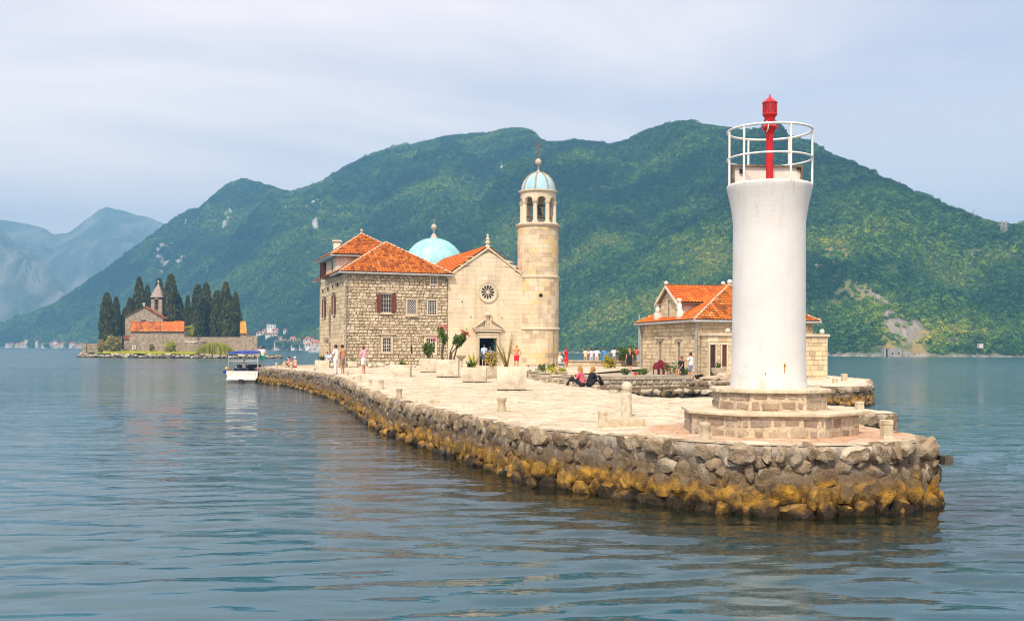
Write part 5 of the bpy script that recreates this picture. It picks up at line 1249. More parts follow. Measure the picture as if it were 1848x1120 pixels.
# sphere topped pillar
def pillar():
    p = GQ(1131, 752); k = F / p.y; w = 19.5 / k / 2; hs = 43 / k
    root = empty('stone_pillar', p - Vector((0, 0, .02)), 0, 'tall pale stone pillar topped with a sphere', 'pillar')
    ST = stone_mat('pale_pillar', [(0.0, (.64, .55, .42)), (1.0, (.71, .62, .49))], False, .5, 9.0, .01)
    oc = lambda r: [(r * math.cos(math.pi / 8 + i * math.pi / 4), r * math.sin(math.pi / 8 + i * math.pi / 4)) for i in range(8)]
    m = MB(); m.hexa([(x, y, -.1) for x, y in oc(w * 1.1)], [(x, y, hs) for x, y in oc(w * .95)]); m.hexa([(x, y, hs) for x, y in oc(w * .95)], [(x, y, hs + .05) for x, y in oc(w * .7)]); m.build('shaft', ST, root, bevel=.008)
    rb = 10.2 / k; m = MB(); m.lathe([(w * .72, hs + .02), (w * .82, hs + .06), (w * .72, hs + .08)], (0, 0, 0), 20); m.ball((0, 0, hs + .05 + rb * .88), rb, 24, 16); m.build('sphere', ST, root, ang=50)
pillar()
def carved_bench():
    p = GQ(1122, 772); k = F / p.y; root = empty('carved_stone', p - Vector((0, 0, .02)), R(2), 'weathered carved stone block with round-eared upright end', 'carved stone')
    w = 84 / k; m = MB(); m.box((w * .10, .12, 18 / k / 2 - .02), (w * .80, .34, 18 / k + .04)); m.build('base', BOL, root, bevel=.02, seg=2)
    x0 = -w / 2; h = 34 / k; pts = [(x0, 0), (x0 + .30 * w, 0), (x0 + .30 * w, h * .45), (x0 + .25 * w, h * .72)] + [(x0 + w * (.14 + .11 * math.cos(a)), h * (.76 + .24 * math.sin(a))) for a in np.linspace(.1, 2.2, 7)] + [(x0, h * .93)]
    m = MB(); m.hexa([(x, -.04, z) for x, z in pts], [(x, .12, z) for x, z in pts]); e = m.build('upright', BOL, root, bevel=.012)
    m = MB(); m.tube([(x0 + w * .15, -.046, h * .78), (x0 + w * .15, -.03, h * .78)], .035, 10); m.build('hole', plain('hole_shade', (.36, .29, .2), .9), e)
carved_bench()

# ------------------------------------------------------------------ low garden wall, boulders, parapet
SLAB = stone_mat('coping_stone', [(0.0, (.46, .37, .26)), (1.0, (.62, .53, .40))], False, .5, 4.0, .02, False, .25)
def low_wall():
    root = empty('garden_wall', (0, 0, 0), 0, 'low rubble garden wall with flat coping beyond the inlet', 'wall')
    a, b, c = Vector((2.6, 61.2)), Vector((6.9, 62.3)), Vector((11.4, 64.8))
    m = MB()
    for p, q in ((a, b), (b, c)):
        d = (q - p).normalized(); n = Vector((d.y, -d.x)); m.prism([p + n * .02, q + n * .02, q - n * .35, p - n * .35], -.3, 1.32)
    m.build('core', ASH_J, root)
    for i, (p, q) in enumerate(((a, b), (b, c))):
        d = q - p; n = Vector((d.y, -d.x)).normalized()
        masonry(root, p + n * .02, d, d.length, .55, 1.14, stone_mat('garden_stone_%d' % i, [(0.0, (.36, .29, .21)), (.5, (.50, .42, .31)), (1.0, (.62, .54, .42))], False, .7, 4, .03), (.26, .34), (.25, .48), (), gap=.022, dep=.08, ch=.06, jit=.04, seed=70 + i, ragged=.5)
        masonry(root, p + n * .06, d, d.length, 1.14, 1.36, SLAB, (.22, .22), (.6, 1.2), (), gap=.012, dep=.06, ch=.02, seed=75 + i, name='coping')
    ROW2 = [(-.02, .05, .5, 1.0, 1.5, .6), (.48, .56, .40, 1.1, 1.7, .7)]
    quay_wall('boulder_foot', 'row of rounded boulders at the waterline below the garden wall', [Vector((12.9, 61.8)), Vector((11.4, 64.2)), Vector((6.9, 61.7)), Vector((2.6, 60.6)), Vector((1.0, 59))], lambda x, y: .72, .3, ROW2, .62, limit=80, seed=31, rock=IROCKS, fill=-.05)
low_wall()
def parapet():
    p, q = P(1025, 662, 87.0), P(1172, 662, 86.6); root = empty('sea_parapet', (0, 0, 0), 0, 'low stone parapet at the back of the forecourt facing the sea', 'wall')
    a, b = p.to_2d(), q.to_2d(); d = (b - a); n = Vector((d.y, -d.x)).normalized()
    m = MB(); m.prism([a, b, b - n * .5, a - n * .5], .6, 2.06); m.build('core', ASH_J, root)
    masonry(root, a, d, d.length, 1.3, 1.93, ASHLAR_H, (.26, .34), (.35, .7), (), gap=.012, dep=.05, ch=.02, seed=81, ragged=.3)
    masonry(root, a + n * .06, d, d.length, 1.93, 2.08, SLAB, (.15, .15), (.7, 1.3), (), gap=.008, dep=.08, ch=.02, seed=82, name='coping')
parapet()
# ------------------------------------------------------------------ the cypress islet
IY = 290.0
def ip(px, py, Y=IY): return P(px, py, Y)
ISL = stone_mat('islet_wall_stone', [(0.3, (.34, .26, .19)), (.5, (.44, .345, .25)), (.7, (.54, .43, .32))], False, .9, 1.6, .15, True)
def islet():
    # ground
    pts = [ip(146, 640, 283), ip(175, 640, 278), ip(230, 640, 276), ip(300, 640, 275), ip(380, 640, 275), ip(450, 640, 274), ip(498, 640, 274), ip(505, 640, 277), ip(470, 640, 290), ip(462, 640, 318), ip(300, 640, 330), ip(150, 640, 310)]
    poly = [p.to_2d() for p in pts]
    t = NT('islet_ground'); p = t.pos(); c = t.ramp(t.noise(p, .35, 5), [(.35, (.10, .15, .02)), (.55, (.18, .22, .03)), (.7, (.34, .30, .10))])
    gm = t.fin(c, .95, t.bump(t.noise(p, 3, 5), .8, .2))
    tag(sheet('islet_ground', poly, lambda x, y: 1.05 + 1.0 * smooth(y, 277, 288) * smooth(-x, 66, 80) + .2 * math.sin(x * .7) * math.cos(y * .9), 2.0, gm), kind='structure')
    shore = [v for v in poly[::-1]][:]
    line = [poly[11]] + poly[0:8]
    quay_wall('islet_shore', 'band of pale shore rocks round the cypress islet', line[::-1], lambda x, y: .95 + .35 * math.sin(x * .9) * math.sin(x * .37 + 1), .8, [(-.05, .1, 1.0, 1.0, 3.2, 1.6), (.6, 1.15, .9, .8, 3.0, 1.3)], .8, limit=60, seed=61, cat='shore rocks', batter=.5, rock=IROCKS, fill=-.3)
islet()
def iwall(m, px0, px1, ytop, ybot, Y0, Y1=None, th=.7):
    Y1 = Y1 or Y0; a, b = ip(px0, ytop, Y0), ip(px1, ytop, Y1); c, d = ip(px1, ybot, Y1), ip(px0, ybot, Y0); w = Vector((0, th, 0))
    m.hexa([a, b, c, d], [a + w, b + w, c + w, d + w])
def islet_buildings():
    root = empty('islet_church', (0, 0, 0), 0, 'old grey stone church with gabled front among the cypresses', 'church')
    m = MB(); a, b, c, d, e = ip(226, 640, 290), ip(294, 640, 290), ip(294, 574, 290), ip(259.6, 554.5, 290), ip(226, 571, 290); w = Vector((-3, 16, 0)); m.hexa([a, b, c, d, e], [a + w, b + w, c + w, d + w, e + w]); m.build('wall', ISL, root)
    up = Vector((0, -.4, .25)); e0, c0, d0 = ip(223.5, 573, 289.6) + Vector((0, 0, .2)), ip(296.5, 576, 289.6) + Vector((0, 0, .2)), ip(259.6, 553.8, 289.6) + Vector((0, 0, .2))
    tile_slope(root, [e0 + w, e0, d0, d0 + w], TILE, per=.5, expo=.8, res=4); tile_slope(root, [c0, c0 + w, d0 + w, d0], TILE, per=.5, expo=.8, res=4)
    m = MB(); m.box(ip(259, 580, 289.95), (1.2, .2, .9)); m.build('gable_window', GLASS, root)
    m = MB(); q = ip(260, 553, 290); m.box(q + Vector((0, 0, .5)), (.3, .3, 1.0)); m.box(q + Vector((0, 0, .9)), (.8, .25, .25)); m.build('gable_cross', PLASTER, root)
    tw = empty('islet_belfry', (0, 0, 0), 0, 'slim stone belfry with pyramid roof behind the cypress islet church', 'tower')
    x0, x1 = ip(272.3, 560, 297).x, ip(292, 560, 297).x; cx, w_ = (x0 + x1) / 2, (x1 - x0); zt, zb = ip(282, 536, 297).z, 6.0; ow = w_ * .36; zo0, zo1 = ip(282, 559, 297).z, ip(282, 543, 297).z
    m = MB()
    for sg in (-1, 1):
        for sy in (-1, 1): m.box((cx + sg * (w_ / 2 - (w_ - ow) / 4), 298.6 + sy * (w_ / 2 - (w_ - ow) / 4), (zo0 + zo1 + 1) / 2), ((w_ - ow) / 2, (w_ - ow) / 2, zo1 - zo0 + 1.02))
    m.box((cx, 298.6, (zb + zo0) / 2), (w_, w_, zo0 - zb)); m.box((cx, 298.6, (zo1 + .5 + zt) / 2), (w_, w_, zt - zo1 - .5)); m.build('wall', ISL, tw)
    m = MB(); m.box((cx, 298.6, zt + .08), (w_ + .4, w_ + .4, .3)); ap = ip(283, 509.5, 298.6).z; h = w_ / 2 + .1
    m.add([(cx - h, 298.6 - h, zt + .2), (cx + h, 298.6 - h, zt + .2), (cx + h, 298.6 + h, zt + .2), (cx - h, 298.6 + h, zt + .2), (cx, 298.6, ap)], [(0, 1, 4), (1, 2, 4), (2, 3, 4), (3, 0, 4), (3, 2, 1, 0)]); m.build('spire_roof', stone_mat('spire_stone', [(.3, (.40, .31, .25)), (.7, (.50, .41, .34))], False, .6, 2, .05, True), tw)
    m = MB(); m.lathe([(.5, 0), (.42, .4), (.2, .9), (.02, 1.0)], (cx, 298.6, zo0 + .9), 10); m.build('bell', plain('bell_bronze', (0.10, 0.075, 0.045), .5), tw, ang=40)
    m = MB(); m.ball((cx, 298.6, ap + .2), .3); m.build('spire_ball', PLASTER, tw)
    lo = empty('islet_long_house', (0, 0, 0), 0, 'long low stone house with half old, half bright orange roof on the islet', 'house')
    m = MB(); iwall(m, 236.5, 331.5, 597.5, 640, 285.5, 285.5, 6.0); m.build('wall', ISL, lo)
    y0, y1 = 598, 581
    def quad(p0, p1): return [ip(p0, y0, 285), ip(p1, y0, 285), ip(p1, y1 - .5, 288.6), ip(p0, y1 - .5, 288.6)]
    tile_slope(lo, quad(235.5, 291), TILE, per=.6, expo=.9, res=4); tile_slope(lo, quad(291, 332.5), TILE_BRIGHT, per=.6, expo=.9, res=4)
    m = MB(); a, b = ip(318, 577, 292), ip(332, 585, 292); m.box(((a.x + b.x) / 2, 292, (a.z + b.z) / 2 - 1), (b.x - a.x, 3, a.z - b.z + 1.5)); m.build('rear_roof', TILE_BRIGHT, lo)
    lt = empty('islet_lean_to', (0, 0, 0), 0, 'narrow stone lean-to left of the long islet house', 'shed')
    m = MB(); iwall(m, 223.5, 234, 611, 641, 285.0, 285, 3); m.build('wall', ISL, lt); m = MB(); m.hexa([ip(223, 612, 284.7), ip(234.5, 612, 284.7), ip(234.5, 606, 287.5), ip(223, 606, 287.5)], [ip(223, 611, 284.7), ip(234.5, 611, 284.7), ip(234.5, 605, 287.5), ip(223, 605, 287.5)]); m.build('roof', TILE, lt)
    rw = empty('islet_retaining_wall', (0, 0, 0), 0, 'grey stone retaining wall with white plaque in front of the islet house', 'wall')
    m = MB(); iwall(m, 233, 356, 608, 641, 283.4, 284.4, 2.0); m.build('masonry', ISL, rw); q = ip(241.8, 626.5, 283.2); m = MB(); m.box(q, (1.0, .2, 1.2)); m.build('plaque', PLASTER, rw); m = MB(); m.box(q + Vector((0, -.12, .05)), (.36, .1, .7)); m.build('plaque_figure', plain('plaque_grey', (.3, .3, .3), .8), rw)
    b_ = empty('islet_bastion', (0, 0, 0), 0, 'low round stone bastion on the islet beside the reeds', 'bastion'); q = ip(351, 640, 285); m = MB(); m.lathe([(3.4, .6), (3.25, ip(351, 615.5, 281.8).z), (2.5, ip(351, 614.5, 281.8).z)], (q.x, 285, 0), 28); m.build('masonry', ISL, b_, ang=40); m = MB(); m.box((q.x, 281.9, ip(351, 616.5, 281.9).z), (3.3, .3, .25)); m.build('coping', PLASTER, b_)
    m = MB(); iwall(m, 149, 201, 619.5, 644, 281.5, 284, 1.0); a, b = ip(149, 619.5, 281.5), ip(149, 644, 281.5); m.hexa([a, a + Vector((1, 0, 0)), b + Vector((1, 0, 0)), b], [a + Vector((-1, 14, 0)), a + Vector((0, 14, 0)), b + Vector((0, 14, 0)), b + Vector((-1, 14, 0))]); tag(m.build('islet_side_wall', ISL), 'dark stone wall at the left end of the islet', 'wall')
    m = MB(); iwall(m, 357, 464, 608, 645, 287.5, 284.5, 1.0); a, b = ip(464, 605.5, 284.6), ip(464, 645, 284.6); m.hexa([a, a - Vector((1, 0, 0)), b - Vector((1, 0, 0)), b], [a + Vector((-9, 16, 0)), a + Vector((-10, 16, 0)), b + Vector((-10, 16, 0)), b + Vector((-9, 16, 0))]); tag(m.build('islet_garden_wall', ISL), 'long high rubble wall at the right end of the islet', 'wall')
    hu = empty('islet_hut', (0, 0, 0), 0, 'small hut with ochre tiled roof at the right end of the islet', 'house'); m = MB(); iwall(m, 434, 444.5, 601, 630, 292, 292, 5); m.build('wall', ISL, hu); m = MB(); m.hexa([ip(433, 602, 291.6), ip(445.8, 602, 291.6), ip(443.5, 580.5, 295), ip(433, 580.5, 295)], [ip(433, 600.5, 291.6), ip(445.8, 600.5, 291.6), ip(443.5, 579, 295), ip(433, 579, 295)]); m.build('roof', plain('ochre_tile', (.55, .27, .05), .8, .2, 1.5), hu)
islet_buildings()

# ---- foliage
def leaf_cloud(bm, pts, size, r, up=0.0, flat=.5):
    for p in pts:
        a = Vector((r.gauss(0, 1), r.gauss(0, 1), r.gauss(0, flat) + up)).normalized(); b = a.cross(Vector((r.gauss(0, 1), r.gauss(0, 1), r.gauss(0, 1)))).normalized(); s = size * r.uniform(.6, 1.4)
        bm.faces.new([bm.verts.new(p + a * s), bm.verts.new(p + b * s * .5), bm.verts.new(p - a * s), bm.verts.new(p - b * s * .5)])
def leaf_mat(name, stops, rough=.75):
    t = NT(name); r = t.n('ShaderNodeNewGeometry').outputs['Random Per Island']; p = t.pos()
    o = t.n('ShaderNodeObjectInfo').outputs['Random']
    f = t.math('ADD', t.math('MULTIPLY', r, .65), t.math('MULTIPLY', t.noise(p, .6, 3), .5)); c = t.ramp(t.math('ADD', f, t.math('MULTIPLY', t.math('SUBTRACT', o, .5), .25)), stops)
    return t.fin(c, rough, None, .25)
CYP = leaf_mat('cypress_leaf', [(.1, (.018, .028, .008)), (.5, (.044, .058, .012)), (.9, (.095, .092, .016)), (1.0, (.12, .085, .025))])
TRUNK = plain('bark', (.11, .075, .05), .9, .3, 4, .5)
def cypress_mesh(seed, fat=.16):
    r = random.Random(seed); bm = bmesh.new()
    def rad(z): return fat * (min(1, (z + .03) / .22) ** .6) * (max(0, 1 - z) ** .36) * 1.05
    lobes = [(r.uniform(.05, .85), r.uniform(0, 6.28)) for _ in range(26)]
    def R_(z, a):
        k = 1
        for lz, la in lobes:
            d = math.cos(a - la); 
            if d > .5: k += .16 * math.exp(-((z - lz) / .07) ** 2) * (d - .5) * 2
        return rad(z) * k * .93
    nz, na = 26, 14; rows = []
    for i in range(nz + 1):
        z = i / nz; rows.append([bm.verts.new((R_(z, 2 * math.pi * k / na) * .86 * math.cos(2 * math.pi * k / na), R_(z, 2 * math.pi * k / na) * .86 * math.sin(2 * math.pi * k / na), z * .985)) for k in range(na)])
    for i in range(nz):
        for k in range(na): bm.faces.new((rows[i][k], rows[i][(k + 1) % na], rows[i + 1][(k + 1) % na], rows[i + 1][k]))
    pts = []
    for i in range(2000):
        z = r.random() ** .85; a = r.uniform(0, 2 * math.pi); q = R_(z, a) * r.uniform(.80, 1.20); pts.append(Vector((q * math.cos(a), q * math.sin(a), z)))
    leaf_cloud(bm, pts, .028, r, 1.6, .6)
    me = bpy.data.meshes.new('crown'); bm.to_mesh(me); bm.free(); me.materials.append(CYP); return me
CYM = [cypress_mesh(i, .13 + .016 * (i % 4)) for i in range(6)]
ORD = ['first', 'second', 'third', 'fourth', 'fifth', 'sixth', 'seventh', 'eighth', 'ninth', 'tenth', 'eleventh', 'twelfth', 'thirteenth', 'fourteenth', 'fifteenth', 'sixteenth', 'seventeenth', 'eighteenth', 'nineteenth', 'twentieth', 'twenty-first', 'twenty-second', 'twenty-third', 'twenty-fourth', 'twenty-fifth']
def cypresses():
    tr = [(290, 265, 62, 296), (380, 308, 42, 297), (460, 418, 38, 299), (515, 315, 46, 303), (605, 115, 58, 305), (685, 193, 46, 306), (800, 128, 58, 307), (915, 85, 72, 300), (1000, 305, 50, 302), (1080, 290, 36, 299), (1180, 187, 64, 296), (1262, 172, 60, 302), (1370, 243, 62, 298), (1455, 163, 62, 303), (1480, 288, 84, 294), (1550, 262, 50, 297)]
    extra = {4: 'tall dark cypress left of the islet belfry', 6: 'cypress directly behind the islet belfry spire', 7: 'tallest dark cypress just right of the islet belfry', 14: 'broadest cypress, in front of the right-hand group on the islet', 0: 'leftmost bushy cypress on the islet', 15: 'rightmost cypress on the islet beside the ochre hut'}
    tops = MB()
    for i, (zx, zt, hw, Y) in enumerate(tr):
        px = 140 + zx / 5.435; py = 480 + zt / 5.435; top = ip(px, py, Y); zb = 1.6; h = top.z - zb; base = Vector((top.x, Y, zb))
        root = empty('cypress_tree', base, rnd.uniform(0, 6), extra.get(i, 'dark cypress, %s from the left on the islet' % ORD[i]), 'tree', 'cypresses on the islet')
        me = CYM[i % 6]; fat = .13 + .016 * ((i % 6) % 4); w = hw / 5.435 / (F / Y) / (h * fat) * 1.1
        mesh_obj('crown', me, root, loc=(0, 0, h * .05), scale=(h * w, h * w, h * .95)); m = MB(); m.tube([(0, 0, -.6), (0.05, 0, h * .3)], [.28, .16], 7); m.build('trunk', TRUNK, root, ang=60)
cypresses()
def bush(name, base, rx, rz, mat, label, cat='bush', n=900, seed=1, leaf=.2, group=None, ry=None, stems=True):
    r = random.Random(seed); root = empty(name, base, 0, label, cat, group); bm = bmesh.new(); pts = []
    lob = [(Vector((r.uniform(-.6, .6), r.uniform(-.6, .6), r.uniform(.25, .75))), r.uniform(.3, .5)) for _ in range(9)]
    for i in range(n):
        c, q = r.choice(lob); d = Vector((r.gauss(0, 1), r.gauss(0, 1), r.gauss(0, 1))).normalized() * q * r.uniform(.55, 1.05); p = c + d; p = Vector((p.x * rx, p.y * (ry or rx), max(.02, p.z) * rz)); pts.append(p)
    leaf_cloud(bm, pts, leaf, r, .3, .8); me = bpy.data.meshes.new('foliage'); bm.to_mesh(me); bm.free(); me.materials.append(mat); mesh_obj('foliage', me, root)
    if stems:
        m = MB()
        for i in range(5): a = r.uniform(0, 6.28); m.tube([(0, 0, -.1 * rz), (.25 * rx * math.cos(a), .25 * rx * math.sin(a), .35 * rz), (.5 * rx * math.cos(a), .5 * rx * math.sin(a), .65 * rz)], [.04 * rz, .03 * rz, .012 * rz], 6)
        m.build('stem', TRUNK, root, ang=60)
    return root
OLIVE = leaf_mat('olive_leaf', [(.2, (.20, .19, .04)), (.6, (.36, .29, .07)), (1.0, (.50, .36, .11))])
GREEN = leaf_mat('garden_leaf', [(.2, (.035, .075, .015)), (.6, (.08, .14, .025)), (1.0, (.19, .24, .04))])
LIME = leaf_mat('lime_leaf', [(.2, (.24, .26, .018)), (.6, (.42, .40, .025)), (1.0, (.58, .52, .06))])
YEL = leaf_mat('yellow_leaf', [(.2, (.12, .16, .02)), (.55, (.38, .34, .02)), (1.0, (.62, .48, .03))])
bush('round_bush', ip(206, 638, 281) , 2.6, 4.6, OLIVE, 'brownish olive bush left of the islet lean-to', seed=3, leaf=.28, n=1400)
bush('round_bush', ip(186, 634, 283), 1.6, 3.0, OLIVE, 'small olive shrub behind the dark islet wall', seed=4, leaf=.26, n=700)
bush('round_bush', ip(308, 636, 280.5), 1.7, 2.9, LIME, 'yellow-green shrub in front of the islet retaining wall', seed=5, leaf=.25, n=900)
bush('round_bush', ip(274, 636, 281), .8, 2.6, OLIVE, 'thin olive shrub against the islet retaining wall', seed=6, leaf=.2, n=350)
bush('round_bush', ip(342, 614, 291), 1.7, 4.6, LIME, 'light green shrub beside the cypresses and long islet house', seed=7, leaf=.26, n=900)
def reeds():
    r = random.Random(8); bm = bmesh.new(); rows = []
    for i in range(2600):
        x = r.uniform(0, 1); px = 353 + 68 * x; Y = r.uniform(277, 282); top = 617 + 14 * abs(2 * x - 1.05) ** 2.2 + r.uniform(-2, 4); b = ip(px, 645, Y); b.z = 1.1; t_ = ip(px + r.uniform(-3, 3), top, Y + r.uniform(-.6, .3)); w = r.uniform(.05, .11); a = r.uniform(0, 3.14); d = Vector((math.cos(a), math.sin(a), 0)) * w; m_ = b.lerp(t_, .6) + Vector((r.uniform(-.1, .1), 0, 0))
        v = [bm.verts.new(b - d), bm.verts.new(b + d), bm.verts.new(m_ + d * .8), bm.verts.new(m_ - d * .8), bm.verts.new(t_)]; bm.faces.new(v[:4]); bm.faces.new((v[3], v[2], v[4]))
    me = bpy.data.meshes.new('reeds'); bm.to_mesh(me); bm.free(); me.materials.append(LIME); tag(mesh_obj('reeds', me), 'thick clump of tall yellow-green reeds on the islet', 'reeds', kind='stuff')
    bm = bmesh.new()
    for i in range(2600):
        px = r.uniform(186, 352); Y = r.uniform(276.6, 282.5); b = ip(px, 645, Y); b.z = 1.1 + .9 * smooth(Y, 277, 288) * smooth(-b.x, 66, 80); h = r.uniform(.25, .7); t_ = b + Vector((r.uniform(-.2, .2), 0, h)); d = Vector((r.uniform(.05, .14), 0, 0)); bm.faces.new([bm.verts.new(b - d), bm.verts.new(b + d), bm.verts.new(t_)])
    me = bpy.data.meshes.new('grass'); bm.to_mesh(me); bm.free(); me.materials.append(LIME); tag(mesh_obj('grass', me), 'green grass strip along the islet shore', 'grass', kind='stuff')
reeds()

# ------------------------------------------------------------------ villages on the far shore
def ter(px, py):
    j = int(np.argmin(np.abs(M1.PX[0] - px))); col = M1.PY[:, j]; n = 190
    k = 0
    while k < n - 2 and col[k + 1] > py: k += 1
    f = min(1, max(0, (col[k] - py) / max(1e-6, col[k] - col[k + 1])))
    return float(M1.Y[k, j] + f * (M1.Y[k + 1, j] - M1.Y[k, j]))
HW = [plain('house_wall_%d' % i, c, .85, .06, .3) for i, c in enumerate(((.78, .72, .64), (.70, .62, .50), (.72, .54, .42), (.80, .77, .73), (.62, .45, .36)))]
HR = [plain('house_roof_%d' % i, c, .85, .15, .5) for i, c in enumerate(((.50, .15, .06), (.58, .20, .08), (.44, .14, .08)))]
def village(items, group, where):
    for i, (px, w, y0, y1, wi, ri, flat) in enumerate(sorted(items)):
        Y = ter(px, y1) - 3; b = P(px, y1, Y); t_ = P(px, y0, Y); W_ = 1.12 * w / F * Y; h = 1.1 * (t_.z - b.z); d = min(W_ * .8, 16)
        lab = '%s house from the left, %s, %s' % (ORD[i], ('pale flat-roofed' if flat else 'orange-roofed'), where)
        root = empty('village_house', b, rnd.uniform(-.25, .25), lab, 'house', group); rh = 0 if flat else min(h * .4, W_ * .3); wh = h - rh
        m = MB(); m.box((0, d / 2, wh / 2 - 3), (W_, d, wh + 6)); m.build('wall', HW[wi], root)
        m = MB()
        if flat: m.box((0, d / 2, wh + .2), (W_ + .8, d + .8, .5))
        else:
            o = .5; x = W_ / 2 + o; m.add([(-x, -o, wh), (x, -o, wh), (x, d + o, wh), (-x, d + o, wh), (-x * .55, d / 2, wh + rh), (x * .55, d / 2, wh + rh)], [(0, 1, 5, 4), (2, 3, 4, 5), (1, 2, 5), (3, 0, 4), (3, 2, 1, 0)])
        m.build('roof', HR[ri] if not flat else HW[3], root)
        nx = max(2, int(W_ / 3.6)); nz = max(1, int(wh / 3.2)); wm = MB(); wm.box((0, 0, 0), (1.1, .25, 1.5)); wme = wm.mesh('window', GLASS)
        for a in range(nx):
            for c in range(nz): mesh_obj('window', wme, root, loc=(-W_ / 2 + W_ * (a + .5) / nx, -.03, wh * (c + .55) / nz))
village(VILL_L, 'houses of the far left village', 'in the far village left of the islet')
village(VILL_R, 'houses of the village behind the boat', 'in the village between islet and monastery')
# shoreline trees between the village houses
fo = [bush('shore_tree', P(px, py, ter(px, py) - 6), 7, 8, GREEN, lab, 'tree', 260, int(px), 1.4, 'trees between village houses', stems=False) for px, py, lab in ((56, 627, 'round tree between the tall house and its neighbour in the far left village'), (86, 627, 'round shore tree left of the red-roofed pair in the far left village'), (121, 626, 'round shore tree in the right half of the far left village'), (507, 628, 'shore tree below the cream house behind the boat'), (521, 628, 'shore tree in the gap of the village behind the boat'), (539, 628, 'shore tree nearest the monastery in the village behind the boat'))]
# stone ruin on the right shore, small white house, mast and pylon
def right_shore():
    Y = ter(1615, 643) - 3; root = empty('shore_ruin', (0, 0, 0), 0, 'roofless pale stone ruin on the right-hand shore', 'ruin'); m = MB()
    def pc(m, px0, px1, ya, yb, yc, dy=0, th=.8):
        a, b = P(px0, ya, Y + dy), P(px1, yb, Y + dy); c, d = P(px1, 645, Y + dy), P(px0, 645, Y + dy); w = Vector((0, th, 0)); m.hexa([a, b, c, d], [a + w, b + w, c + w, d + w])
    RU_ = stone_mat('ruin_stone', [(.3, (.36, .32, .26)), (.7, (.52, .47, .40))], False, .8, .8, .2, True)
    pc(m, 1595, 1607, 629, 629.5, 0); pc(m, 1607, 1618, 629.5, 626.5, 0); pc(m, 1618, 1627, 627, 629.5, 0); pc(m, 1629, 1648, 630, 636, 0, 1); m.build('wall', RU_, root)
    m = MB(); w = P(1595, 629, Y); m.box(w + Vector((1.5, 4, -3)), (.8, 8, 6)); m.build('side_wall', RU_, root)
    for px in (1600, 1611, 1622): m = MB(); q = P(px, 637, Y - .05); m.box(q, (.6, .2, 1.1)); m.build('window', GLASS, root)
    px, py = 1769, 626; Y2 = ter(px, py); q = P(px, py, Y2 - 6); root = empty('white_hut', q, .1, 'tiny white hut on the right-hand slope near the shore', 'hut'); m = MB(); m.box((0, 0, .5), (2.2, 2.0, 1.9)); m.build('wall', HW[1], root); m = MB(); m.box((0, 0, 1.58), (2.5, 2.3, .25)); m.build('roof', HW[3], root)
    def lattice(px, y0, y1, arms, label):
        Y3 = ter(px, y1 + 1); b = P(px, y1 + 3, Y3); t_ = P(px, y0, Y3); h = t_.z - b.z; w = h * .10; m = MB()
        for sx in (-1, 1):
            for sy in (-1, 1): m.tube([(sx * w, sy * w, 0), (sx * w * .12, sy * w * .12, h)], .16, 4)
        n = 7
        for i in range(n):
            za, zb = h * i / n, h * (i + 1) / n; wa, wb = w * (1 - .88 * i / n), w * (1 - .88 * (i + 1) / n)
            for s in (-1, 1): m.tube([(-wa, s * wa, za), (wb, s * wb, zb)], .09, 4); m.tube([(wa, s * wa, za), (-wb, s * wb, zb)], .09, 4)
        for f, l in arms: m.tube([(-l, 0, h * f), (l, 0, h * f)], .16, 4); m.tube([(-l, 0, h * f), (0, 0, h * (f + .08))], .1, 4); m.tube([(l, 0, h * f), (0, 0, h * (f + .08))], .1, 4)
        o = m.build('lattice_mast', plain('pylon_steel', (.42, .38, .36), .6), None); o.location = b; tag(o, label, 'pylon')
    lattice(1808, 397, 419, ((.62, 2.2), (.82, 1.6)), 'left of two power pylons on the right ridge'); lattice(1815, 397, 422, ((.62, 2.4), (.82, 1.7)), 'right of two power pylons on the right ridge'); lattice(1757, 378, 394, (), 'thin radio mast on the right-hand ridge'); 
right_shore()

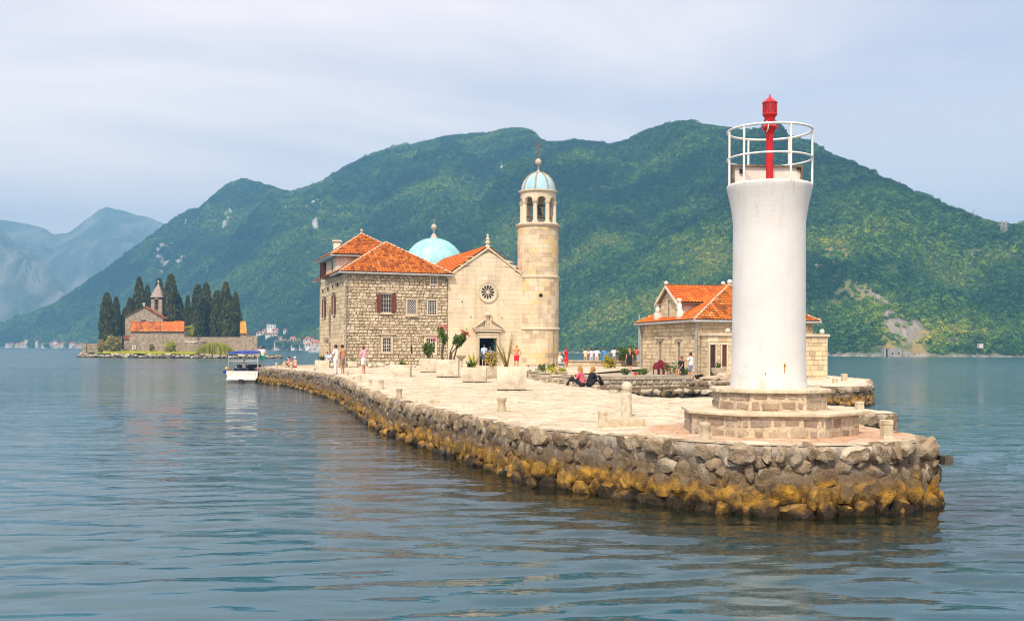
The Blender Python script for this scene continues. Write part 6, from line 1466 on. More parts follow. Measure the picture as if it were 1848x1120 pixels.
# ------------------------------------------------------------------ boats
HULL = plain('white_gelcoat', (.78, .76, .74), .25, .05, 2, 0, 0, .5); NAVY = plain('navy_vinyl', (.012, .016, .05), .5, .1); CHROME = plain('steel_tube', (.66, .66, .66), .3, .05, 4, 0, .6)
def motor_boat():
    q = G(437, 690, 0); k = F / q.y; root = empty('motor_boat', q, R(4), 'white motor boat with blue canopy moored stern-on at the quay', 'boat')
    W_, Ln = 61 / k, 6.2; secs = []
    for i, (f, w, zk, zs) in enumerate(((0, .92, -.12, .98), (.12, .97, -.16, 1.02), (.4, 1.0, -.2, 1.06), (.65, .93, -.2, 1.14), (.82, .66, -.1, 1.22), (.94, .3, .3, 1.3), (1, .05, .9, 1.34))):
        x = W_ / 2 * w; y = f * Ln; secs.append([(-x, y, zs), (-x * 1.0, y, zs - .14), (-x * .94, y, .30 + (zs - .98) * .5 + max(0, zk)), (-x * .80, y, max(zk, .02)), (0, y, zk - .18), (x * .80, y, max(zk, .02)), (x * .94, y, .30 + (zs - .98) * .5 + max(0, zk)), (x, y, zs - .14), (x, y, zs)])
    m = MB(); vs = [p for s in secs for p in s]; n = 9; fs_ = [(i * n + j, i * n + j + 1, (i + 1) * n + j + 1, (i + 1) * n + j) for i in range(len(secs) - 1) for j in range(n - 1)]
    fs_.append(tuple(range(n))); m.add(vs, fs_); m.build('hull', HULL, root, ang=35)
    m = MB(); m.hexa([(-W_ / 2 * .97, 3.5, 1.10), (W_ / 2 * .97, 3.5, 1.10), (.12, 6.1, 1.36), (-.12, 6.1, 1.36)], [(-W_ / 2 * .86, 3.5, 1.24), (W_ / 2 * .86, 3.5, 1.24), (.05, 5.9, 1.40), (-.05, 5.9, 1.40)]); m.build('foredeck', HULL, root, ang=30)
    m = MB(); m.box((0, 2.0, .55), (W_ * .8, 3.2, .06)); m.build('cockpit_floor', plain('boat_floor', (.5, .48, .45), .7), root)
    m = MB(); m.box((0, -.28, .30), (W_ * .86, .55, .16)); m.build('swim_platform', HULL, root, bevel=.03, seg=2)
    m = MB(); m.box((0, .02, .66), (W_ * .80, .10, .58), 0, None, .96); m.build('transom_panel', plain('boat_cream', (.74, .69, .64), .4), root, bevel=.03, seg=2)
    for sx, w in ((-.18, 1.15),): 
        m = MB(); m.box((sx, .30, 1.0), (w, .28, .5)); m.box((sx, .55, .82), (w, .5, .2)); m.build('stern_seat', NAVY, root, bevel=.05, seg=2)
    for sx in (-.35, .42): m = MB(); m.box((sx, 1.9, 1.12), (.55, .16, .62)); m.box((sx, 1.66, .86), (.55, .5, .16)); m.build('helm_seat', NAVY, root, bevel=.05, seg=2)
    m = MB(); m.hexa([(-W_ * .40, 3.4, 1.2), (W_ * .40, 3.4, 1.2), (W_ * .34, 3.1, 1.5), (-W_ * .34, 3.1, 1.5)], [(-W_ * .40, 3.43, 1.2), (W_ * .40, 3.43, 1.2), (W_ * .34, 3.13, 1.5), (-W_ * .34, 3.13, 1.5)]); m.build('windscreen', plain('smoked_screen', (.05, .06, .07), .1, .05, 2, 0, 0, .6), root)
    m = MB(); x = W_ * .42
    for sx in (-x, x): m.tube([(sx, .35, 1.0), (sx, .35, 2.55)], .022); m.tube([(sx, 2.4, 1.05), (sx, 2.2, 2.6)], .022); m.tube([(sx, 1.2, 1.02), (sx, .4, 2.0)], .016)
    m.tube([(-x, .35, 1.85), (x, .35, 1.85)], .016); m.tube([(-x, 2.2, 2.2), (x, 2.2, 2.2)], .016); m.build('canopy_frame', CHROME, root, ang=60)
    CV = plain('blue_canvas', (.05, .08, .42), .7, .15, 3, .2); m = MB(); N = 8; prof = [(-1 + 2 * i / N, .10 * (1 - (-1 + 2 * i / N) ** 2)) for i in range(N + 1)]
    v0 = [(a * (x + .03), .25, 2.56 + b) for a, b in prof]; v1 = [(a * (x + .03), 2.5, 2.64 + b) for a, b in prof]; n = N + 1; m.add(v0 + v1 + [(p[0], p[1], p[2] - .04) for p in v0 + v1], [(i, i + 1, n + i + 1, n + i) for i in range(N)] + [(2 * n + i, 3 * n + i, 3 * n + i + 1, 2 * n + i + 1) for i in range(N)] + [(i, 2 * n + i, 2 * n + i + 1, i + 1) for i in range(N)] + [(n + i, n + i + 1, 3 * n + i + 1, 3 * n + i) for i in range(N)]); cv = m.build('canopy', CV, root, ang=40)
    m = MB(); m.box((0, .24, 2.50), (2 * x + .06, .03, .14)); m.box((0, .25, 2.58), (2 * x + .02, .02, .06)); m.build('canopy_valance', CV, cv)
    for sx, z, c, nm in ((-W_ / 2 - .06, .95, (.03, .08, .5), 'blue'), (-W_ / 2 + .12, 1.18, (.7, .45, .02), 'yellow'), (W_ / 2 - .12, 1.15, (.45, .2, .5), 'lilac')):
        m = MB(); m.ball((sx, .1, z), .14, 10, 8, (1, 1, 1.25)); m.build('buoy', plain('buoy_' + nm, c, .4), root, ang=60)
    for z, y in ((.7, .4), (.62, 2.2)): m = MB(); m.lathe([(.02, -.32), (.1, -.26), (.12, 0), (.1, .26), (.03, .34), (.03, .42)], (W_ / 2 + .14, y, z), 12); m.build('fender', HULL, root, ang=60)
    m = MB(); m.box((0, -.45, .05), (.4, .3, .5)); m.lathe([(.06, -.6), (.06, 0)], (0, -.45, -.1), 8); m.build('outdrive', plain('black_drive', (.03, .03, .03), .5), root, bevel=.04)
    q2 = MB(); q2.tube([(W_ / 2 - .1, .1, 1.0), (W_ / 2 + .5, .6, 1.25), (W_ / 2 + .9, .8, 1.3)], .02); q2.build('mooring_rope', plain('rope', (.55, .48, .38), .9), root)
motor_boat()
def small_boat(px, py, wpx, label, col, cabin=True, mast=0, Y=None):
    q = G(px, py, 0) if Y is None else P(px, py, Y); q.z = 0; k = F / q.y; Ln = wpx / k; root = empty('moored_boat', q, 0, label, 'boat'); m = MB(); b = Ln * .16
    top = [(-Ln / 2, -b * .8), (0, -b), (Ln * .32, -b * .7), (Ln / 2, 0), (Ln * .32, b * .7), (0, b), (-Ln / 2, b * .8)]; zt = Ln * .12; m.hexa([(x * .9, y * .6, -.1) for x, y in top], [(x, y, zt) for x, y in top]); m.build('hull', col, root)
    if cabin: m = MB(); m.box((-Ln * .05, 0, zt + Ln * .045), (Ln * .4, b * 1.2, Ln * .09), 0, None, .8); m.build('cabin', HULL, root); m = MB(); m.box((-Ln * .05, -b * .58, zt + Ln * .05), (Ln * .3, .1, Ln * .035)); m.build('cabin_window', GLASS, root)
    if mast: m = MB(); m.tube([(0, 0, zt), (0, 0, mast)], .1, 6); m.build('mast', CHROME, root)
small_boat(570, 636, 26, 'white motor yacht moored just left of the monastery', HULL)
small_boat(556, 629.5, 14, 'small white boat by the village shore', HULL)
small_boat(113, 632.5, 7, 'dark rowing boat on the open water left of the islet', plain('dark_boat', (.03, .03, .04), .6), False)
small_boat(1153, 648, 24, 'white sailing boat hull behind the sea parapet', HULL, True, 9.0, 180)
# ------------------------------------------------------------------ planters and plants on the forecourt
PLN = stone_mat('planter_stone', [(0.0, (.64, .54, .40)), (.5, (.71, .62, .48)), (1.0, (.76, .68, .55))], False, .5, 3.5, .03, False, .22)
SOIL = plain('soil', (.09, .06, .04), .95, .3, 5, .6)
def planter(px, y0, y1, wpx, label, dep=.8, foot=True, round_=.05, taper=1.0, name='planter'):
    p = GQ(px, y1); k = F / p.y; w = wpx / k; h = (y1 - y0) / k; r = random.Random(int(px)); d = w * dep
    root = empty(name, p + Vector((0, d / 2, -.015)), r.uniform(-.06, .06), label, 'planter', 'stone planters on the forecourt'); ft = .09 if foot else 0; th = .11; m = MB()
    a, b = w / 2, d / 2
    out0 = [(-a * taper, -b * taper, ft), (a * taper, -b * taper, ft), (a * taper, b * taper, ft), (-a * taper, b * taper, ft)]; out1 = [(-a, -b, h), (a, -b, h), (a, b, h), (-a, b, h)]; i1 = [(-a + th, -b + th, h), (a - th, -b + th, h), (a - th, b - th, h), (-a + th, b - th, h)]; i0 = [(x, y, h - .12) for x, y, z in i1]
    m.add(out0 + out1 + i1 + i0, [(3, 2, 1, 0)] + [(i, (i + 1) % 4, 4 + (i + 1) % 4, 4 + i) for i in range(4)] + [(4 + i, 4 + (i + 1) % 4, 8 + (i + 1) % 4, 8 + i) for i in range(4)] + [(8 + i, 8 + (i + 1) % 4, 12 + (i + 1) % 4, 12 + i) for i in range(4)])
    box = m.mesh('trough', PLN, 30, .03, 2)
    for v in box.vertices: v.co += Vector((r.gauss(0, .006), r.gauss(0, .006), r.gauss(0, .006)))
    mesh_obj('trough', box, root); m = MB(); m.box((0, 0, h - .10), (w - 2 * th + .02, d - 2 * th + .02, .05)); m.build('soil', SOIL, root)
    if foot:
        for sx in (-.36, .36): m = MB(); m.box((sx * w, 0, ft / 2 - .02), (w * .16, d * .7, ft + .04)); m.build('foot', BOL, root)
    return p + Vector((0, d / 2, h - .08)), w, d
def strap_plant(base, h, n, mat, label, name='strap_plant', spread=.5, cat='plant', curl=.35, w=.035, seed=1):
    r = random.Random(seed); root = empty(name, base, 0, label, cat); bm = bmesh.new()
    for i in range(n):
        a = r.uniform(0, 6.28); L_ = h * r.uniform(.6, 1.1); s = spread * r.uniform(.3, 1.0); prev = None; o = Vector((r.gauss(0, .05), r.gauss(0, .05), 0)); t_ = Vector((-math.sin(a), math.cos(a), 0))
        for j in range(6):
            f = j / 5; p = o + Vector((math.cos(a) * s * L_ * f, math.sin(a) * s * L_ * f, L_ * (f - curl * s * f * f))); ww = w * (1 - f) ** .6 + .003; c = [bm.verts.new(p - t_ * ww), bm.verts.new(p + t_ * ww)]
            if prev: bm.faces.new((prev[0], prev[1], c[1], c[0]))
            prev = c
    me = bpy.data.meshes.new('leaves'); bm.to_mesh(me); bm.free(); me.materials.append(mat); mesh_obj('leaves', me, root); m = MB(); m.lathe([(.06, -.1), (.05, .08), (.01, .14)], (0, 0, 0), 8); m.build('crown', TRUNK, root); return root
RED_FL = plain('red_flower', (.62, .03, .03), .6, .2); PINK_FL = plain('pink_flower', (.70, .12, .30), .6, .2)
def shrub(base, stems, leafmat, label, name='flowering_shrub', n=260, leaf=.09, flowers=(), seed=1, cat='shrub'):
    """stems: list of (path points, clump radius)"""
    r = random.Random(seed); root = empty(name, base, 0, label, cat); m = MB(); bm = bmesh.new()
    for path, rad in stems:
        pts = [Vector(p) for p in path]; m.tube(pts, [.06 - .045 * i / (len(pts) - 1) for i in range(len(pts))], 7); tip = pts[-1]; prev = pts[-2]
        P_ = []
        for i in range(n):
            f = r.random() ** .7; c = prev.lerp(tip, f); d = Vector((r.gauss(0, 1), r.gauss(0, 1), r.gauss(0, 1))).normalized() * rad * r.uniform(.2, 1.05) * (.7 + .3 * f); P_.append(c + d)
        leaf_cloud(bm, P_, leaf, r, .6, .8)
    m.build('branch', TRUNK, root, ang=60); me = bpy.data.meshes.new('foliage'); bm.to_mesh(me); bm.free(); me.materials.append(leafmat); mesh_obj('foliage', me, root)
    for (p, rad, mt) in flowers:
        b2 = bmesh.new(); leaf_cloud(b2, [Vector(p) + Vector((r.gauss(0, 1), r.gauss(0, 1), r.gauss(0, 1))) * rad * .5 for _ in range(40)], .05, r); me = bpy.data.meshes.new('blossom'); b2.to_mesh(me); b2.free(); me.materials.append(mt); mesh_obj('blossom', me, root)
    return root
c, w, d = planter(772.5, 646, 672.5, 31, 'tall square planter with bushy shrub in front of the monastery'); sc = F / c.y; u = lambda px: px / sc
shrub(c, [([(0, 0, -.1), (-.05, 0, u(12)), (-.1, 0, u(26))], u(7)), ([(.05, 0, -.1), (.1, 0, u(12)), (u(5), 0, u(25))], u(7)), ([(-.02, .05, -.1), (-u(4), .1, u(10)), (-u(8), .1, u(22))], u(5)), ([(0, .05, -.1), (.0, .1, u(8)), (0, .1, u(15))], u(7))], GREEN, 'dense green shrub in the left tall planter', n=230, leaf=.09, seed=2)
c, w, d = planter(807, 648, 681.5, 40, 'broad stone planter holding the branching red-flowered tree')
shrub(c, [([(-.3, 0, -.1), (-.35, 0, u(14)), (-u(8), 0, u(30)), (-u(12), 0, u(50))], u(7)), ([(-.3, 0, -.1), (-.3, 0, u(14)), (-u(6), .1, u(28)), (-u(4), .1, u(38))], u(5)), ([(.2, 0, -.1), (u(6), 0, u(12)), (u(16), 0, u(24)), (u(28), 0, u(45))], u(6)), ([(.1, 0, -.1), (u(4), 0, u(14)), (u(10), 0, u(28)), (u(17), 0, u(36))], u(7)), ([(.3, .1, -.1), (u(14), .1, u(20)), (u(26), .1, u(36))], u(5))], GREEN, 'branching shrub with red blossoms in the broad planter by the church', 'flowering_tree', n=200, leaf=.085, flowers=(((-u(7), -.1, u(53)), .22, RED_FL), ((u(31), -.1, u(42)), .2, RED_FL), ((-u(20), -.05, u(34)), .16, PINK_FL), ((u(24), -.1, u(47)), .15, RED_FL)), seed=3)
c, w, d = planter(855.5, 662, 691, 44, 'low wide planter with yellowish agave in front of the church door')
strap_plant(c + Vector((-.05, 0, 0)), u(26), 26, YEL, 'yellow-green agave in the wide planter left of the church door', spread=.7, seed=4); strap_plant(c + Vector((-.2, 0.05, 0)), u(14), 40, GREEN, 'small green tuft at the foot of the agave left of the door', 'green_tuft', .9, seed=5)
c, w, d = planter(886.5, 661, 683.5, 22, 'small square planter behind, between the two pale ones', foot=False)
bush('yellow_bush', c + Vector((.1, 0, 0)), .55, 1.0, OLIVE, 'olive-yellow bush in the small planter beside the church door', 'bush', 500, 9, .07)
c, w, d = planter(923, 661, 706, 53, 'largest pale stone planter standing on wooden runners')
strap_plant(c + Vector((-.2, .1, 0)), u(46), 14, OLIVE, 'sparse long-leaved plant in the largest planter', spread=.75, curl=.2, w=.022, seed=6)
c, w, d = planter(721, 657.5, 680, 40, 'long low rounded planter near the woman in pink', .6, False, .1, .94)
strap_plant(c + Vector((.05, 0, 0)), u(17), 16, GREEN, 'small agave in the long low planter', spread=.6, w=.04, seed=7); strap_plant(c + Vector((.25, 0, 0)), u(7), 60, YEL, 'yellow ground cover edging the long low planter', 'yellow_tuft', 1.0, seed=8)
c, w, d = planter(636.5, 651, 663.5, 16, 'small stone pot against the monastery wall', .7, True)
bush('pot_plant', c, .3, .3, GREEN, 'tiny green plant in the pot against the monastery wall', 'plant', 160, 11, .05, stems=False)
c, w, d = planter(581, 649.5, 664.5, 26, 'corner planter with palm at the left end of the monastery', .8, False)
strap_plant(c + Vector((-.1, 0, 0)), u(22), 60, GREEN, 'small bushy palm at the corner of the monastery', 'palm', .95, curl=.6, w=.03, seed=10)
for px, y0, y1, w_, lab in ((668, 655, 664, 9, 'left rough block at the foot of the monastery wall'), (677, 655.5, 664, 7, 'narrow rough block at the foot of the monastery wall'), (688, 654.5, 662.5, 13, 'pale boulder at the foot of the monastery wall'), (708, 654, 663, 10, 'wide rough stone at the foot of the monastery wall'), (746, 658, 663, 9, 'low flat stone at the wall right of the long planter'), (599, 653, 664, 8, 'stone seat block beside the corner planter')):
    p = GQ(px, y1); k = F / p.y; o = mesh_obj('loose_block', rock_mesh('loose_block', int(px), PLN, 3, .1), None, loc=p + Vector((0, .2, (y1 - y0) / k * .45)), scale=(w_ / k * .62, .35, (y1 - y0) / k * .62)); tag(o, lab, 'stone', 'loose stones by the wall')
def urn():
    p = GQ(832, 667); k = F / p.y; h = 27 / k; root = empty('pedestal_urn', p - Vector((0, 0, .02)), 0, 'stone bird-bath bowl on a carved pedestal beside the church', 'urn'); m = MB(); m.lathe([(.22, -.05), (.22, .12), (.12, .2), (.10, h * .6), (.14, h * .68), (.08, h * .72)], (0, 0, 0), 14); m.build('pedestal', BOL, root, ang=40)
    m = MB(); m.lathe([(.1, h * .70), (.24, h * .78), (.34, h * .92), (.36, h), (.31, h), (.22, h * .9), (.01, h * .88)], (0, 0, 0), 18); m.build('bowl', BOL, root, ang=40); m = MB(); m.lathe([(.001, h * .965), (.30, h * .965)], (0, 0, 0), 16); m.build('water', plain('dark_water', (.03, .04, .03), .1), root)
urn()
# carved stones edging the forecourt on the right
for i, (px, y0, y1, w_, lab) in enumerate(((963, 669, 682, 17, 'leftmost carved block edging the forecourt'), (984, 671, 686, 20, 'carved block with moulding, second in the forecourt edge'), (1007, 676, 690, 22, 'pale carved block, third in the forecourt edge'), (1030, 678, 694, 19, 'carved block nearest the seated couple'), (1017, 670, 677, 15, 'flat pale slab lying behind the carved edging'), (975, 664, 671, 14, 'weathered block behind the leftmost carved edging'))):
    p = GQ(px, y1); k = F / p.y; h = (y1 - y0) / k; W_ = w_ / k; m = MB(); m.box((0, .3, h * .42), (W_, .6, h * .84)); m.box((0, .28, h * .92), (W_ * 1.04, .66, h * .16)); m.box((0, -.02, h * .5), (W_ * .72, .05, h * .4)); o = m.build('carved_block', SLAB, None, bevel=.02, loc=p - Vector((0, 0, .03)), rz=.12); tag(o, lab, 'stone block', 'carved blocks edging the forecourt')
for px, y1, rx, rz, mt, lab, sd in ((1000, 676, .7, .55, YEL, 'yellow flowering tuft arching over the carved edging', 21), (977, 672, .35, .5, GREEN, 'small green tuft behind the carved edging', 22), (995, 668, .3, .5, GREEN, 'upright small shrub right of the tower foot', 23), (957, 681, .3, .4, GREEN, 'grass tuft beside the largest planter', 24), (1015, 671, .35, .3, LIME, 'lime tuft on the flat slab', 25)):
    bush('low_plant', GQ(px, y1), rx, rz, mt, lab, 'plant', 320, sd, .055, 'low plants in the forecourt', stems=False)
p = P(1101, 664, 80); p.z = 1.45; bush('yellow_shrub', p, .62, 1.15, YEL, 'bright yellow-leaved shrub in front of the sea parapet', 'shrub', 800, 31, .075)
p = P(1131, 655, 86.3); p.z = 2.06; bush('round_shrub', p, .85, 1.15, GREEN, 'round green shrub behind the woman in black', 'shrub', 1300, 32, .085)
for px, y1, rx, rz, lab, sd in ((1158, 673, .5, .45, 'small green plant at the corner of the stone house', 41), (1213, 674, .65, .85, 'spiky green plant right of the maroon chairs', 42), (1238, 681, .35, .45, 'green tuft under the two people at the house', 43), (1131, 672, .5, .4, 'low green tuft on the garden wall', 44)):
    p = P(px, y1, 66.3); p.z = 1.34; bush('garden_plant', p, rx, rz, GREEN, lab, 'plant', 380, sd, .06, 'garden plants by the stone house', stems=False)
m = MB(); p = P(1146.5, 674, 65.6); m.lathe([(.10, 0), (.13, .16), (.11, .16)], (p.x, p.y, 1.36), 10); tag(m.build('flower_pot', RED_FL), 'little red flower pot on the garden wall', 'pot')
def maroon():
    root0 = None; M_ = plain('maroon_plastic', (.18, .012, .028), .5, .1)
    for i, (px, y0, w_, lab) in enumerate(((1185, 654, 13, 'left stack of maroon plastic chairs by the house'), (1193, 649, 12, 'middle taller stack of maroon plastic chairs by the house'), (1202, 654, 13, 'right stack of maroon plastic chairs by the house'))):
        Y = 67.4 + .35 * (i % 2); p = P(px, 676, Y); p.z = 1.36; k = F / Y; h = P(px, y0, Y).z - 1.36; W_ = w_ / k; root = empty('chair_stack', p, -.2 + .2 * i, lab, 'chair stack', 'maroon chair stacks')
        m = MB(); N = 8; pts = [(-W_ / 2, h * .45)] + [(W_ / 2 * math.cos(a), h * .78 + h * .22 * math.sin(a)) for a in np.linspace(math.pi, 0, N)] + [(W_ / 2, h * .45)]; m.hexa([(x, .22, z) for x, z in pts], [(x, .28, z) for x, z in pts]); m.build('backrest', M_, root, ang=30)
        m = MB(); m.box((0, 0, h * .46), (W_, .46, .05)); m.build('seat', M_, root)
        for sx in (-1, 1):
            for sy in (-1, 1): m = MB(); m.box((sx * W_ * .42, sy * .2, h * .22), (.05, .05, h * .46)); m.build('leg', M_, root)
            m = MB(); m.box((sx * W_ * .46, 0, h * .66), (.05, .44, .04)); m.box((sx * W_ * .46, -.2, h * .56), (.05, .05, h * .2)); m.build('armrest', M_, root)
maroon()
def bench(px0, px1, y, Y, z, label):
    a, b = P(px0, y, Y), P(px1, y, Y); root = empty('wooden_bench', ((a.x + b.x) / 2, Y, z), 0, label, 'bench'); L_ = b.x - a.x; h = a.z - z; T_ = plain('bench_timber', (.16, .07, .035), .7, .2); m = MB()
    for i in range(3): m = MB(); m.box((0, -.15 + .15 * i, h), (L_, .13, .05)); m.build('plank', T_, root)
    for sx in (-.4, .4): m = MB(); m.box((sx * L_, 0, h / 2 - .02), (.07, .36, h)); m.build('leg', plain('black_iron', (0.02, 0.02, 0.02), .5), root)
bench(1022, 1052, 670, 72, 1.42, 'brown plank bench behind the carved edging'); bench(948, 1004, 659, 84, 1.45, 'long dark bench at the foot of the bell tower')
def table():
    Y = 82; a, b = P(1004, 659, Y), P(1024, 659, Y); root = empty('wooden_table', ((a.x + b.x) / 2, Y, 1.45), 0, 'small orange wooden table beside the bell tower', 'table'); T_ = plain('orange_timber', (.48, .17, .03), .6, .15); h = max(.5, a.z - 1.45); m = MB(); m.box((0, 0, h), (b.x - a.x, .6, .05)); m.build('top', T_, root)
    for sx in (-1, 1):
        for sy in (-1, 1): m = MB(); m.box((sx * (b.x - a.x) * .45, sy * .25, h / 2), (.06, .06, h)); m.build('leg', T_, root)
table()
def stall():
    Y = 66.5; p = P(1297, 690, Y); root = empty('stone_trough', (p.x, 66.6, ZP), HT, 'round stone trough with plant by the house door', 'planter'); m = MB(); m.lathe([(.25, .35), (.42, .45), (.5, .75), (.45, .78), (.38, .7), (.01, .68)], (0, 0, 0), 16); m.build('bowl', SLAB, root, ang=40); m = MB(); m.box((0, 0, .18), (.5, .5, .4)); m.build('pedestal', SLAB, root, bevel=.03)
    strap_plant(Vector((p.x, 66.6, ZP + .68)), .6, 30, GREEN, 'green plant growing in the round trough by the house door', spread=.8, w=.04, seed=33)
    for i, (px, y, w_, h_, lab) in enumerate(((1282, 688, 1.0, .35, 'rough stone step left of the house trough'), (1306, 690, 1.1, .55, 'grey cut stones piled beside the white tower'), (1272, 689, .6, .25, 'flat stone by the house downpipe'))):
        q = P(px, y, 64.8); o = mesh_obj('cut_stone', rock_mesh('cut_stone', 300 + i, SLAB, 3, .12), None, loc=(q.x, 64.8 + .3 * i, ZP + h_ * .4), scale=(w_ * .6, .5, h_ * .65)); tag(o, lab, 'stone', 'cut stones on the house platform')
stall()

# ------------------------------------------------------------------ people
PEND = []
def remesh(mb, name, mat, parent, vox=.016, it=2):
    me = mb.mesh('tmp'); o = bpy.data.objects.new('tmp', me); COL.objects.link(o); md = o.modifiers.new('r', 'REMESH'); md.mode = 'VOXEL'; md.voxel_size = vox; md.use_smooth_shade = True
    sm = o.modifiers.new('s', 'SMOOTH'); sm.factor = .5; sm.iterations = it
    PEND.append((o, me, name, mat, parent))
def finish_people():
    dg = bpy.context.evaluated_depsgraph_get(); done = [(bpy.data.meshes.new_from_object(o.evaluated_get(dg)), me, name, mat, parent, o) for o, me, name, mat, parent in PEND]
    for m2, me, name, mat, parent, o in done:
        bpy.data.objects.remove(o); bpy.data.meshes.remove(me); m2.name = name; m2.materials.clear(); m2.materials.append(mat); mesh_obj(name, m2, parent)
def cap(m, p, q, r0, r1, flat=1.0):
    p, q = Vector(p), Vector(q); m.tube([p, q], [r0, r1], 10); m.ball(p, r0, 10, 6); m.ball(q, r1, 10, 6)
SKIN = [plain('skin_%d' % i, c, .55, .06) for i, c in enumerate(((.52, .27, .17), (.62, .36, .25), (.40, .20, .12)))]
def cloth(col): return plain('cloth_%.2f_%.2f_%.2f' % col, col, .85, .10, 6, .15)
HAIRS = {'brown': (.045, .022, .012), 'dark': (.012, .009, .008), 'blond': (.42, .22, .05), 'fair': (.50, .30, .10), 'red': (.16, .035, .02), 'grey': (.3, .28, .26)}
def person(loc, face, label, shirt=None, low=None, low_kind='shorts', hair='brown', long_hair=False, h=1.72, pose='stand', arms='down', skin=1, hat=None, group=None, shoes=(.5, .45, .4), sleeves=True, bend=0.0, bag=None):
    """face: direction (radians) the figure looks, 0 = +X"""
    root = empty('person', loc, face + math.pi / 2, label, 'person', group); k = h / 1.72; S_ = lambda *p: Vector(p) * k
    if pose == 'stand': pel = S_(0, 0, .93); kn = [S_(-.10, -.02, .50), S_(.11, .01, .50)]; an = [S_(-.11, .02, .085), S_(.13, .05, .085)]; 
    elif pose == 'walk': pel = S_(0, 0, .92); kn = [S_(-.09, -.16, .50), S_(.10, .06, .50)]; an = [S_(-.09, -.16, .09), S_(.10, .32, .14)]
    elif pose == 'sit': pel = S_(0, 0, .55); kn = [S_(-.11, -.43, .52), S_(.12, -.44, .50)]; an = [S_(-.12, -.42, .09), S_(.13, -.52, .09)]
    else: pel = S_(0, .05, .12); kn = [S_(-.14, -.36, .46), S_(.14, -.40, .42)]; an = [S_(-.13, -.60, .08), S_(.14, -.66, .08)]
    lean = Vector((0, -math.sin(bend), math.cos(bend))); ch = pel + lean * .36 * k; nk = pel + lean * .54 * k; hd = nk + Vector((0, -.03 * k, .155 * k)); hip = [pel + S_(-.09, 0, -.02), pel + S_(.09, 0, -.02)]; sh = [ch + lean * .12 * k + S_(-.185, 0, 0), ch + lean * .12 * k + S_(.185, 0, 0)]
    def arm(i, mode):
        sg = -1 if i == 0 else 1; s = sh[i]
        if mode == 'down': return s + S_(sg * .06, .02, -.28), s + S_(sg * .08, -.06, -.52)
        if mode == 'head': return s + S_(sg * .20, -.14, .02), hd + S_(sg * .10, -.14, .05)
        if mode == 'chest': return s + S_(sg * .10, -.08, -.25), ch + S_(sg * .07, -.26, .06)
        if mode == 'hip': return s + S_(sg * .20, .02, -.22), s + S_(sg * .03, -.08, -.42)
        if mode == 'knee': return s + S_(sg * .06, -.16, -.22), kn[i] + S_(0, .10, .05)
        return s + S_(sg * .05, -.20, -.18), s + S_(sg * .0, -.46, -.16)
    modes = arms if isinstance(arms, tuple) else (arms, arms); AR = [arm(0, modes[0]), arm(1, modes[1])]
    b = MB(); cap(b, pel, ch, .125 * k, .135 * k); b.ball(ch + lean * .04 * k, .15 * k, 12, 8, (1.15, .78, 1.1)); b.ball(pel, .15 * k, 12, 8, (1.1, .85, .8)); cap(b, sh[0], sh[1], .066 * k, .066 * k); cap(b, ch, nk, .09 * k, .058 * k); cap(b, nk, hd - S_(0, -.02, .06), .055 * k, .055 * k)
    b.ball(hd, .098 * k, 14, 10, (.88, 1.04, 1.28)); b.ball(hd + S_(0, -.105, -.01), .022 * k, 8, 6, (.8, 1, 1.3)); b.ball(hd + S_(0, -.085, -.075), .03 * k, 8, 6, (1.2, .8, .7))
    for sg in (-1, 1): b.ball(hd + S_(sg * .09, .01, -.005), .028 * k, 8, 6, (.5, .8, 1.2))
    for i in (0, 1):
        cap(b, hip[i], kn[i], .088 * k, .058 * k); cap(b, kn[i], an[i], .056 * k, .038 * k); b.ball(kn[i].lerp(an[i], .3) + S_(0, .02, 0), .056 * k, 8, 6, (1, 1, 1.8)); f = an[i] + S_(0, -.12, -.045); cap(b, an[i] + S_(0, .03, -.04), f, .042 * k, .034 * k)
        el, wr = AR[i]; cap(b, sh[i], el, .052 * k, .041 * k); cap(b, el, wr, .040 * k, .029 * k); d = (wr - el).normalized(); pal = wr + d * .07 * k; cap(b, wr, pal, .030 * k, .036 * k); sd = d.cross(Vector((0, 1, 0)) if abs(d.y) < .8 else Vector((0, 0, 1))).normalized(); bd = d.cross(sd)
        for j, ln in enumerate((.065, .078, .072, .055)):
            o = pal + sd * (j - 1.5) * .021 * k; mid = o + (d * ln * .55 + bd * .012) * k; cap(b, o, mid, .0125 * k, .0115 * k); cap(b, mid, mid + (d * ln * .4 + bd * .03) * k, .0115 * k, .010 * k)
        o = wr + d * .03 * k - sd * .03 * k; cap(b, o, o + (d * .045 - sd * .03 + bd * .02) * k, .014 * k, .011 * k)
    remesh(b, 'body', SKIN[skin], root, .015)
    m = MB()
    for sg in (-1, 1): m.ball(hd + S_(sg * .034, -.091, .012), .011 * k, 6, 5)
    m.build('eyes', plain('eye_dark', (.02, .015, .012), .3), root)
    hm = MB(); hm.ball(hd + S_(0, .022, .035), .108 * k, 14, 10, (.93, 1.0, 1.14))
    if long_hair: cap(hm, hd + S_(0, .06, .02), nk + S_(0, .09, -.14), .085 * k, .07 * k)
    hb = hm
    for v in hb.v:
        if v.z < hd.z - .02 * k and v.y < hd.y - .02 * k: v.y = hd.y - .02 * k * .2
        if v.y < hd.y - .075 * k and v.z < hd.z + .055 * k: v.z = hd.z + .055 * k
    hb.build('hair', plain('hair_' + hair, HAIRS[hair], .6, .2, 20, .3), root, ang=80)
    if hat: m = MB(); m.lathe([(.17 * k, .06 * k), (.11 * k, .075 * k), (.105 * k, .14 * k), (.05 * k, .17 * k), (.001, .175 * k)], hd, 16); m.build('hat', cloth(hat), root, ang=50)
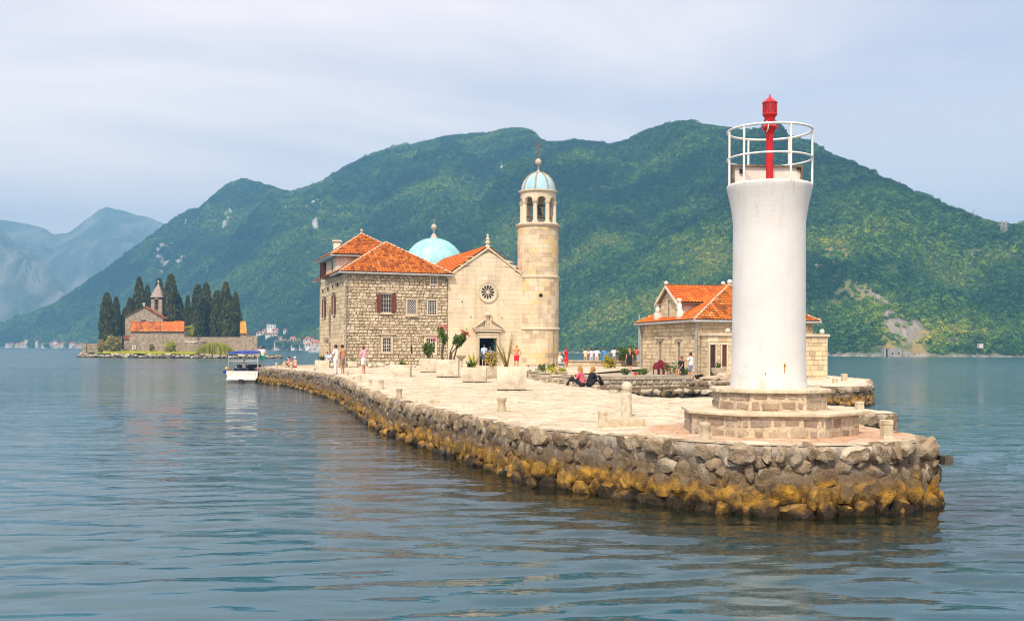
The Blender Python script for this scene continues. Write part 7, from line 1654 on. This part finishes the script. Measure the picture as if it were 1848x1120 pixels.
    if shirt:
        m = MB(); cap(m, pel + lean * .06 * k, ch, .150 * k, .158 * k); m.ball(ch + lean * .04 * k, .172 * k, 12, 8, (1.13, .82, 1.08)); m.ball(pel + lean * .02 * k, .165 * k, 12, 8, (1.08, .88, .75)); cap(m, sh[0], sh[1], .080 * k, .080 * k)
        if sleeves:
            for i in (0, 1): cap(m, sh[i], sh[i].lerp(AR[i][0], .62), .076 * k, .068 * k)
        remesh(m, 'shirt', cloth(shirt), root, .022)
    if low:
        m = MB(); m.ball(pel, .172 * k, 12, 8, (1.08, .9, .85))
        for i in (0, 1):
            if low_kind == 'shorts': cap(m, hip[i], hip[i].lerp(kn[i], .72), .112 * k, .092 * k)
            elif low_kind == 'trousers': cap(m, hip[i], kn[i], .110 * k, .082 * k); cap(m, kn[i], kn[i].lerp(an[i], .93), .082 * k, .066 * k)
            else: cap(m, pel, (kn[0] + kn[1]) / 2, .17 * k, .20 * k)
        remesh(m, 'skirt' if low_kind == 'skirt' else low_kind, cloth(low), root, .022)
    for i in (0, 1): m = MB(); m.ball(an[i] + S_(0, -.055, -.052), .05 * k, 10, 6, (.9, 2.35, .62)); m.build('shoe', cloth(shoes), root, ang=60)
    if bag: m = MB(); m.box(ch + S_(0, .17, -.06), (.28 * k, .16 * k, .40 * k)); m.build('backpack', cloth(bag), root, bevel=.04, seg=2)
    return root
AW, TO = math.pi / 2, -math.pi / 2     # facing away / toward the camera
def at(px, py): return GQ(px, py)
person(at(473.5, 662.5), AW + .5, 'person in white shirt and teal shorts shading the eyes beside the boat', (.78, .76, .80), (.02, .42, .34), hair='brown', h=1.80, arms=('down', 'head'), skin=0)
q = G(434, 690, 0); q.z = .58; q.y += 1.75; q.x -= .15; person(q, AW, 'person in pale shirt sitting at the helm of the motor boat', (.72, .66, .62), (.05, .05, .08), hair='red', pose='sit', arms='fwd', skin=1, h=1.7)
person(at(515, 663) + Vector((0, 1.2, 0)), R(200), 'bare-backed bather in pink sitting on the quay edge', (.62, .26, .24), (.10, .06, .10), hair='brown', pose='floor', arms='knee', sleeves=False)
person(at(529, 664) + Vector((0, .6, 0)), R(160), 'bather with white hat sitting beside the quay bollards', (.70, .52, .36), (.45, .03, .05), hair='fair', pose='floor', arms='knee', hat=(.8, .78, .75), sleeves=False)
q = at(590, 663.5); person(q + Vector((.35, 0, 0)), R(205), 'dark-haired person in pale shirt and jeans seated by the corner planter', (.62, .66, .80), (.30, .40, .62), 'trousers', 'dark', pose='sit', arms='knee', h=1.75)
person(q + Vector((-.1, .7, 0)), R(240), 'second person in light blue seated behind at the corner planter', (.45, .55, .72), (.20, .28, .45), 'trousers', 'dark', pose='sit', arms='knee', h=1.7)
person(at(606, 676), R(160), 'man dressed all in white standing on the quay', (.80, .78, .79), (.76, .70, .72), 'trousers', 'brown', h=1.78, arms='chest', skin=0)
person(at(611, 675) + Vector((.12, .7, 0)), R(150), 'bare-armed person close behind the man in white', (.50, .26, .14), (.30, .20, .15), 'shorts', 'brown', h=1.78, arms='hip', sleeves=False, skin=0)
person(at(656, 674), R(150), 'woman in pink top and white shorts looking at her phone', (.74, .40, .50), (.80, .78, .80), 'shorts', 'red', h=1.68, arms='chest', skin=0)
p = L(SX - .38, -.25, GZ + .10); person(p, AW, 'man in light blue shirt and blue shorts entering the church', (.42, .56, .80), (.035, .085, .20), 'shorts', 'brown', h=1.78, arms='down', skin=1)
p = L(SX + .42, .55, GZ); person(p, AW, 'person with grey backpack inside the church doorway', (.14, .17, .26), (.20, .03, .05), 'trousers', 'grey', h=1.70, bag=(.45, .48, .52))
p = P(932, 668, 80); p.z = 1.47; person(p, AW - .3, 'sunburnt person in red shorts standing before the bell tower', (.60, .26, .10), (.66, .02, .03), 'shorts', 'fair', h=1.78, arms='hip', sleeves=False, skin=0)
p = P(1010, 662, 83.0); p.z = 1.35; person(p, R(30), 'blond person in white sitting behind the bell tower', (.76, .74, .74), (.6, .62, .66), 'shorts', 'fair', True, pose='sit', arms='knee')
p = P(1022, 664, 84.5); p.z = 1.47; person(p, R(150), 'woman in a red dress standing beside the orange table', (.62, .015, .025), (.62, .015, .025), 'skirt', 'red', h=1.62, arms='chest', skin=0)
for i, (px, sh, lo, hr, lab, hh, Y) in enumerate(((1055.5, (.70, .56, .40), (.4, .3, .2), 'red', 'person in beige at the left end of the sea parapet', 1.55, 87.7), (1066, (.66, .60, .80), (.5, .5, .6), 'brown', 'person in pale lilac on the sea parapet', 1.55, 87.7), (1075.5, (.80, .78, .78), (.6, .5, .4), 'dark', 'person in white with dark strap on the sea parapet', 1.6, 87.7), (1090, (.06, .26, .62), (.05, .2, .5), 'red', 'person in bright blue leaning at the sea parapet', 1.62, 85.6), (1107, (.72, .74, .78), (.3, .3, .35), 'dark', 'grey-white clad person right of the yellow shrub', 1.65, 87.7), (1115, (.78, .70, .72), (.55, .2, .1), 'brown', 'person in white and orange next to the round shrub', 1.6, 87.9), (1146, (.62, .10, .07), (.5, .5, .5), 'red', 'person in red right of the round shrub', 1.68, 87.7))):
    p = P(px, 660, Y); p.z = 1.5 if Y > 86 else 1.47
    person(p if Y < 86 else p + Vector((0, -.75, 0)), R(90 + (i * 37) % 60 - 30), lab, sh, lo, 'shorts', hr, h=hh, arms=('down', 'hip') if i % 2 else 'chest', skin=i % 3, pose='stand')
p = P(1136, 676, 70); p.z = 1.36; person(p, AW + .2, 'blond woman in black walking past the round shrub', (.015, .015, .02), (.02, .02, .03), 'shorts', 'blond', True, h=1.66, sleeves=False, skin=0)
p = at(1064, 698); person(p + Vector((.05, .35, 0)), R(20), 'seated person in black with long golden hair at the inlet edge', (.012, .012, .016), (.014, .014, .02), 'trousers', 'blond', True, pose='floor', arms='knee', bend=.35, h=1.75, shoes=(.02, .02, .02))
p = at(1050, 698); person(p + Vector((0, .30, 0)), R(160), 'seated person in coral pink top leaning at the inlet edge', (.66, .12, .17), (.02, .02, .035), 'trousers', 'blond', True, pose='floor', arms='knee', bend=.2, h=1.72, shoes=(.02, .02, .02))
p = P(1246.5, 689.5, 65.0); p.z = ZP; person(p, R(150), 'man in white t-shirt and denim shorts walking beside the stone house', (.80, .78, .80), (.16, .22, .32), 'shorts', 'brown', h=1.74, pose='walk', arms=('down', 'fwd'), skin=0)
p = P(1233, 683, 65.2); p.z = 1.30; person(p + Vector((-.02, .25, -.06)), R(215), 'person in black t-shirt sitting on the wall with white shoes', (.02, .02, .03), (.03, .035, .05), 'shorts', 'red', h=1.66, pose='sit', arms='knee', skin=0, shoes=(.8, .8, .8), bend=.15)
finish_people()
